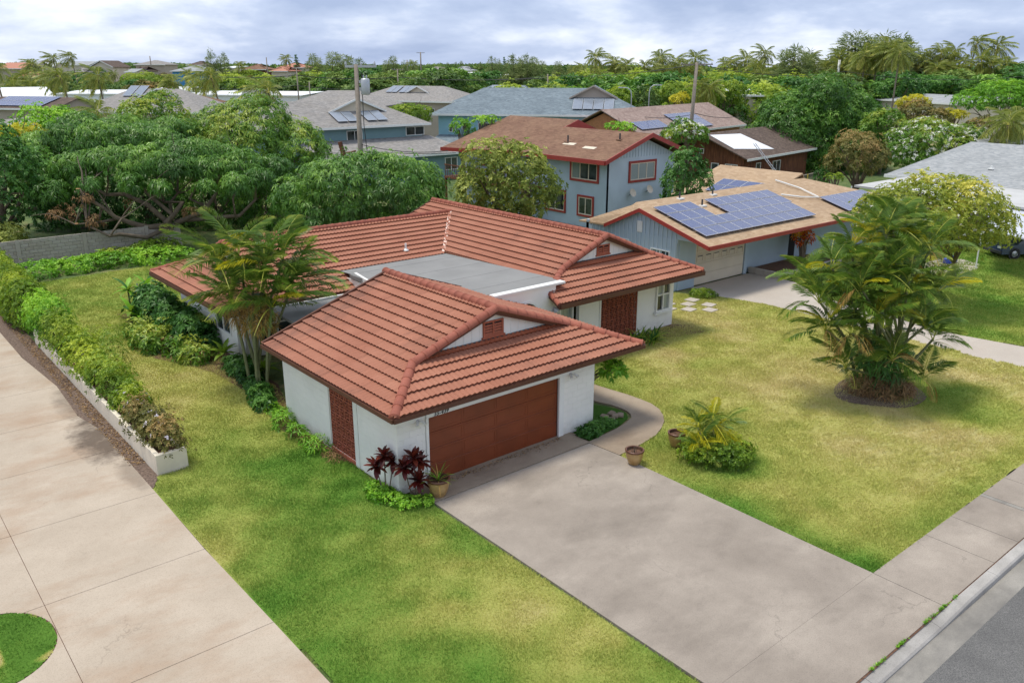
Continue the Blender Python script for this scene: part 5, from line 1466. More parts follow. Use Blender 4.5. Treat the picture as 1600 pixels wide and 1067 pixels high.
# left side: roofs between the trees and the long white sheds
lf, k_, zb_ = house_at('grey_roofed_house', 'grey hip roofed house on the left with two bright solar collectors and a small gable', 'house', (108, 175), (318, 177), 118, 116, 11, 2.9, 'creamw', 'sh_grey', ridge_in=6, wins=((1.5, 2.3, .9, 2.0, 1), (3.6, 4.3, .9, 2.0, 1)), deep=True)
dutch(lf, k_, zb_, .6, 10.4, 2.9, 3.4, 1.1, 'sh_grey', 'whitetrim', 'taupe')
solar_heaters(lf, k_, zb_, .6, 5.1, 3.3, 2, 1.3, 3.0, .15)
house_at('maroon_roofed_house', 'low reddish brown roof beside the grey hip roof on the left', 'house', (232, 163), (306, 162), 135, 133, 8, 1.1, 'creamw', 'sh_brown', ridge_in=2, deep=True)
dkr, k_, zb_ = house_at('solar_roofed_house', 'low house at the left edge with a wide dark solar array on its roof', 'house', (-40, 171), (84, 169), 116, 112, 8, 1.3, 'taupe', 'sh_dark', kind='gable', wins=((8.3, 9.0, 1.2, 2.4, 1),), deep=True)
pv_array(dkr, (1, .1, zb_ + k_ * .7), (1, 0, 0), Vector((0, 1, k_)).normalized(), 9, 2, 1.0, 1.9, local=True)
house_at('taupe_shed', 'taupe outbuilding with grey flat roof at the left edge', 'house', (-30, 196), (52, 192), 92, 90, 6, .4, 'taupe', 'sh_grey', kind='shed', deep=True)
for i, (a, b, dl, dw, h_, kind, rise, lb) in enumerate((((-30, 152), (88, 153), 150, 158, 10, 'gable', 1.6, 'white gabled warehouse at the left edge behind the palms'),
        ((84, 147), (345, 147), 182, 182, 12, 'shed', .5, 'long low white flat roofed shed across the left distance'),
        ((205, 144), (392, 144), 196, 192, 12, 'hip', 1.0, 'white warehouse roof with rounded ends behind the grey hip roof'),
        ((300, 149), (470, 149), 178, 172, 10, 'shed', .5, 'white walled shed in front of the reddish brown roof'))):
    house_at('white_warehouse', lb, 'warehouse', a, b, dl, dw, h_, rise, 'whitemetal', 'whitemetal', kind=kind, over=.3)
house_at('brown_roofed_warehouse', 'long low reddish brown roof behind the white sheds', 'warehouse', (302, 143), (396, 142), 205, 203, 10, 1.2, 'taupe', 'sh_brown', kind='gable')
house_at('small_white_house', 'small white house with pale roof beside the windblown palm', 'house', (376, 151), (405, 150), 160, 160, 7, 1.2, 'creamw', 'sh_pale', wins=((.6, 2.4, .8, 1.8, 2),))
# hill houses
for i, (a, b, dl, dpt, rise, wall, roof, kind, lb, wns) in enumerate((
        ((-6, 108), (34, 107), 250, 9, 1.6, 'taupe', 'sh_terra', 'gable', 'terracotta roofed hill house at the far left', ()),
        ((14, 107), (52, 106), 262, 9, 1.8, 'creamw', 'sh_pale', 'gable', 'pale grey roofed hill house second from the left', ()),
        ((28, 121), (58, 122), 232, 8, 1.4, 'taupe', 'sh_terra', 'gable', 'low terracotta roof on the hill behind the left palms', ()),
        ((32, 101), (84, 103), 300, 9, 1.5, 'taupe', 'sh_dark', 'hip', 'dark roofed house on the crest at the far left', ()),
        ((44, 106), (80, 107), 270, 9, 1.6, 'creamw', 'whitemetal', 'gable', 'white roofed hill house behind the leftmost palms', ()),
        ((105, 113), (133, 114), 250, 8, 1.2, 'brightblue', 'sh_grey', 'hip', 'small blue house on the hill left of the brown gable', ((1, 2.2, .8, 1.9, 1), (3, 4, .8, 1.9, 1))),
        ((100, 102), (140, 102), 300, 9, 1.2, 'creamw', 'sh_pale', 'gable', 'pale roofed house on the crest behind the brown gable', ()),
        ((137, 105), (177, 106), 262, 9, 1.9, 'creamw', 'sh_dark', 'gabley', 'cream hill house with a dark brown front gable and balcony', ((1.2, 3, .6, 2.0, 2), (4.4, 6.4, .6, 2.0, 2))),
        ((193, 113), (212, 113), 255, 6, .9, 'creamw', 'sh_pale', 'gable', 'tiny pink walled shed on the bare hillside', ((.5, 1.1, .8, 1.8, 1), (1.8, 2.4, .8, 1.8, 1))),
        ((208, 101), (258, 102), 285, 9, 1.4, 'taupe', 'sh_grey', 'hip', 'grey roofed house on the crest above the bare slope', ((2, 3, .8, 1.8, 1), (6, 7, .8, 1.8, 1))),
        ((203, 111), (226, 111), 268, 7, 1.2, 'taupe', 'sh_dark', 'hip', 'dark low roof beside the tiny pink shed', ()),
        ((265, 111), (324, 112), 245, 9, 1.5, 'brightblue', 'sh_pale', 'hip', 'bright blue hill house with pale grey hip roof', ((3.5, 5, .8, 2.0, 2), (7, 8, .8, 2.0, 1))),
        ((290, 102), (322, 102), 300, 8, 1.3, 'taupe', 'sh_dark', 'hip', 'dark roofed house on the crest behind the bright blue one', ()),
        ((342, 107), (366, 106), 265, 8, .5, 'creamw', 'whitemetal', 'shed', 'white flat roofed hill house right of the tall ironwoods', ((1, 2, .8, 1.8, 1), (3, 4, .8, 1.8, 1))),
        ((373, 109), (416, 109), 255, 9, 1.5, 'wood', 'sh_brown', 'hip', 'dark brown wooden hill house with brown roof', ((1, 3, .8, 1.8, 2),)),
        ((420, 112), (450, 111), 240, 8, 1.2, 'creamw', 'sh_terra', 'hip', 'cream hill house with orange terracotta roof', ((1, 2, .8, 1.8, 1),)),
        ((432, 106), (476, 106), 262, 9, 1.5, 'creamw', 'sh_terra', 'hip', 'house with long faded red roof behind the orange one', ((5, 6, .8, 1.8, 1),)),
        ((668, 110), (694, 110), 280, 8, 1.0, 'creamw', 'sh_grey', 'hip', 'small grey house on the skyline right of the thin tall pole', ()),
        ((706, 111), (738, 110), 270, 8, 1.2, 'creamw', 'sh_pale', 'hip', 'pale green roofed house on the wooded rise', ()),
        ((716, 122), (744, 124), 240, 9, 1.6, 'whitemetal', 'whitemetal', 'hip', 'white roofed house half hidden on the wooded rise', ()),
        ((758, 117), (772, 117), 262, 7, 1.0, 'creamw', 'sh_dark', 'gabley', 'tiny dark gable between the ironwoods', ()),
        ((770, 121), (790, 121), 258, 7, .8, 'whitemetal', 'whitemetal', 'hip', 'low white roof left of the dense ironwoods', ()),
        ((902, 119), (932, 119), 240, 8, .9, 'creamw', 'sh_pale', 'hip', 'low pale roof below the lone tall palm', ()))):
    t_ = house_at('hill_house', lb, 'house', a, b, dl, dl - 1, dpt, rise, wall, roof, kind=kind, over=.5, wins=wns, deep=True)

# ================================================================== VEGETATION
def rot_tufts(P, Nn, k, Ln, Wd, spread, droop, rs, tint, jit=.35):
    """k leaves radiating from every point P about axis Nn; returns quads"""
    n = len(P)
    Nn = Nn / np.linalg.norm(Nn, axis=1, keepdims=True)
    ref = np.where(np.abs(Nn[:, 2:3]) > .9, np.array([[1., 0, 0]]), np.array([[0, 0, 1.]]))
    U = np.cross(Nn, ref); U /= np.linalg.norm(U, axis=1, keepdims=True); Wv = np.cross(Nn, U)
    a = (np.arange(k)[None] / k * 2 * math.pi + rs.uniform(0, 6.28, (n, 1)) + rs.normal(0, .3, (n, k)))[..., None]
    sp = (spread + rs.normal(0, .2, (n, k)))[..., None]
    d = Nn[:, None] * np.cos(sp) + (U[:, None] * np.cos(a) + Wv[:, None] * np.sin(a)) * np.sin(sp)
    d[..., 2] -= droop * .5
    d /= np.linalg.norm(d, axis=-1, keepdims=True)
    L_ = (Ln * rs.uniform(.7, 1.25, (n, k)))[..., None]; W_ = (Wd * rs.uniform(.8, 1.2, (n, k)))[..., None]
    base = P[:, None] + d * L_ * .05
    side = np.cross(d, Nn[:, None] + rs.normal(0, .35, (n, k, 3))); side /= np.maximum(np.linalg.norm(side, axis=-1, keepdims=True), 1e-6)
    mid = base + d * L_ * .48
    tip = base + d * L_; tip[..., 2] -= (droop * .35 * L_[..., 0])
    up_ = np.cross(side, d) * W_ * .25
    V = np.stack([base, mid + side * W_ * .5 + up_, tip, mid - side * W_ * .5 + up_], 2).reshape(-1, 3)
    t = np.clip(tint[:, None] + rs.normal(0, .10, (n, k)), 0, 1).ravel()
    return V, t
def lobes_points(lobes, dens, rs, zmin=-.45, jitter=.16, fill=.18):
    lobes = np.asarray(lobes, float)
    P = []; Nn = []; T = []
    for i, l in enumerate(lobes):
        c, r = l[:3], l[3:6]
        area = 4 * math.pi * ((r[0] * r[1]) ** 1.6 / 3 + (r[0] * r[2]) ** 1.6 / 3 + (r[1] * r[2]) ** 1.6 / 3) ** (1 / 1.6)
        n = max(6, int(area * dens))
        d = rs.normal(size=(n, 3)); d /= np.linalg.norm(d, axis=1, keepdims=True)
        d = d[d[:, 2] > zmin + rs.normal(0, .15, len(d))]
        rad = 1 + rs.normal(0, jitter, (len(d), 1)) * .6
        out_ = rs.random(len(d)) < .07
        rad[out_] *= rs.uniform(1.08, 1.30, (out_.sum(), 1))
        inner = (rs.random(len(d)) < fill) & ~out_
        rad[inner] *= rs.uniform(.5, .85, (inner.sum(), 1))
        p = c + d * r * rad
        keep = np.ones(len(p), bool)
        for j, m in enumerate(lobes):
            if j != i: keep &= (((p - m[:3]) / (m[3:6] * .86)) ** 2).sum(1) > 1
        p, dd = p[keep], (d / r)[keep]
        lt = rs.uniform(-.16, .16)
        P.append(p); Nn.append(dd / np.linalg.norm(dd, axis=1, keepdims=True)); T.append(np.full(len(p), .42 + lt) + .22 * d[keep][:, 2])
    return np.concatenate(P), np.concatenate(Nn), np.concatenate(T)
def crown_mesh(lobes, dens, k, Ln, Wd, mat, seed, spread=1.15, droop=.5, zmin=-.45, patch=None, jitter=.16, fill=.18):
    rs = np.random.default_rng(seed)
    P, Nn, T = lobes_points(lobes, dens, rs, zmin, jitter, fill)
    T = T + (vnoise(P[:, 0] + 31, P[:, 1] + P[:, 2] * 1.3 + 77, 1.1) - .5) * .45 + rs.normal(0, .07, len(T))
    axis = Nn + np.array([0, 0, .35])
    V, t = rot_tufts(P, axis, k, Ln, Wd, spread, droop, rs, T)
    F = np.arange(len(V)).reshape(-1, 4)
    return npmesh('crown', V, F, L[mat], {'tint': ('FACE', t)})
def auto_lobes(c, R, n, rs, lr=.42, flat_=1.0, low=-.25):
    out = []
    c = np.array(c, float); R = np.array(R, float)
    out.append([*c, *(R * .62)])
    ga = math.pi * (3 - math.sqrt(5))
    for i in range(n):
        z = 1 - (i + .5) / n * (1 - low)
        a = ga * i + rs.uniform(-.3, .3); q = math.sqrt(max(0, 1 - z * z))
        d = np.array([q * math.cos(a), q * math.sin(a), z])
        f = rs.uniform(.56, .72)
        s = lr * rs.uniform(.6, 1.4)
        out.append([*(c + d * R * f), *(np.array([R[0], R[1], R[2] * flat_]) * s)])
    return out
def limb(mb, p, q, r0, r1, rs, wob=.18, n=5):
    p, q = np.array(p, float), np.array(q, float); L_ = np.linalg.norm(q - p)
    pts = []
    for i in range(n + 1):
        t = i / n
        o = rs.normal(0, wob * L_ * .12, 3) * math.sin(math.pi * t)
        m = p + (q - p) * t + o; m[2] += .10 * L_ * math.sin(math.pi * t) * (1 if q[2] > p[2] else -1)
        pts.append(m)
    mb.tube(pts, [r0 + (r1 - r0) * i / n for i in range(n + 1)], 6, cap=False)
    return pts
def tree(name, label, bbox, dh, mat, leafspec, seed, nl=16, cat='tree', group=None, depth_f=.85, trunk=.2, base=None, lr=.42, dens=9, spread=1.15, droop=.5, bark='bark', zmin=-.45, low=-.25, fill=.18, flowers=None, jitter=.16, ground=None):
    x0, x1, yt, yb = bbox
    c = D((x0 + x1) / 2, (yt + yb) / 2, dh); s = m_per_px(dh)
    gf = 1.12 if nl >= 20 else 1.0
    rx = gf * (x1 - x0) / 2 * s; rz = gf * (yb - yt) / 2 * s / math.cos(PITCH) * .97
    rs = np.random.default_rng(seed)
    gz = float(terrain_z(c[0], c[1])) if ground is None else ground
    # lobes in a frame turned so that x runs across the view
    Rm = np.array([[RT[0], RT[1]], [HD[0], HD[1]]]).T
    lob = []
    for l in auto_lobes((0, 0, 0), (rx, rx * depth_f, rz), nl, rs, lr=lr, low=low):
        xy = Rm @ np.array(l[:2]); m_ = (l[3] + l[4]) / 2
        lob.append([c[0] + xy[0], c[1] + xy[1], c[2] + l[2], m_, m_, l[5]])
    if base is None: base = (c[0], c[1])
    t = thing(name, label, cat, (base[0], base[1], gz), 0, group)
    k, Ln, Wd = leafspec
    me = crown_mesh(lob, dens, k, Ln, Wd, mat, seed, spread, droop, zmin, fill=fill, jitter=jitter)
    o = link('crown', me, t); o.matrix_local = world_to(t)
    mb = MB(); b0 = np.array([base[0], base[1], gz - .1])
    fork = b0 + np.array([0, 0, max(.25 * (c[2] - gz), .25)]) + rs.normal(0, .1, 3) * [1, 1, 0]
    if trunk:
        mb.tube([b0, (b0 + fork) / 2 + rs.normal(0, trunk * .2, 3), fork], [trunk * 1.25, trunk, trunk * .9], 8)
        for l in sorted(lob[1:], key=lambda q: rs.random())[:min(9, nl)]:
            pts = limb(mb, fork, np.array(l[:3]), trunk * .55, trunk * .12, rs)
            mid = pts[3]
            limb(mb, mid, np.array(l[:3]) + rs.normal(0, l[3] * .6, 3), trunk * .28, trunk * .06, rs, n=3)
        tr = mb.build('trunk', M[bark], t, world=True, smooth=True)
    if flowers:
        fm, fn, fs_ = flowers
        P, Nn, T_ = lobes_points(lob, fn, rs, .0, .05, 0)
        P = P + Nn * .05
        V, tt_ = rot_tufts(P, Nn, 5, fs_, fs_ * .6, 1.3, 0, rs, np.full(len(P), .6))
        f_ = link('blossoms', npmesh('blossoms', V, np.arange(len(V)).reshape(-1, 4), L[fm], {'tint': ('FACE', tt_)}), t); f_.matrix_local = world_to(t)
    return t

MANGO = (9, .30, .075); BROAD = (6, .22, .10); FINE = (7, .12, .045); FARL = (6, .55, .22)
# the big spreading mango behind the block wall: wide flat canopy, exposed limbs
def big_mango():
    rs = np.random.default_rng(11)
    base = G(252, 378)
    t = thing('mango_tree', 'huge spreading mango tree with bare sprawling limbs over the block wall', 'tree', (base[0], base[1], 0))
    lob = []
    spots = [(60, 240, 60, 42), (105, 222, 60, 40), (150, 225, 57, 40), (120, 262, 54, 34), (170, 252, 53, 38), (205, 222, 58, 40), (225, 258, 53, 36), (250, 228, 58, 38), (275, 262, 53, 34), (300, 238, 56, 36), (330, 262, 54, 32),
             (345, 244, 57, 30), (380, 262, 55, 32), (405, 280, 53, 28), (370, 290, 52, 24), (60, 280, 55, 34), (20, 255, 58, 40), (190, 200, 64, 34), (265, 205, 64, 32), (125, 195, 65, 32), (430, 262, 56, 26), (140, 288, 51, 22), (205, 286, 51, 20), (250, 292, 51, 18), (320, 292, 51, 18), (85, 300, 52, 24)]
    for x, y, dh, r in spots:
        c = D(x, y, dh); rr = r * m_per_px(dh)
        lob.append([c[0], c[1], c[2], rr * rs.uniform(.8, 1.3), rr * rs.uniform(.8, 1.3), rr * rs.uniform(.55, .85)])
    me = crown_mesh(lob, 20, *MANGO, 'mango', 11, spread=1.2, droop=1.0, zmin=-.5, fill=.3)
    o = link('crown', me, t); o.matrix_local = world_to(t)
    mb = MB(); b0 = np.array([base[0], base[1], -.1]); fork = np.array([*D(262, 352, 52.5)[:2], 1.5])
    mb.tube([b0, (b0 + fork) / 2, fork], [.48, .42, .38], 9)
    for (path, r) in (([(262, 352, 52.5), (235, 352, 52), (205, 345, 51.5), (180, 340, 51), (160, 322, 50.5), (135, 312, 50), (122, 296, 50)], .24), ([(262, 356, 52.5), (230, 372, 51), (190, 374, 50.5), (165, 368, 50), (140, 352, 50)], .19),
                      ([(262, 352, 52.5), (225, 318, 52.5), (195, 305, 53), (165, 300, 53), (140, 285, 53), (128, 270, 54)], .22), ([(262, 352, 52.5), (270, 335, 53), (235, 310, 53), (218, 290, 53.5), (210, 262, 54)], .22),
                      ([(262, 352, 52.5), (290, 320, 53), (258, 315, 53.5), (250, 290, 54), (240, 262, 55)], .2), ([(270, 345, 53), (262, 320, 54), (280, 300, 54), (278, 270, 55)], .16),
                      ([(270, 345, 53), (320, 330, 54), (335, 300, 54.5), (345, 270, 55)], .22), ([(320, 330, 54), (300, 310, 54), (312, 285, 54), (305, 260, 55)], .14), ([(270, 345, 53), (370, 340, 54), (392, 315, 54.5), (400, 290, 55)], .18),
                      ([(370, 340, 54), (365, 310, 54), (378, 285, 55)], .1), ([(180, 340, 51), (150, 345, 50.5), (120, 350, 50)], .12), ([(335, 300, 54.5), (315, 290, 54), (322, 268, 54)], .1)):
        pts = [D(*q) for q in path]
        pts = [p + rs.normal(0, .12, 3) for p in pts]
        mb.tube(pts, [r * .8 * (1 - .62 * i / (len(pts) - 1)) for i in range(len(pts))], 8)
        for q in range(5):
            a = pts[rs.integers(len(pts) // 2, len(pts))]
            l = lob[int(np.argmin([np.linalg.norm(a - np.array(l[:3])) + rs.uniform(0, 3) for l in lob]))]
            limb(mb, a, np.array(l[:3]) + rs.normal(0, .8, 3), r * .3, r * .08, rs, n=4)
    tr = mb.build('trunk', M['bark'], t, world=True, smooth=True)
    ct = MB()
    for q in ((122, 296, 49.95), (140, 352, 49.95), (120, 350, 49.95)):
        p = D(*q); ct.lathe([(0, 0), (.11, .0), (.11, .05), (0, .06)], 9, tuple(p))
    ct.build('sawn_stub', M['cutwood'], t, world=True)
    dm = crown_mesh([[*D(150, 345, 50), .5, .5, .4], [*D(300, 330, 52), .5, .5, .3], [*D(205, 318, 52), .4, .4, .3], [*D(95, 335, 51), .8, .8, .5], [*D(130, 312, 50), .5, .5, .4]], 9, 7, .25, .07, 'litter', 5, droop=1.0)
    d_ = link('dead_leaves', dm, t); d_.matrix_local = world_to(t)
big_mango()
for i, (bb, dh, mt, lb) in enumerate((((60, 190, 255, 378), 60, 'deep', 'dark leafy tree filling in behind the left of the sprawling mango'), ((170, 290, 262, 380), 61, 'deep', 'dark leafy tree behind the middle of the sprawling mango'),
                                      ((270, 400, 250, 372), 61, 'mango', 'dark leafy tree behind the right of the sprawling mango'), ((370, 470, 262, 372), 57, 'mango', 'leafy tree between the sprawling mango and the rounded one'), ((20, 120, 220, 330), 62, 'mango', 'leafy tree behind the far left of the block wall'))):
    tree('leafy_tree', lb, bb, dh, mt, (7, .30, .10), 150 + i, nl=22, depth_f=.5, dens=9, low=-.9, zmin=-.9, droop=.7)
tree('mango_tree', 'rounded mango tree in front of the teal house eaves', (432, 694, 243, 385), 47.5, 'mango', MANGO, 12, nl=34, depth_f=.6, trunk=.3, dens=15, low=-.85, zmin=-.9, droop=.9, lr=.36, fill=.25)
tree('mango_tree', 'tall dense mango tree left of the transformer pole', (292, 498, 170, 312), 66, 'mangoy', (8, .34, .09), 13, nl=36, low=-.8, zmin=-.8, depth_f=.6, trunk=.35, dens=11, droop=.8, lr=.36, fill=.25)
tree('broad_leaf_tree', 'dark broad leaved tree filling the left edge above the block wall', (-110, 95, 205, 420), 53, 'deep', (7, .24, .11), 14, nl=30, depth_f=.6, trunk=.3, dens=13, lr=.34, fill=.3)
tree('yellow_green_tree', 'yellow-green tree in front of the grey hip roof on the left', (180, 302, 152, 262), 72, 'mangoy', (7, .3, .1), 15, nl=26, low=-.7, zmin=-.8, depth_f=.7, dens=10, lr=.36)
tree('broad_leaf_tree', 'bright green tree beside the low solar roof on the left', (30, 150, 168, 270), 74, 'weed', (7, .26, .12), 16, nl=18, depth_f=.7, dens=10)
tree('hala_tree', 'small yellow blotched tree at the left edge below the taupe outbuilding', (-10, 80, 195, 250), 68, 'gold', (7, .26, .1), 17, nl=12, dens=9)
tree('plumeria_tree', 'pale yellow-green bushy tree against the blue house wall', (705, 884, 224, 352), 46, 'pale', (6, .22, .10), 18, nl=38, low=-.85, zmin=-.9, depth_f=.55, trunk=.22, dens=15, lr=.30, fill=.25, droop=.2)
tree('broad_leaf_tree', 'dark glossy tree between the blue house and its solar roof', (1040, 1108, 238, 345), 53, 'deep', (7, .22, .10), 19, nl=22, low=-.8, zmin=-.8, depth_f=.8, dens=14, lr=.4)
tree('mango_tree', 'very large rounded mango tree above the wooden house', (1162, 1392, 132, 292), 98, 'mango', (8, .42, .12), 20, nl=44, low=-.75, zmin=-.8, depth_f=.7, trunk=.5, dens=7.5, lr=.32, fill=.25)
tree('brown_flowering_tree', 'brownish bushy tree with rust tinted flush beside the grey roof', (1285, 1392, 210, 300), 74, 'brush', (7, .26, .09), 21, nl=18, depth_f=.8, dens=12, lr=.36)
tree('plumeria_tree', 'rounded plumeria dotted with cream blossoms behind the grey roof', (1388, 1545, 192, 262), 84, 'mangoy', (6, .3, .12), 22, nl=26, low=-.7, zmin=-.8, depth_f=.6, dens=10, lr=.34, flowers=('petal', 3.0, .22))
tree('plumeria_tree', 'round blossoming tree at the foot of the tall wooden pole', (1036, 1108, 190, 238), 82, 'mangoy', (6, .26, .12), 23, nl=14, depth_f=.8, dens=12, flowers=('petal', 3.5, .18))
tree('monkeypod_tree', 'broad bright green tree at the upper right edge', (1500, 1640, 130, 190), 100, 'weed', (7, .3, .12), 24, nl=22, depth_f=.6, dens=8, lr=.34)
tree('golden_bush', 'bright yellow bush in the middle of the right hand trees', (1398, 1448, 148, 178), 118, 'gold', (6, .3, .14), 25, nl=10, dens=8, cat='bush')
tree('golden_bush', 'yellow-green bush left of the broad tree at the right edge', (1470, 1510, 170, 192), 112, 'gold', (6, .3, .14), 26, nl=8, dens=8, cat='bush')
tree('brown_flowering_tree', 'brown-tinged tree behind the blossoming plumeria', (1400, 1482, 162, 212), 100, 'brush', (7, .34, .12), 27, nl=14, dens=8)
tree('pink_tinted_tree', 'small pinkish tree between the plumeria and the right edge palm', (1510, 1556, 183, 208), 96, 'brush', (7, .3, .12), 28, nl=8, dens=8)
for i, (bb, dh, mt, lb) in enumerate((((1362, 1440, 118, 160), 150, 'deep', 'dark hedge-like tree left of the tall thin palm'), ((1400, 1520, 120, 150), 160, 'deep', 'wide dark green tree bank beneath the right hand palms'), ((1545, 1640, 105, 145), 170, 'deep', 'dark green tree bank at the upper right corner'),
                                      ((1340, 1400, 108, 150), 165, 'far', 'grey-green tree beside the white tower'), ((1400, 1446, 104, 130), 175, 'brush', 'reddish bare-looking tree under the ironwoods'))):
    tree('broad_leaf_tree', lb, bb, dh, mt, FARL, 40 + i, nl=14, dens=3.0, depth_f=.8, droop=.3)
tree('mango_tree', 'yellow-green tree between the large mango and the brown bush', (1345, 1420, 172, 232), 92, 'mangoy', (7, .34, .12), 46, nl=16, dens=8)
for i, (bb, lb) in enumerate((((946, 988, 138, 182), 'dense lime green tree left of the first street lamp'), ((984, 1032, 136, 188), 'grey-green tree between the two street lamps'), ((1030, 1078, 132, 170), 'lime green tree right of the second street lamp'),
                              ((1112, 1164, 128, 170), 'lime green tree behind the mauve tiled roof'), ((1128, 1160, 142, 172), 'small lime bush by the tan stucco house'))):
    tree('lime_tree', lb, bb, 118 + 3 * i, 'lime' if i != 1 else 'far', (7, .36, .15), 50 + i, nl=14, dens=7, low=-.6)
tree('golden_palm_bush', 'yellow bush at the right of the lime trees', (1046, 1078, 146, 166), 112, 'gold', (6, .4, .1), 57, nl=8, dens=7, cat='bush')
tree('green_bush', 'round green bush behind the taupe apartment house', (595, 672, 163, 200), 100, 'lime', (7, .3, .12), 58, nl=16, dens=8, low=-.5, cat='bush')
tree('green_bush', 'small shrub growing beside the slate roof gutter', (735, 790, 180, 196), 74, 'weed', (6, .24, .1), 59, nl=8, dens=9, cat='bush')
tree('green_bush', 'loose shrub at the left corner of the light blue house', (704, 742, 184, 222), 82, 'weed', (6, .26, .1), 60, nl=9, dens=9, cat='bush')
tree('green_bush', 'clipped shrub under the gable of the light blue house', (944, 994, 192, 208), 80, 'weed', (6, .24, .1), 61, nl=8, dens=9, cat='bush')
tree('green_bush', 'bush at the back corner of the wooden house', (1270, 1300, 262, 300), 76, 'deep', (6, .24, .1), 62, nl=8, dens=9, cat='bush')
tree('green_bush', 'bright green low bush beside the wooden house steps', (1288, 1320, 270, 284), 72, 'lime', (6, .24, .1), 63, nl=6, dens=9, cat='bush')
tree('croton', 'orange and red croton shrub by the blue-grey wall', (1238, 1270, 352, 398), 48, 'croton', (6, .22, .09), 64, nl=9, dens=16, cat='shrub')
tree('croton', 'dark red croton against the doorway next door', (1216, 1232, 368, 402), 49.5, 'ti', (6, .2, .08), 65, nl=6, dens=16, cat='shrub')
tree('plumeria_tree', 'dense blossoming plumeria behind the palm clump on the right', (1335, 1580, 276, 422), 39, 'plum', (6, .17, .075), 66, nl=54, zmin=-.7, depth_f=.75, trunk=.13, dens=26, lr=.26, droop=.3, base=tuple(G(1490, 437)[:2]), flowers=('petal', 2.2, .09), low=-.3, fill=.3)
# far woods between 180 and 330 m: individual trees, copied from a few
far_src = []
def far_tree(i, mat, ls, nl, zr, droop=.3, dens=2.6):
    rs = np.random.default_rng(300 + i)
    lob = auto_lobes((0, 0, 4.2), (4.2, 4.2, zr), nl, rs, lr=.38, low=-.5)
    me = crown_mesh(lob, dens, 6, ls, ls * .38, mat, 300 + i, droop=droop)
    mb = MB().tube([(0, 0, -.5), (0, 0, 3.0), (.3, 0, 5)], [.28, .22, .1], 6)
    return me, mb.mesh('trunk', M['bark'])
for i, (m_, ls) in enumerate((('far', .7), ('deep', .7), ('lime', .65), ('far', .6), ('mango', .7), ('brush', .7))): far_src.append(far_tree(i, m_, ls, 14, 3.4))
def iron_src(i):
    rs = np.random.default_rng(400 + i)
    lob = []
    for k in range(26):
        t = k / 25; r = 1.7 * (1 - t) ** .6 + .35
        a = rs.uniform(0, 6.28); q = rs.uniform(.3, 1.0) * r
        lob.append([q * math.cos(a) + .5 * t, q * math.sin(a), 2.5 + 9 * t, r * .55, r * .55, rs.uniform(.8, 1.3)])
    me = crown_mesh(lob, 3.4, 6, .9, .10, 'iron', 400 + i, spread=.7, droop=.35, jitter=.35)
    mb = MB().tube([(0, 0, -.5), (0, 0, 5), (.4, 0, 11)], [.25, .16, .05], 6)
    return me, mb.mesh('trunk', M['bark'])
irons = [iron_src(i) for i in range(3)]
def inst(name, label, cat, group, src, loc, rz, sc, parts=('crown', 'trunk')):
    t = thing(name, label, cat, loc, rz, group)
    t.scale = sc if isinstance(sc, tuple) else (sc, sc, sc)
    for pn, me in zip(parts, src): link(pn, me, t)
    return t
rs = np.random.default_rng(99)
# (x range, y of the crown tops, distance range, number, source indices, scale)
for (xa, xb, yt, da, db, n, srcs, sc) in ((0, 200, 128, 205, 235, 16, (0, 1, 3), 1.0), (130, 340, 126, 210, 240, 16, (5, 1, 0, 4), .75), (340, 520, 122, 185, 225, 18, (1, 2, 0, 4), 1.0),
                                          (520, 720, 114, 170, 240, 34, (0, 1, 3, 4), 1.05), (700, 960, 118, 170, 250, 38, (0, 1, 2, 3), 1.05), (940, 1240, 120, 150, 240, 44, (0, 2, 4, 1), 1.0),
                                          (1200, 1600, 118, 150, 230, 34, (0, 1, 4, 3), 1.0), (780, 1240, 137, 130, 160, 26, (2, 4, 2, 0), .8), (0, 500, 113, 226, 262, 46, (0, 1, 5, 3, 2), .62), (480, 1600, 110, 240, 300, 40, (0, 1, 3), 1.1)):
    for _ in range(n):
        dh = rs.uniform(da, db); px = rs.uniform(xa, xb)
        p = D(px, 110, dh); gz = float(terrain_z(p[0], p[1]))
        top = H - (yt - 105 + rs.uniform(-5, 9)) * m_per_px(dh)
        s = min(max((top - gz) / 7.6, .45), sc * 1.35)
        si = srcs[rs.integers(len(srcs))]
        zone = 'on the hillside at the left' if px < 340 else 'left of the transformer pole' if px < 560 else 'behind the taupe and slate roofs' if px < 860 else 'below the middle palms' if px < 1100 else 'behind the tall wooden pole' if px < 1250 else 'beneath the right hand palms'
        inst('far_tree', ('grey-green', 'deep green', 'lime green', 'olive', 'glossy green', 'brownish')[si] + ' bushy tree in the distance ' + zone, 'tree', 'far bushy trees below the skyline', far_src[si], (p[0], p[1], gz), rs.uniform(0, 6.28), (s * rs.uniform(.9, 1.4), s * rs.uniform(.9, 1.3), s))
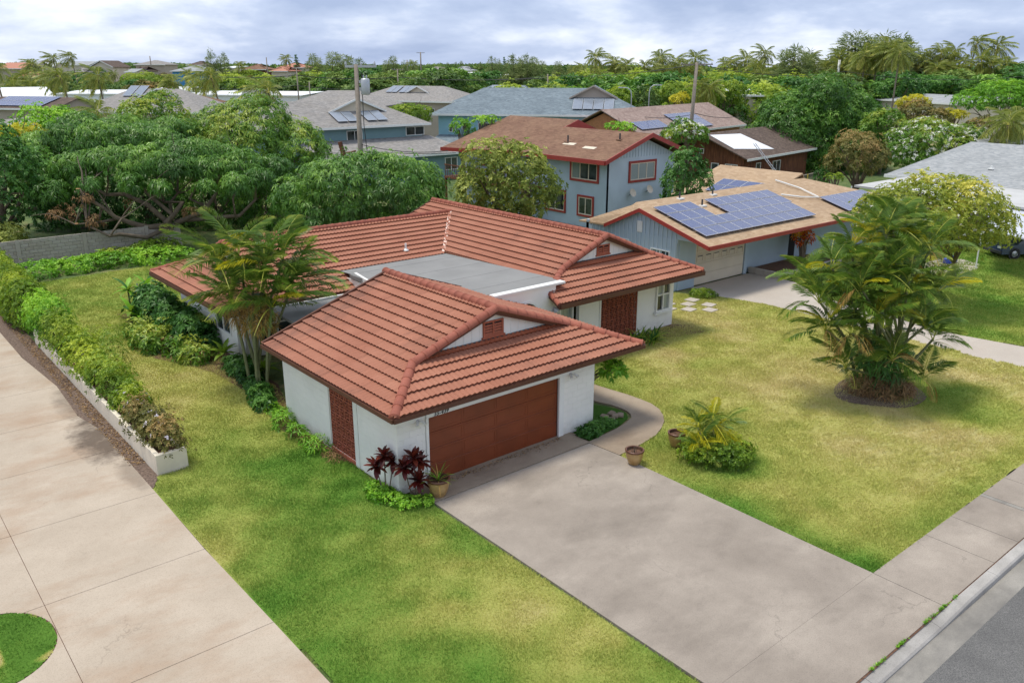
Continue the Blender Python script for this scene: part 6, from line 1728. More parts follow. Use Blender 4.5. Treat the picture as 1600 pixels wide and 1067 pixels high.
for (x, yt, dh, w_) in ((330, 78, 235, .8), (352, 86, 240, 1.0), (344, 90, 236, 1.0), (486, 86, 225, 1.1), (500, 92, 222, 1.2), (518, 84, 215, 1.6), (535, 88, 214, 1.7), (552, 92, 218, 1.4), (608, 96, 225, 1.1), (617, 90, 225, 1.1), (628, 97, 228, 1.0),
                        (565, 95, 220, 1.3), (645, 100, 230, 1.3), (700, 98, 300, 1), (712, 98, 300, 1), (722, 96, 300, 1), (733, 100, 300, 1), (752, 98, 290, 1.1), (770, 90, 260, 1.2), (778, 93, 262, 1), (797, 94, 225, 1.2), (805, 89, 222, 1.3), (815, 92, 220, 1.2), (826, 88, 218, 1.3), (836, 92, 220, 1.2), (845, 97, 224, 1.1),
                        (875, 98, 215, 1.1), (868, 102, 214, 1.0), (888, 104, 220, 1), (905, 102, 220, 1), (1028, 88, 190, 1.3), (1040, 93, 190, 1.2), (1225, 80, 175, 1.5), (1238, 76, 172, 1.7), (1252, 78, 176, 1.6), (1262, 84, 178, 1.2),
                        (1325, 58, 178, 1.6), (1338, 52, 176, 1.8), (1352, 60, 180, 1.6), (1368, 54, 178, 1.9), (1380, 58, 176, 1.7), (1400, 56, 174, 1.7), (1412, 64, 176, 1.6), (1425, 72, 176, 1.5), (1437, 82, 178, 1.4)):
    p = D(x, 110, dh); gz = float(terrain_z(p[0], p[1])); top = D(x, yt, dh)[2]
    s = (top - gz) / 12.2
    inst('ironwood_tree', 'feathery grey-green ironwood on the skyline ' + ('above the bright blue hill house' if x < 400 else 'around the transformer pole' if x < 660 else 'over the slate roofs' if x < 950 else 'near the tall wooden pole' if x < 1300 else 'in the tall grove at the right'), 'tree', 'ironwood trees along the skyline', irons[rs.integers(3)], (p[0], p[1], gz), rs.uniform(0, 6.28), (s * w_, s * w_, s))
# norfolk pines
npine = MB(); vs_ = []
rsn = np.random.default_rng(5); V_ = []; 
lobn = [[0, 0, 2 + i * .95, 2.0 * (1 - i / 12) + .25, 2.0 * (1 - i / 12) + .25, .28] for i in range(12)]
nm = crown_mesh(lobn, 5, 6, .5, .16, 'deep', 77, spread=1.3, droop=.1, zmin=-1)
ntr = MB().tube([(0, 0, -.5), (0, 0, 12.6)], [.22, .04], 6).mesh('trunk', M['bark'])
for x, yt, dh, lb in ((788, 89, 270, 'narrow spire-shaped pine on the skyline right of centre'), (464, 85, 262, 'narrow spire-shaped pine above the faded red hill roof')):
    p = D(x, 110, dh); gz = float(terrain_z(p[0], p[1])); s = (D(x, yt, dh)[2] - gz) / 13
    inst('norfolk_pine', lb, 'tree', None, (nm, ntr), (p[0], p[1], gz), 0, s)

# ------------------------------------------------------------------ palms
def frond_quads(Ln, n, ll, lw, curve, rs, dens_tip=1.0, droop=.5, v=.5, start=.22, sweep=0.0):
    """one pinnate frond along +x; z up; returns quads (m*4,3) and tint"""
    V = []; T = []
    def rach(t): return np.array([Ln * (t - .25 * curve * t * t), sweep * t * t * Ln, Ln * (-curve * .62 * t * t)])
    N_ = 9
    for i in range(N_):
        a, b = rach(i / N_), rach((i + 1) / N_); w = .028 * (1 - i / N_) + .006
        V += [a + [0, w, 0], a - [0, w, 0], b - [0, w * .8, 0], b + [0, w * .8, 0]]; T.append(.85)
    for i in range(n):
        t = start + (1 - start) * (i + .5) / n
        p = rach(t); q = rach(min(t + .02, 1.02)) - rach(t - .02); q /= np.linalg.norm(q)
        L_ = ll * (math.sin(math.pi * min(1, (t - start) / (1 - start) * .8 + .2)) ** .6) * rs.uniform(.85, 1.1)
        for s_ in (-1, 1):
            lat = np.array([-q[1], q[0], 0]) * s_; lat = lat / max(np.linalg.norm(lat), 1e-6)
            d = lat * .78 + q * (.55 + rs.normal(0, .06)) + np.array([0, 0, v * .4 + rs.normal(0, .08)])
            d /= np.linalg.norm(d)
            m_ = p + d * L_ * .5; e_ = p + d * L_ - np.array([0, 0, droop * L_ * rs.uniform(.7, 1.2)])
            sd = np.cross(d, [0, 0, 1]); sd /= max(np.linalg.norm(sd), 1e-6)
            V += [p, m_ + sd * lw / 2, e_, m_ - sd * lw / 2]; T.append(np.clip(.38 + .5 * (rs.random() - .5) * .5 + .25 * (t > .85) + .1 * rs.random(), 0, 1))
    return np.array(V), np.array(T)
def frond_mesh(seed, mat, Ln=1.9, n=26, ll=.5, lw=.04, curve=.7, **k):
    rs = np.random.default_rng(seed)
    V, T = frond_quads(Ln, n, ll, lw, curve, rs, **k)
    return npmesh('frond', V, np.arange(len(V)).reshape(-1, 4), L[mat], {'tint': ('FACE', T)})
def coco_src(seed, wind=.5, lean=.6, nf=22):
    rs = np.random.default_rng(seed); VV = []; TT = []
    for i in range(nf):
        az = i * 2.399 + rs.uniform(-.2, .2); el = math.radians(78 - 125 * (i / nf) + rs.uniform(-8, 8))
        V, T = frond_quads(rs.uniform(2.4, 3.2), 18, .85, .11, rs.uniform(.5, 1.0), rs, droop=.75, start=.14)
        R1 = np.array([[math.cos(el), 0, -math.sin(el)], [0, 1, 0], [math.sin(el), 0, math.cos(el)]])
        R2 = np.array([[math.cos(az), -math.sin(az), 0], [math.sin(az), math.cos(az), 0], [0, 0, 1]])
        V = V @ R1.T @ R2.T
        dist = np.linalg.norm(V, axis=1)
        V[:, 0] += wind * (dist / 3) ** 2
        V[:, 2] -= .04 * dist ** 2
        VV.append(V); TT.append(np.clip(T + (.25 if el < -.4 else 0), 0, 1))
    V = np.concatenate(VV); T = np.concatenate(TT)
    V += np.array([lean, 0, 0])
    me = npmesh('crown', V, np.arange(len(V)).reshape(-1, 4), L['coco'], {'tint': ('FACE', T)})
    tr = MB().tube([(0, 0, -9.6), (0, 0, -7), (lean * .25, 0, -4), (lean * .6, 0, -2), (lean, 0, 0)], [.19, .15, .13, .12, .13], 7).mesh('trunk', M['palmtrunk'])
    return me, tr
cocos = [coco_src(500 + i, w, ln) for i, (w, ln) in enumerate(((.9, .5), (.5, .2), (1.3, .9), (.2, -.4), (.7, 1.4)))]
rs = np.random.default_rng(123)
def coco(px, py, dh, scale=1.0, label=None, rz=None, src=None):
    p = D(px, py, dh); gz = float(terrain_z(p[0], p[1]))
    zone = 'among the hillside trees at the left' if px < 300 else 'on the skyline left of centre' if px < 760 else 'in the row right of the centre of the skyline' if px < 1112 else 'between the tall wooden pole and the ironwoods' if px < 1260 else 'around the ironwood grove at the right' if px < 1430 else 'in the tall group at the right end of the skyline'
    size = 'short' if py > 108 else 'tall' if py < 93 else 'middling'
    t = thing('coconut_palm', label or size + ' coconut palm ' + zone, 'palm tree', (p[0], p[1], gz), 0, None if label else 'coconut palms along the skyline')
    z = rs.uniform(0, 6.28) if rz is None else rz
    me, tr = cocos[rs.integers(5) if src is None else src]
    hgt = p[2] - gz
    scale *= 1.02
    c = link('crown', me, t); c.location = (0, 0, hgt); c.scale = (scale,) * 3; c.rotation_euler = (0, 0, z)
    k = link('trunk', tr, t); k.location = (0, 0, hgt); k.scale = (scale, scale, hgt / 9.3); k.rotation_euler = (0, 0, z)
WR = RZ + math.pi          # windward fronds stream to the left of the picture
for (x, y, dh, s) in ((928, 92, 190, 1.2), (962, 100, 190, .95), (980, 104, 185, 1), (955, 108, 190, 1), (1001, 104, 180, 1), (1030, 92, 185, 1.1), (1052, 98, 190, 1), (1046, 112, 180, .9), (1066, 106, 185, 1), (1085, 94, 180, 1.15), (1079, 112, 178, .9), (1096, 112, 185, .8),
                      (1131, 101, 200, .95), (1152, 103, 190, 1), (1167, 94, 188, 1.15), (1154, 122, 170, .8), (1184, 106, 180, 1), (1198, 86, 185, 1.1), (1190, 118, 175, .9), (1212, 112, 180, 1), (1270, 92, 185, 1.0), (1280, 110, 180, .9), (1293, 104, 185, 1), (1308, 90, 175, 1), (1322, 94, 170, 1), (1300, 108, 175, 1), (1316, 106, 172, 1),
                      (1352, 88, 160, 1.1), (1368, 96, 160, 1), (1386, 76, 158, 1.25), (1404, 82, 155, 1.2), (1340, 104, 162, 1), (1452, 92, 172, 1), (1474, 84, 170, 1.15), (1486, 94, 172, 1), (1497, 82, 175, 1.1), (1505, 100, 172, 1), (1518, 68, 180, 1.1), (1532, 96, 172, 1.15), (1557, 74, 178, 1.2), (1551, 104, 170, 1.1), (1572, 104, 172, 1.1), (1509, 112, 168, 1), (1482, 110, 168, 1), (1590, 106, 190, 1), (1466, 108, 168, 1),
                      (60, 102, 215, 1.0), (88, 92, 225, .95), (116, 90, 232, 1.0), (12, 128, 190, 1.1), (50, 132, 185, 1.0), (22, 138, 182, 1), (70, 120, 190, 1.1), (82, 134, 186, 1), (36, 120, 192, 1), (180, 116, 240, .7), (294, 116, 225, .8), (368, 102, 250, .7), (448, 93, 245, .8), (280, 128, 190, 1.1), (300, 130, 188, 1.1), (262, 134, 190, .9), (648, 102, 240, .8), (575, 120, 190, 1.0), (586, 132, 175, 1.0), (942, 118, 180, .9), (1016, 116, 178, .9), (700, 112, 260, .7), (893, 112, 200, .8), (912, 108, 205, .8)):
    coco(x, y, dh, s)
for (x, y, dh, s, lb, sr) in ((104, 122, 150, 1.15, 'windblown coconut palm second from the left before the white warehouse', 2), (158, 122, 148, 1.15, 'windblown coconut palm with drooping pale fronds over the long white shed', 0), (340, 122, 150, 1.2, 'coconut palm whose thin trunk crosses the white shed', 2),
                              (-4, 108, 150, 1.2, 'coconut palm cut by the left edge of the picture', 0), (432, 146, 88, .9, 'bushy windblown palm crown beside the teal house ridge', 2), (160, 178, 80, .8, 'low palm poking out of the trees before the grey hip roof', 0)):
    coco(x, y, dh, s, lb, WR, sr)
coco(1405, 84, 105, .75, 'tall thin lone palm standing over the yellow bush', 0, 1)
for (x, y, dh, s, lb) in ((1098, 138, 125, .85, 'drooping date-like palm left in the pair above the mauve roof'), (1112, 140, 124, .85, 'drooping date-like palm right in the pair above the mauve roof'), (1568, 196, 80, .95, 'low palm with long pale fronds at the right edge'), (1590, 190, 82, .9, 'palm partly cut by the right edge')):
    coco(x, y, dh, s, lb, None, 3)

FR_A = [frond_mesh(600 + i, 'areca', 1.9, 52, .62, .038, c, droop=.45, v=.8, sweep=sw) for i, (c, sw) in enumerate(((.5, .05), (.75, -.05), (1.0, .1), (.6, -.12), (.9, .0)))]
FR_Y = [frond_mesh(620 + i, 'pale' if i == 0 else 'gold', 1.6, 30, .45, .04, 1.0, droop=.5) for i in range(2)]
FR_D = [frond_mesh(630 + i, 'dryfrond', 1.3, 18, .45, .035, 1.3, droop=.9) for i in range(2)]
def areca(name, label, base, stems, seed, ymix=.12, dmix=.06, fs=1.0, nf=7, spread=.45, cat='palm tree'):
    """stems: (top point, radius at foot)"""
    rs = np.random.default_rng(seed)
    t = thing(name, label, cat, (base[0], base[1], 0))
    inv = world_to(t)
    for (tp, r) in stems:
        tp = np.array(tp, float)
        a = rs.uniform(0, 6.28); b0 = np.array([base[0] + spread * math.cos(a) * rs.random() ** .5, base[1] + spread * math.sin(a) * rs.random() ** .5, -.05])
        m_ = b0 * .45 + tp * .55; m_[:2] = b0[:2] * .62 + tp[:2] * .38
        sm = MB().tube([b0, (b0 * .7 + m_ * .3), m_, tp], [r * 1.15, r, r * .9, r * .75], 7)
        sm.build('stem', M['stem'], t, world=True, smooth=True)
        n = int(nf + rs.integers(-1, 2))
        for i in range(n):
            az = i * 2.399 + rs.uniform(-.4, .4); el = math.radians(82 - 74 * (i / n) + rs.uniform(-8, 8))
            u = rs.random()
            me = FR_D[rs.integers(2)] if (u < dmix and i > n * .6) else (FR_Y[rs.integers(2)] if u < dmix + ymix else FR_A[rs.integers(5)])
            s = fs * rs.uniform(.82, 1.15)
            mw = Matrix.Translation(tp - np.array([0, 0, .12 * (i / n)])) @ Matrix.Rotation(az, 4, 'Z') @ Matrix.Rotation(-el, 4, 'Y') @ Matrix.Rotation(rs.uniform(-.5, .5), 4, 'X') @ Matrix.Scale(s, 4)
            link('frond', me, t, inv @ mw)
    return t
# right hand clump on the front lawn
cb = (28.0, 13.0)
rs = np.random.default_rng(42)
st = []
for (x, y, dh) in ((1300, 420, 27.5), (1330, 395, 28), (1360, 372, 28.5), (1395, 352, 28.5), (1425, 362, 28.5), (1455, 388, 28.5), (1280, 470, 27), (1262, 440, 28), (1345, 450, 26.6), (1385, 425, 27), (1420, 440, 27), (1466, 455, 28), (1370, 500, 26.4),
                   (1445, 510, 27), (1330, 520, 26.8), (1290, 515, 27), (1458, 530, 27.4), (1395, 560, 26.4), (1372, 440, 27.4), (1350, 408, 27.8), (1408, 400, 28), (1390, 470, 27), (1330, 470, 27), (1432, 470, 27.4), (1385, 365, 28), (1430, 400, 29.2), (1380, 400, 29.5), (1442, 590, 27.2), (1322, 575, 27)):
    st.append((D(x, y, dh), .055))
areca('areca_palm', 'large multi-stemmed areca palm clump in the middle of the front lawn', cb, st, 43, ymix=.10, dmix=.12, fs=.78, nf=9, spread=.8)
# dry thatch round its foot
dm = crown_mesh([[cb[0], cb[1], .25, .95, .9, .45], [cb[0] + .5, cb[1] - .3, .2, .5, .5, .4], [cb[0] - .5, cb[1] + .4, .2, .5, .5, .4]], 60, 5, .30, .03, 'litter', 8, droop=.9)
tag(link('dead_leaves', dm), 'heap of dry fallen fronds around the foot of the lawn palm clump', 'leaf litter', kind='stuff')
dm = crown_mesh([[cb[0] - .1, cb[1] + .1, 1.3, .8, .8, .9]], 26, 6, .45, .05, 'deep', 9, droop=.6)
o = tag(link('undergrowth', dm), 'dark undergrowth among the stems of the lawn palm clump', 'shrub')
# left clump between the garage and the left wing
st = []
for (x, y, dh) in ((340, 418, 29.5), (372, 400, 30), (415, 420, 29.5), (442, 405, 30), (395, 455, 29), (425, 480, 28.6), (455, 450, 29.5), (360, 470, 29)):
    st.append((D(x, y, dh), .06))
areca('areca_palm', 'tall areca palm clump beside the left garage wall reaching over the roof', (11.0, 27.4), st, 44, ymix=.07, dmix=.10, fs=1.12, nf=10, spread=.5)
dm = crown_mesh([[*D(402, 500, 28.8), .5, .5, .6], [*D(378, 490, 29), .4, .4, .4]], 40, 6, .4, .03, 'dryfrond', 12, droop=1.0)
tag(link('dead_leaves', dm), 'brown dry fronds hanging under the left palm crowns', 'leaf litter', kind='stuff')
# young palm and bush island beside the walkway
pbz = (18.9, 13.5)
st = [((pbz[0] + dx, pbz[1] + dy, z), .035) for dx, dy, z in ((-.25, .35, 1.0), (.1, .1, 1.25), (.45, -.05, 1.0), (-.5, .1, .6), (.2, .5, .8), (.5, .35, .6))]
areca('areca_palm', 'small yellowish palm growing out of the round bush beside the walkway', pbz, st, 45, ymix=.75, dmix=.05, fs=.50, nf=8, spread=.2)
bsh = thing('ixora_bush', 'round low green bush under the small yellowish palm', 'bush', (pbz[0] + .1, pbz[1] - .4, 0))
lobs = [[pbz[0] + dx, pbz[1] + dy, z, r, r, r * .8] for dx, dy, z, r in ((0, -.5, .35, .45), (.45, -.55, .35, .45), (-.35, -.1, .35, .4), (.3, 0, .4, .45), (.65, -.2, .3, .35), (-.05, .4, .3, .4), (.15, -.8, .25, .3), (-.5, .3, .3, .3))]
o = link('foliage', crown_mesh(lobs, 190, 5, .09, .045, 'hedge', 46, droop=.2, jitter=.3), bsh); o.matrix_local = world_to(bsh)

# ------------------------------------------------------------------ leafy plants near the house
def blade_leaf(Ln, W_, curve, n=4):
    V = []; 
    for i in range(n + 1):
        t = i / n; w = W_ * math.sin(math.pi * (t * .88 + .10)) ** .7 * .5
        x = Ln * (t - .2 * curve * t * t); z = -curve * Ln * .5 * t * t
        V += [(x, w, z + w * .3), (x, 0, z), (x, -w, z + w * .3)]
    F = []
    for i in range(n):
        a = 3 * i
        F += [(a, a + 1, a + 4, a + 3), (a + 1, a + 2, a + 5, a + 4)]
    return np.array(V), np.array(F)
def leaf_obj_mesh(name, mat, Ln, W_, curve, tint):
    V, F = blade_leaf(Ln, W_, curve)
    return npmesh(name, V, F, L[mat], {'tint': ('FACE', np.full(len(F), tint))}, True)
def rosette(parent, tp, meshes, n, el0, el1, rs, s=1.0, name='leaf'):
    inv = world_to(parent)
    for i in range(n):
        az = i * 2.399 + rs.uniform(-.25, .25); el = math.radians(el0 + (el1 - el0) * i / n + rs.uniform(-8, 8))
        mw = Matrix.Translation(tp) @ Matrix.Rotation(az, 4, 'Z') @ Matrix.Rotation(-el, 4, 'Y') @ Matrix.Scale(s * rs.uniform(.8, 1.1), 4)
        link(name, meshes[rs.integers(len(meshes))], parent, inv @ mw)
TI = [leaf_obj_mesh('leaf', 'ti', .40, .15, .45, t) for t in (.2, .5, .8)]
rs = np.random.default_rng(70)
for lb, (bx_, by_), heads in (('burgundy ti plant, left of the pair at the garage corner', (10.40, 17.85), ((0, 0, 1.15), (.22, -.1, .95), (-.2, .1, .85))), ('burgundy ti plant, right and fuller of the pair at the garage corner', (10.88, 17.12), ((0, 0, 1.2), (.22, .05, 1.0), (-.25, .1, .95), (.05, -.1, .55)))):
    t = thing('ti_plant', lb, 'plant', (bx_, by_, 0))
    for dx, dy, z in heads:
        MB().tube([(bx_ + dx * .3, by_ + dy * .3, 0), (bx_ + dx, by_ + dy, z)], .018, 6).build('stem', M['bark'], t, world=True)
        rosette(t, (bx_ + dx, by_ + dy, z), TI, 22, 82, -40, rs, .95)
# ground cover beds
def bed(name, label, cat, lobes, leafspec, mat, seed, dens, **k):
    t = thing(name, label, cat, (lobes[0][0], lobes[0][1], 0))
    me = crown_mesh(lobes, dens, *leafspec, mat, seed, **k)
    o = link('foliage', me, t); o.matrix_local = world_to(t); return t
def row_lobes(pts, r, h, rs, step=.4, wid=.3, z=.0):
    out = []
    for (xa, ya), (xb, yb) in zip(pts, pts[1:]):
        n = max(1, int(math.hypot(xb - xa, yb - ya) / step))
        for i in range(n):
            t = (i + .5) / n
            q = rs.uniform(.75, 1.25)
            out.append([xa + (xb - xa) * t + rs.uniform(-wid, wid), ya + (yb - ya) * t + rs.uniform(-wid, wid), z + h * .4 * q, r * q, r * q, h * q * .7])
    return out
rs = np.random.default_rng(71)
bed('ground_cover', 'low bright green ground cover at the foot of the ti plants', 'ground cover', row_lobes([(10.3, 18.3), (10.3, 17.1), (10.95, 16.75)], .3, .22, rs, .22, .15), (5, .085, .05), 'weed', 72, 200, droop=.1)
bed('ground_cover', 'low green border between the garage wall and the walkway', 'ground cover', row_lobes([(17.2, 17.05), (18.0, 17.15), (18.5, 17.2)], .25, .22, rs, .2, .1), (5, .085, .05), 'deep', 73, 220, droop=.1)
bed('weedy_tuft', 'small bright green tuft at the edge of the pale driveway', 'plant', row_lobes([(33.2, 25.6), (34.0, 24.9)], .32, .35, rs, .3, .2), (6, .16, .05), 'lime', 74, 60)
fern_l = [leaf_obj_mesh('leaf', 'lime' if i else 'deep', .75, .07, c, .35 + .2 * i) for i, c in enumerate((.7, .9, 1.1))]
lily = thing('spider_lily', 'clump of long strap leaves at the right wing breeze block screen', 'plant', (25.6, 22.3, 0))
for dx, dy in ((0, 0), (.4, .1), (-.4, .1), (.75, -.2), (.15, -.45), (.5, -.4)):
    rosette(lily, (25.6 + dx, 22.3 + dy, .08), fern_l, 15, 80, 12, rs, 1.1)
sh = tree('croton_shrub', 'leafy shrub on a bare stem behind the right garage corner', (940, 976, 562, 600), 25.6, 'weed', (6, .2, .09), 75, nl=7, dens=40, trunk=.05, cat='shrub', base=(18.6, 19.1), ground=0)
# left bed: mixed leafy border along the left wing
rs = np.random.default_rng(76)
LF1 = [leaf_obj_mesh('leaf', m_, .6, .16, .7, t) for m_, t in (('lime', .5), ('weed', .6), ('deep', .5))]
bed('shrub_border', 'mixed yellow-green shrubs along the left wing of the house', 'shrub', row_lobes([(10.2, 37.6), (9.7, 35.2), (9.7, 33.6), (10.3, 31.8)], .42, .6, rs, .36, .55), (6, .22, .07), 'mangoy', 77, 34, jitter=.4)
bed('shrub_border', 'darker leafy shrubs at the back of the bed beside the left wing', 'shrub', row_lobes([(10.8, 39.4), (10.9, 37.0), (11.1, 35.0), (11.1, 33.0)], .6, 1.2, rs, .6, .3), (6, .22, .10), 'deep', 78, 34)
bed('dry_plants', 'brown and yellow withered plants in the bed before the left wing', 'plant', row_lobes([(10.4, 36.6), (10.3, 34.2), (10.7, 31.6)], .35, .45, rs, .7, .3), (6, .22, .06), 'litter', 79, 26)
bed('shrub_border', 'small dark shrubs between the palm clump and the white wall', 'shrub', row_lobes([(11.1, 30.2), (11.0, 28.6), (10.8, 26.8), (10.4, 25.4)], .38, .55, rs, .5, .3), (6, .18, .08), 'deep', 80, 50)
bed('fern_border', 'ferny plants growing along the left garage wall', 'shrub', row_lobes([(10.45, 25.4), (10.35, 24.0), (10.25, 22.4), (10.4, 21.2)], .28, .35, rs, .42, .12), (6, .20, .035), 'weed', 81, 50)
bed('dry_grass_tufts', 'straw coloured dry tufts at the foot of the garage wall', 'plant', row_lobes([(10.2, 23.4), (10.35, 21.3), (10.45, 20.2)], .2, .22, rs, .55, .08), (7, .22, .018), 'litter', 82, 60)
tl_ = thing('banana_like_plant', 'big leaved green plant at the back corner of the left wing', 'plant', (10.3, 40.0, 0))
for dx, dy, z in ((0, 0, 1.3), (.7, -.6, 1.0), (-.3, -1.2, .6), (1.0, .6, 1.2)):
    MB().tube([(10.3 + dx, 40 + dy, 0), (10.3 + dx, 40 + dy, z)], .04, 6).build('stem', M['stem'], tl_, world=True)
    rosette(tl_, (10.3 + dx, 40 + dy, z), LF1, 11, 75, -20, rs, 1.5)
for lb, x, y, m_ in (('bird nest fern with bright leaves under the left palms', 11.15, 31.0, 0), ('bright leaved ti plant by the side canopy of the house', 11.6, 28.3, 0), ('yellow-green bromeliad at the back of the left bed', 10.2, 38.3, 1)):
    t = thing('bird_nest_fern', lb, 'plant', (x, y, 0)); MB().tube([(x, y, 0), (x, y, .4)], .04, 6).build('stem', M['stem'], t, world=True)
    rosette(t, (x, y, .42), LF1[m_:m_ + 1], 14, 75, 5, rs, 1.2)
# ground cover bank at the back wall and long hedge on the left
bed('ground_cover', 'bright green creeper heaped along the foot of the block wall', 'ground cover', row_lobes([(8.0, 51.6), (10.5, 52.2), (13.0, 52.0), (16.5, 51.6)], 1.0, .55, rs, .5, .7), (6, .20, .08), 'weed', 83, 22, droop=.2)
bed('ground_cover', 'lime green creeper in front of the fallen mango limb', 'ground cover', row_lobes([(12.4, 53.0), (14.5, 53.2), (16.5, 53.4)], 1.0, .7, rs, .5, .5), (6, .20, .08), 'lime', 84, 22, droop=.2)
bed('clipped_hedge', 'clipped light green hedge along the left edge of the lawn', 'hedge', row_lobes([(6.45, 52.5), (6.4, 48), (6.4, 44), (6.45, 40.6)], .60, 1.35, rs, .15, .22, .15), (6, .12, .055), 'hedge', 85, 90, droop=.1)
bed('pale_leaved_bush', 'cream and yellow variegated bush at the left edge by the block wall', 'bush', [[*D(0, 395, 50), 1.2, 1.2, 1.3], [*D(12, 372, 50.5), .9, .9, .9], [*D(-25, 380, 51), 1.2, 1.2, 1.3], [*D(8, 412, 49.6), .8, .8, .8]], (6, .17, .07), 'pale', 86, 40)
# planter box with shrubs
x0, x1, y0, y1 = PLANTER
pl = thing('planter_wall', 'long cream walled planter box beside the left driveway', 'planter', ((x0 + x1) / 2, y0, 0))
zt_ = .62
MB().bev(x0, x1, y0, y0 + .14, -.05, zt_, .012).build('end_wall', M['offwhite'], pl, world=True)
for i, yy in enumerate(np.arange(y0 + .145, y1 - .1, 3.1)):
    ye = min(yy + 3.09, y1)
    MB().bev(x0, x0 + .14, yy, ye, -.05, zt_ - .02 * (i % 2), .012).build('side_wall', M['offwhite'], pl, world=True)
MB().bev(x1 - .12, x1, y0 + .145, y1, -.05, zt_ - .12, .012).build('side_wall', M['offwhite'], pl, world=True)
MB().box(x0 + .141, x1 - .121, y0 + .141, y1, 0, zt_ - .14).build('soil', M['soil'], pl, world=True)
MB().box(x0 + .02, x1 - .02, y0 - .012, y0 + .0, zt_ - .05, zt_ - .04).build('joint_line', M['kerb'], pl, world=True) if False else None
for i, (ya, yb, mt, h_, lb, r_, fl) in enumerate(((23.3, 26.3, 'brush', .75, 'olive and brown plumbago shrub at the near end of the planter', .42, 'purple'), (26.3, 28.0, 'hedge', .7, 'mixed olive and yellow shrub second from the near end of the planter', .40, 'purple'), (28.0, 31.0, 'lime', .85, 'bright yellow-green shrub in the middle of the planter', .45, None),
                                               (31.0, 34.4, 'hedge', .8, 'spreading green shrub past the middle of the planter', .5, None), (34.4, 37.2, 'lime', 1.0, 'feathery yellow-green shrub at the far end of the planter', .5, None), (37.2, 40.4, 'weed', 1.1, 'darker green shrub where the planter meets the clipped hedge', .55, None))):
    lob = row_lobes([(6.55, ya), (6.55, yb)], r_ * .82, h_ * .9, rs, .24, .24, zt_ - .12)
    t = thing('planter_shrub', lb, 'shrub', (6.42, (ya + yb) / 2, zt_ - .14))
    o = link('foliage', crown_mesh(lob, 95 if i < 3 else 75, 6, .11, .045, mt, 90 + i, droop=.2, jitter=.45), t); o.matrix_local = world_to(t)
    if fl:
        P, Nn, T_ = lobes_points(lob, 4, rs, .1, .05, 0); P = P + Nn * .04
        V, tt_ = rot_tufts(P, Nn, 6, .07, .05, 1.3, 0, rs, np.full(len(P), .6))
        f_ = link('blossoms', npmesh('blossoms', V, np.arange(len(V)).reshape(-1, 4), L[fl], {'tint': ('FACE', tt_)}), t); f_.matrix_local = world_to(t)
bed('thin_shrub', 'sparse thin twiggy shrub leaning over the lawn behind the planter', 'shrub', [[7.3, 31.6, .9, .6, .8, .7], [7.4, 32.6, 1.1, .5, .7, .8], [7.0, 33.6, 1.0, .5, .6, .6]], (6, .14, .03), 'hedge', 97, 22)
# leaf litter on the mulch strip
n = 3000; lx = rng.uniform(5.55, 5.98, n); ly = rng.uniform(24, 46, n)
V, tt_ = rot_tufts(np.stack([lx, ly, np.full(n, .02)], 1), np.tile([0, 0, 1.], (n, 1)), 1, .07, .03, 1.45, 0, rng, rng.random(n))
tag(link('fallen_leaves', npmesh('fallen_leaves', V, np.arange(len(V)).reshape(-1, 4), L['litter'], {'tint': ('FACE', tt_)})), 'fallen leaves along the strip between driveway and planter', 'leaf litter', kind='stuff')
n = 150; lx = 13.4 + 4.2 * rng.random(n) ** 1.0; ly = 5.82 + rng.normal(0, .012, n); qk = vnoise(lx, ly * 0, .35) > .45; lx, ly = lx[qk], ly[qk]; n = len(lx)
V, tt_ = rot_tufts(np.stack([lx, ly, np.full(n, .03)], 1), np.tile([0, 0, 1.], (n, 1)), 5, .05, .018, .9, 0, rng, rng.random(n) * .8)
tag(link('weeds', npmesh('weeds', V, np.arange(len(V)).reshape(-1, 4), L['weed'], {'tint': ('FACE', tt_)})), 'weeds growing in the joint along the kerb', 'weeds', kind='stuff')

# ------------------------------------------------------------------ block wall behind the lawn
bw_ = thing('block_wall', 'grey concrete block wall behind the back lawn', 'wall', (8.0, 54.5, 0))
wall_blocks(bw_, 'y', 54.5, 6.5, 17.6, 0, 1.62, mat='cblock', bw=.42, bh=.2, gap=.012, th=.05, bevel=.008)
MB().box(6.3, 17.7, 54.5, 54.64, -.1, 1.60).build('wall_core', M['cblock'], bw_, world=True)
for x in (8.35, 11.9, 15.5): MB().box(x, x + .22, 54.40, 54.445, 0, 1.66).build('pier', M['cblock'], bw_, world=True)

# ------------------------------------------------------------------ pots
POT = [(0, 0), (.15, 0), (.17, .02), (.235, .2), (.262, .34), (.258, .40), (.28, .405), (.285, .45), (.26, .465), (.235, .45), (.23, .36), (0, .36)]
def pot(label, x, y, s):
    t = thing('glazed_pot', label, 'plant pot', (x, y, .03))
    pr_ = [(r * s, z * s) for r, z in POT]
    MB().lathe(pr_[:6], 24).build('body', M['pot'], t, smooth=True)
    MB().lathe(pr_[5:10], 24).build('rim', M['potrim'], t, smooth=True)
    MB().lathe([pr_[9], (pr_[10][0], pr_[10][1]), (0, pr_[10][1])], 24).build('soil', M['soil'], t)
    return t
def twigs(t, z, n, h, rs, mat='litter'):
    for i in range(n):
        a = rs.uniform(0, 6.28); r = rs.uniform(0, .08)
        MB().tube([(r * math.cos(a), r * math.sin(a), z), (r * 1.5 * math.cos(a) + rs.normal(0, .05), r * 1.5 * math.sin(a) + rs.normal(0, .05), z + h * rs.uniform(.5, 1))], [.007, .003], 5).build('twig', M['bark'], t)
p1 = pot('large tan glazed pot with a grassy plant beside the garage door', 11.45, 16.85, 1.15)
p2 = pot('tan glazed pot with dead twigs nearest the driveway edge', 16.95, 14.75, 1.0); twigs(p2, .36, 8, .22, rs)
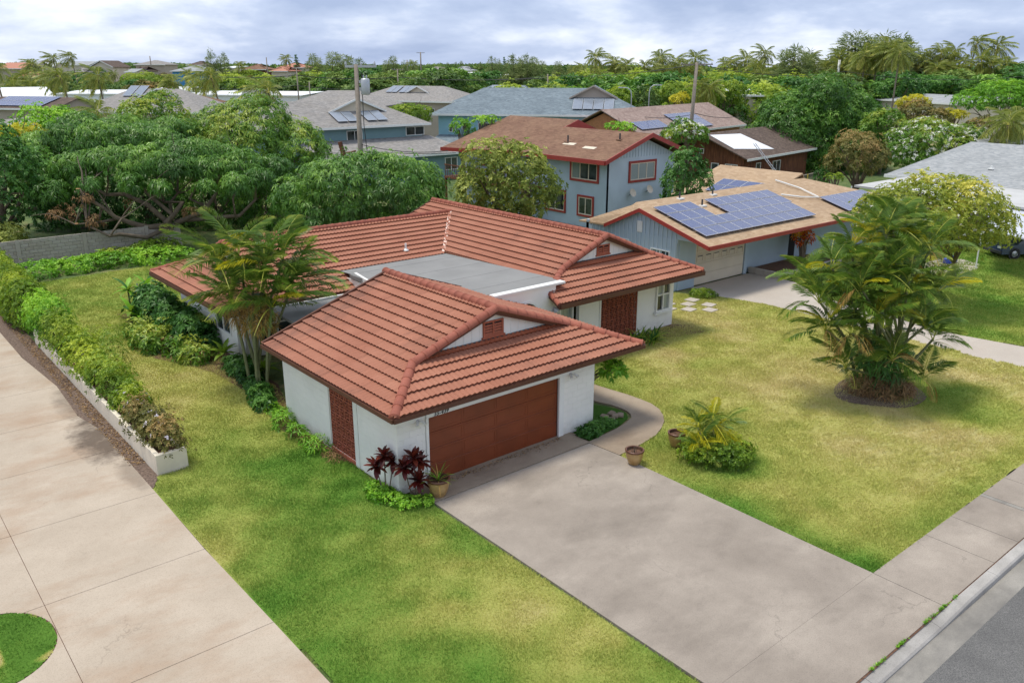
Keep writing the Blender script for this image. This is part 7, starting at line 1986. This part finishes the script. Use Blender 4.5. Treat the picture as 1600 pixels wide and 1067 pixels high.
p3 = pot('empty tan glazed pot on the lawn beside the bush', 18.85, 14.75, 1.0)
gp = thing('potted_grass_plant', 'pale spiky plant growing in the pot by the garage door', 'plant', (11.45, 16.85, .44))
GL = [leaf_obj_mesh('leaf', m_, .7, .035, c, .5) for m_, c in (('pale', .6), ('dryfrond', 1.2), ('weed', .9))]
rosette(gp, (11.45, 16.85, .46), GL, 22, 85, 15, rs, .95)
# stones by the walk
for i in range(7):
    a = rs.uniform(0, 6.28)
    s = MB().bev(-.13, .13, -.1, .1, 0, .09, .02).mesh('stone', M['conc_tan'])
    o = link('stone', s); o.location = (18.75 + .3 * math.cos(a) + .1 * i * .5, 17.55 + .3 * math.sin(a) * .6, .02); o.rotation_euler = (rs.uniform(-.1, .1), rs.uniform(-.1, .1), rs.uniform(0, 3))
    tag(o, 'loose tan stone lying in the bed inside the walkway curve', 'stone', 'loose stones by the curved walkway')

# ------------------------------------------------------------------ poles, wires, lamps
def top_at(px, py, dh): return float(D(px, py, dh)[2])
def pole(name, label, px, ytop, dh, r=.15, arm=None, armw=1.2, mat='polewood', lean=0.0, arms=1):
    p = D(px, ytop, dh); gz = float(terrain_z(p[0], p[1]))
    t = thing(name, label, 'utility pole', (p[0], p[1], gz), RZ)
    h = p[2] - gz
    MB().tube([(lean, 0, -.3), (lean * .5, 0, h * .5), (0, 0, h)], [r * 1.2, r, r * .8], 10).build('shaft', M[mat], t, smooth=True)
    if arm:
        for i in range(arms):
            zz_ = h - .25 - i * .9
            MB().box(-armw, armw, -.06, .06, zz_, zz_ + .12).build('crossarm', M[mat], t)
            for x in (-armw + .1, -armw * .45, armw * .45, armw - .1): MB().lathe([(0, 0), (.05, 0), (.06, .06), (.03, .14), (0, .15)], 8, (x, 0, zz_ + .12)).build('insulator', M['galv'], t)
    return t, h
tp, hp = pole('utility_pole', 'grey utility pole with a transformer can left of centre', 556, 101, 52, .16)
MB().box(-.65, 1.2, -.06, .06, hp - .18, hp - .04).build('crossarm', M['galv'], tp)
for x in (-.6, .3, 1.1): MB().lathe([(0, 0), (.06, 0), (.07, .08), (.03, .2), (0, .21)], 8, (x, 0, hp - .04)).build('insulator', M['galv'], tp)
MB().lathe([(0, 0), (.25, 0), (.27, .05), (.27, .85), (.22, .92), (0, .95)], 18, (.50, -.05, hp - 1.72)).build('transformer', M['galv'], tp, smooth=True)
for x in (.42, .6): MB().lathe([(0, 0), (.04, 0), (.05, .1), (.02, .18), (0, .18)], 8, (x, -.05, hp - .78)).build('bushing', M['galv'], tp)
MB().tube([(.16, 0, hp - .4), (.3, -.02, hp - .5), (.3, -.05, hp - 3.5), (.4, -.05, hp - 5.0), (.22, 0, hp - 6.2)], .025, 6).build('drop_cable', M['wire'], tp)
MB().box(.14, .30, -.1, .1, hp - 1.5, hp - 1.3).box(.14, .30, -.1, .1, hp - 1.05, hp - .9).build('bracket', M['galv'], tp)
dl_ = thing('dead_palm_stump', 'dark broken stub rising beside the utility pole above the mango', 'tree stump', tuple(D(540, 245, 51.4)[:2]) + (0,))
q = D(531, 222, 51.4); q2 = D(537, 243, 51.4); MB().tube([(q2[0], q2[1], 0), tuple(q2), tuple(q)], [.16, .15, .14], 8).build('trunk', M['wood'], dl_, world=True)
MB().tube([tuple(D(536, 240, 51.4)), tuple(D(548, 238, 51.4)), tuple(D(556, 236, 51.6))], .05, 6).build('branch', M['wood'], dl_, world=True)
pole('utility_pole', 'tall wooden utility pole with a single crossarm right of centre', 1089, 98, 88, .2, True, 1.6, lean=-.35)
pole('utility_pole', 'very thin tall pole on the skyline left of centre', 657, 82, 262, .22, True, 1.2)
pole('utility_pole', 'short pole on the skyline by the wooded hill', 636, 94, 262, .2)
pole('utility_pole', 'thin pole with crossarm standing behind the taupe building', 621, 108, 175, .16, True, 1.2)
pole('utility_pole', 'dark pole right of the slate blue roofs', 856, 116, 160, .16)
pole('utility_pole', 'left of the two dark poles above the slate roofs', 718, 112, 190, .16)
pole('utility_pole', 'right of the two dark poles above the slate roofs', 727, 115, 190, .14)
pole('utility_pole', 'thin pole on the hill behind the grey crest roof', 234, 88, 280, .18)
pole('utility_pole', 'short thin pole over the brown wooden hill house', 416, 90, 250, .16)
pole('utility_pole', 'slim pole left of the transformer behind the grey roof', 463, 106, 165, .13, True, .9)
pole('utility_pole', 'slim short pole beside the slim one on the left', 483, 128, 165, .12)
pole('utility_pole', 'pale concrete mast in the trees at the right', 1312, 94, 170, .28, mat='whitetrim')
# wires: long sagging spans between pole tops
def wire(label, pts, sag=.5, r=.018, group='overhead wires between the poles'):
    mb = MB()
    for a, b in zip(pts, pts[1:]):
        a, b = np.array(a, float), np.array(b, float)
        mb.tube([a + (b - a) * i / 10 - np.array([0, 0, sag * 4 * (i / 10) * (1 - i / 10)]) for i in range(11)], r, 5, cap=False)
    return tag(mb.build('power_line', M['wire']), label, 'power line')
wire('high wire running behind the transformer pole across the wooded belt', [D(300, 117, 170), D(463, 118, 165), D(621, 121, 175), D(856, 122, 160)], .5, .07)
wire('lower wire of the pair running behind the transformer pole', [D(300, 138, 170), D(463, 134, 165), D(621, 140, 175)], .4, .06)
wire('upper service wire over the lower roof of the teal house', [D(560, 225, 52), D(700, 236, 50)], .25, .022)
wire('lower service wire over the lower roof of the teal house', [D(560, 236, 52), D(712, 239, 50)], .1, .022)
wire('wire running left from the transformer pole into the mango', [D(556, 236, 52), D(500, 238, 56)], .1, .012)
wire('long high wire from the tall wooden pole towards the left distance', [D(1089, 101, 88), D(857, 118, 160), D(727, 121, 190)], .6, .035)
wire('second long wire from the tall wooden pole towards the right', [D(1090, 101, 88), D(1320, 112, 120), D(1620, 118, 110)], .8, .03)
wire('wire over the mauve tiled roof to the tall wooden pole', [D(1000, 182, 100), D(1088, 178, 88), D(1160, 181, 100)], .3, .03)
for px, yt, dh, lb in ((982, 137, 104, 'white street lamp with curved arm, left of the pair'), (1020, 133, 112, 'white street lamp with curved arm, right of the pair')):
    p = D(px, yt, dh); gz = -.03; h = p[2] - gz; s_ = m_per_px(dh)
    t = thing('street_lamp', lb, 'street lamp', (p[0], p[1], gz), RZ)
    dx = -1 if px < 1000 else 1
    x1_ = .4 * -dx
    MB().tube([(x1_, 0, 0), (x1_, 0, h - .9), (x1_ + .12 * dx, 0, h - .35), (x1_ + .5 * dx, 0, h - .05), (x1_ + 1.5 * dx, 0, h)], .06, 7).build('post', M['galv'], t, smooth=True)
    MB().box(x1_ + 1.3 * dx - .3, x1_ + 1.3 * dx + .3, -.1, .1, h - .08, h + .04).build('lamp_head', M['galv'], t)
for px, yt, dh, lb in ((67, 139, 172, 'small street lamp in front of the white sheds'),):
    p = D(px, yt, dh); t = thing('street_lamp', lb, 'street lamp', (p[0], p[1], -.03), RZ); h = p[2]
    MB().tube([(0, 0, 0), (-.3, 0, h - .8), (.1, 0, h - .1), (1, 0, h)], .07, 6).build('post', M['galv'], t)
    MB().box(.7, 1.3, -.12, .12, h - .08, h + .04).build('lamp_head', M['galv'], t)

# ------------------------------------------------------------------ vehicles at the right edge
def vehicle(name, label, cat, loc, rz, body, glassz, w, mat, Lc, wheels, wr):
    """body: side profile (x, z) ; glassz: greenhouse profile"""
    t = thing(name, label, cat, loc, rz)
    def extr(prof, hw, taper=0.0, m='x'):
        mb = MB(); n = len(prof); zs = [p[1] for p in prof]; z0, z1 = min(zs), max(zs)
        vs = []
        for s_ in (-1, 1):
            for x, z in prof: vs.append((x, s_ * (hw - taper * (z - z0) / max(z1 - z0, .01)), z))
        mb.add(vs, [tuple(range(n)), tuple(range(2 * n - 1, n - 1, -1))] + [(i, n + i, n + (i + 1) % n, (i + 1) % n) for i in range(n)])
        return mb
    extr(body, w / 2, .05).build('body', M[mat], t)
    extr(glassz, w / 2 - .06, .16).build('window_glass', M['glass'], t)
    zt = max(p[1] for p in glassz); xs = [p[0] for p in glassz if p[1] > zt - .06]
    MB().bev(min(xs) - .02, max(xs) + .02, -w / 2 + .2, w / 2 - .2, zt - .01, zt + .05, .02).build('roof', M[mat], t)
    for x in wheels:
        for s_ in (-1, 1):
            Mx = Matrix.Translation((x, s_ * (w / 2 - .06), wr)) @ Matrix.Rotation(math.pi / 2 * -s_, 4, 'X')
            wm = MB().lathe([(wr * .6, -.08), (wr * .95, -.1), (wr, -.06), (wr, .06), (wr * .95, .1), (wr * .6, .08)], 20); o = wm.build('wheel', M['tyre'], t, smooth=True); o.matrix_local = Mx
            rm = MB().lathe([(0, .06), (wr * .15, .07), (wr * .55, .05), (wr * .62, .08)], 14); r_ = rm.build('rim', M['rim'], o)
            ar = MB().lathe([(wr * 1.02, -.02), (wr * 1.16, -.02), (wr * 1.16, .075), (wr * 1.02, .075)], 20); a_ = ar.build('wheel_arch', M['bolt'], t); a_.matrix_local = Mx
    xs0, xs1 = min(p[0] for p in body), max(p[0] for p in body)
    for s_ in (-.32, .32):
        MB().bev(xs0 - .03, xs0 + .05, s_ * w - .14, s_ * w + .14, .62, .76, .02).build('headlight', M['whitetrim'], t)
    for s_ in (-1, 1):
        for xd in (Lc * .48, Lc * .68): MB().box(xd, xd + .16, s_ * (w / 2) - .02, s_ * (w / 2) + .02, .80, .83).build('door_handle', M['bolt'], t)
    MB().bev(xs0 - .06, xs0 + .1, -w / 2 + .05, w / 2 - .05, .3, .5, .03).build('bumper', M['bolt'], t)
    return t
g1 = G(1578, 366)
vehicle('parked_suv', 'dark red vehicle parked under the metal awning at the right edge', 'car', (g1[0] - .8, g1[1] + 1.0, .02), RZ + .1,
        [(0, .35), (.05, .85), (1.2, 1.05), (4.6, 1.05), (4.7, .5), (4.6, .32)], [(1.15, 1.05), (1.9, 1.65), (4.3, 1.68), (4.6, 1.05)], 1.9, 'carred', 4.7, (.95, 3.8), .38)
g2 = G(1570, 402)
vehicle('parked_sedan', 'dark blue sedan parked on the grass edge at the right', 'car', (g2[0] - .5, g2[1] + .6, .02), RZ + .12,
        [(0, .3), (.05, .68), (1.1, .88), (4.0, .92), (4.5, .85), (4.55, .4), (4.4, .26)], [(1.0, .88), (1.75, 1.36), (3.0, 1.38), (3.9, .92)], 1.75, 'carblue', 4.5, (.85, 3.6), .32)
t = tag(MB().bev(-.55, .55, -.2, .2, 0, .35, .06).build('blue_tub', M['bluecloth']), 'blue plastic tub on the pale curved path behind the palm clump', 'tub'); t.location = tuple(G(1484, 412)[:2]) + (.05,)

# far-off wood that reads as one mass, 300 to 450 m away
rs = np.random.default_rng(321)
lob = []
for _ in range(230):
    dh = rs.uniform(300, 450); px = rs.uniform(-250, 1850); p = D(px, 106, dh); gz = float(terrain_z(p[0], p[1])); top = H - (rs.uniform(106, 111) - 105) * m_per_px(dh)
    hh = max(top - gz, 3.0); r = rs.uniform(5, 9); lob.append([p[0], p[1], gz + hh * .5, r, r, hh * .5])
P = []; Nn = []; T_ = []
for l in lob:
    n = 110; d = rs.normal(size=(n, 3)); d /= np.linalg.norm(d, axis=1, keepdims=True); d[:, 2] = np.abs(d[:, 2])
    P.append(np.array(l[:3]) + d * np.array(l[3:]) * (1 + rs.normal(0, .08, (n, 1)))); Nn.append(d); T_.append(np.clip(.4 + rs.uniform(-.2, .2) + .2 * d[:, 2], 0, 1))
P = np.concatenate(P); Nn = np.concatenate(Nn); T_ = np.concatenate(T_)
V, tt_ = rot_tufts(P, Nn, 5, 1.9, 1.1, 1.1, .2, rs, T_)
tag(link('distant_woods', npmesh('distant_woods', V, np.arange(len(V)).reshape(-1, 4), L['far'], {'tint': ('FACE', tt_)})), 'far off woods along the horizon', 'woods', kind='stuff')


# dry leaves blown against the garage door and over the lawn
n = 420
lx = rng.uniform(11.8, 16.5, n); ly = 17.5 - np.abs(rng.normal(0, .12, n)) - .06
V, tt_ = rot_tufts(np.stack([lx, ly, np.full(n, .05)], 1), np.tile([0, 0, 1.], (n, 1)), 1, .055, .025, 1.45, 0, rng, rng.random(n))
tag(link('fallen_leaves', npmesh('fallen_leaves', V, np.arange(len(V)).reshape(-1, 4), L['litter'], {'tint': ('FACE', tt_)})), 'fallen leaves blown along the foot of the garage door', 'leaf litter', kind='stuff')
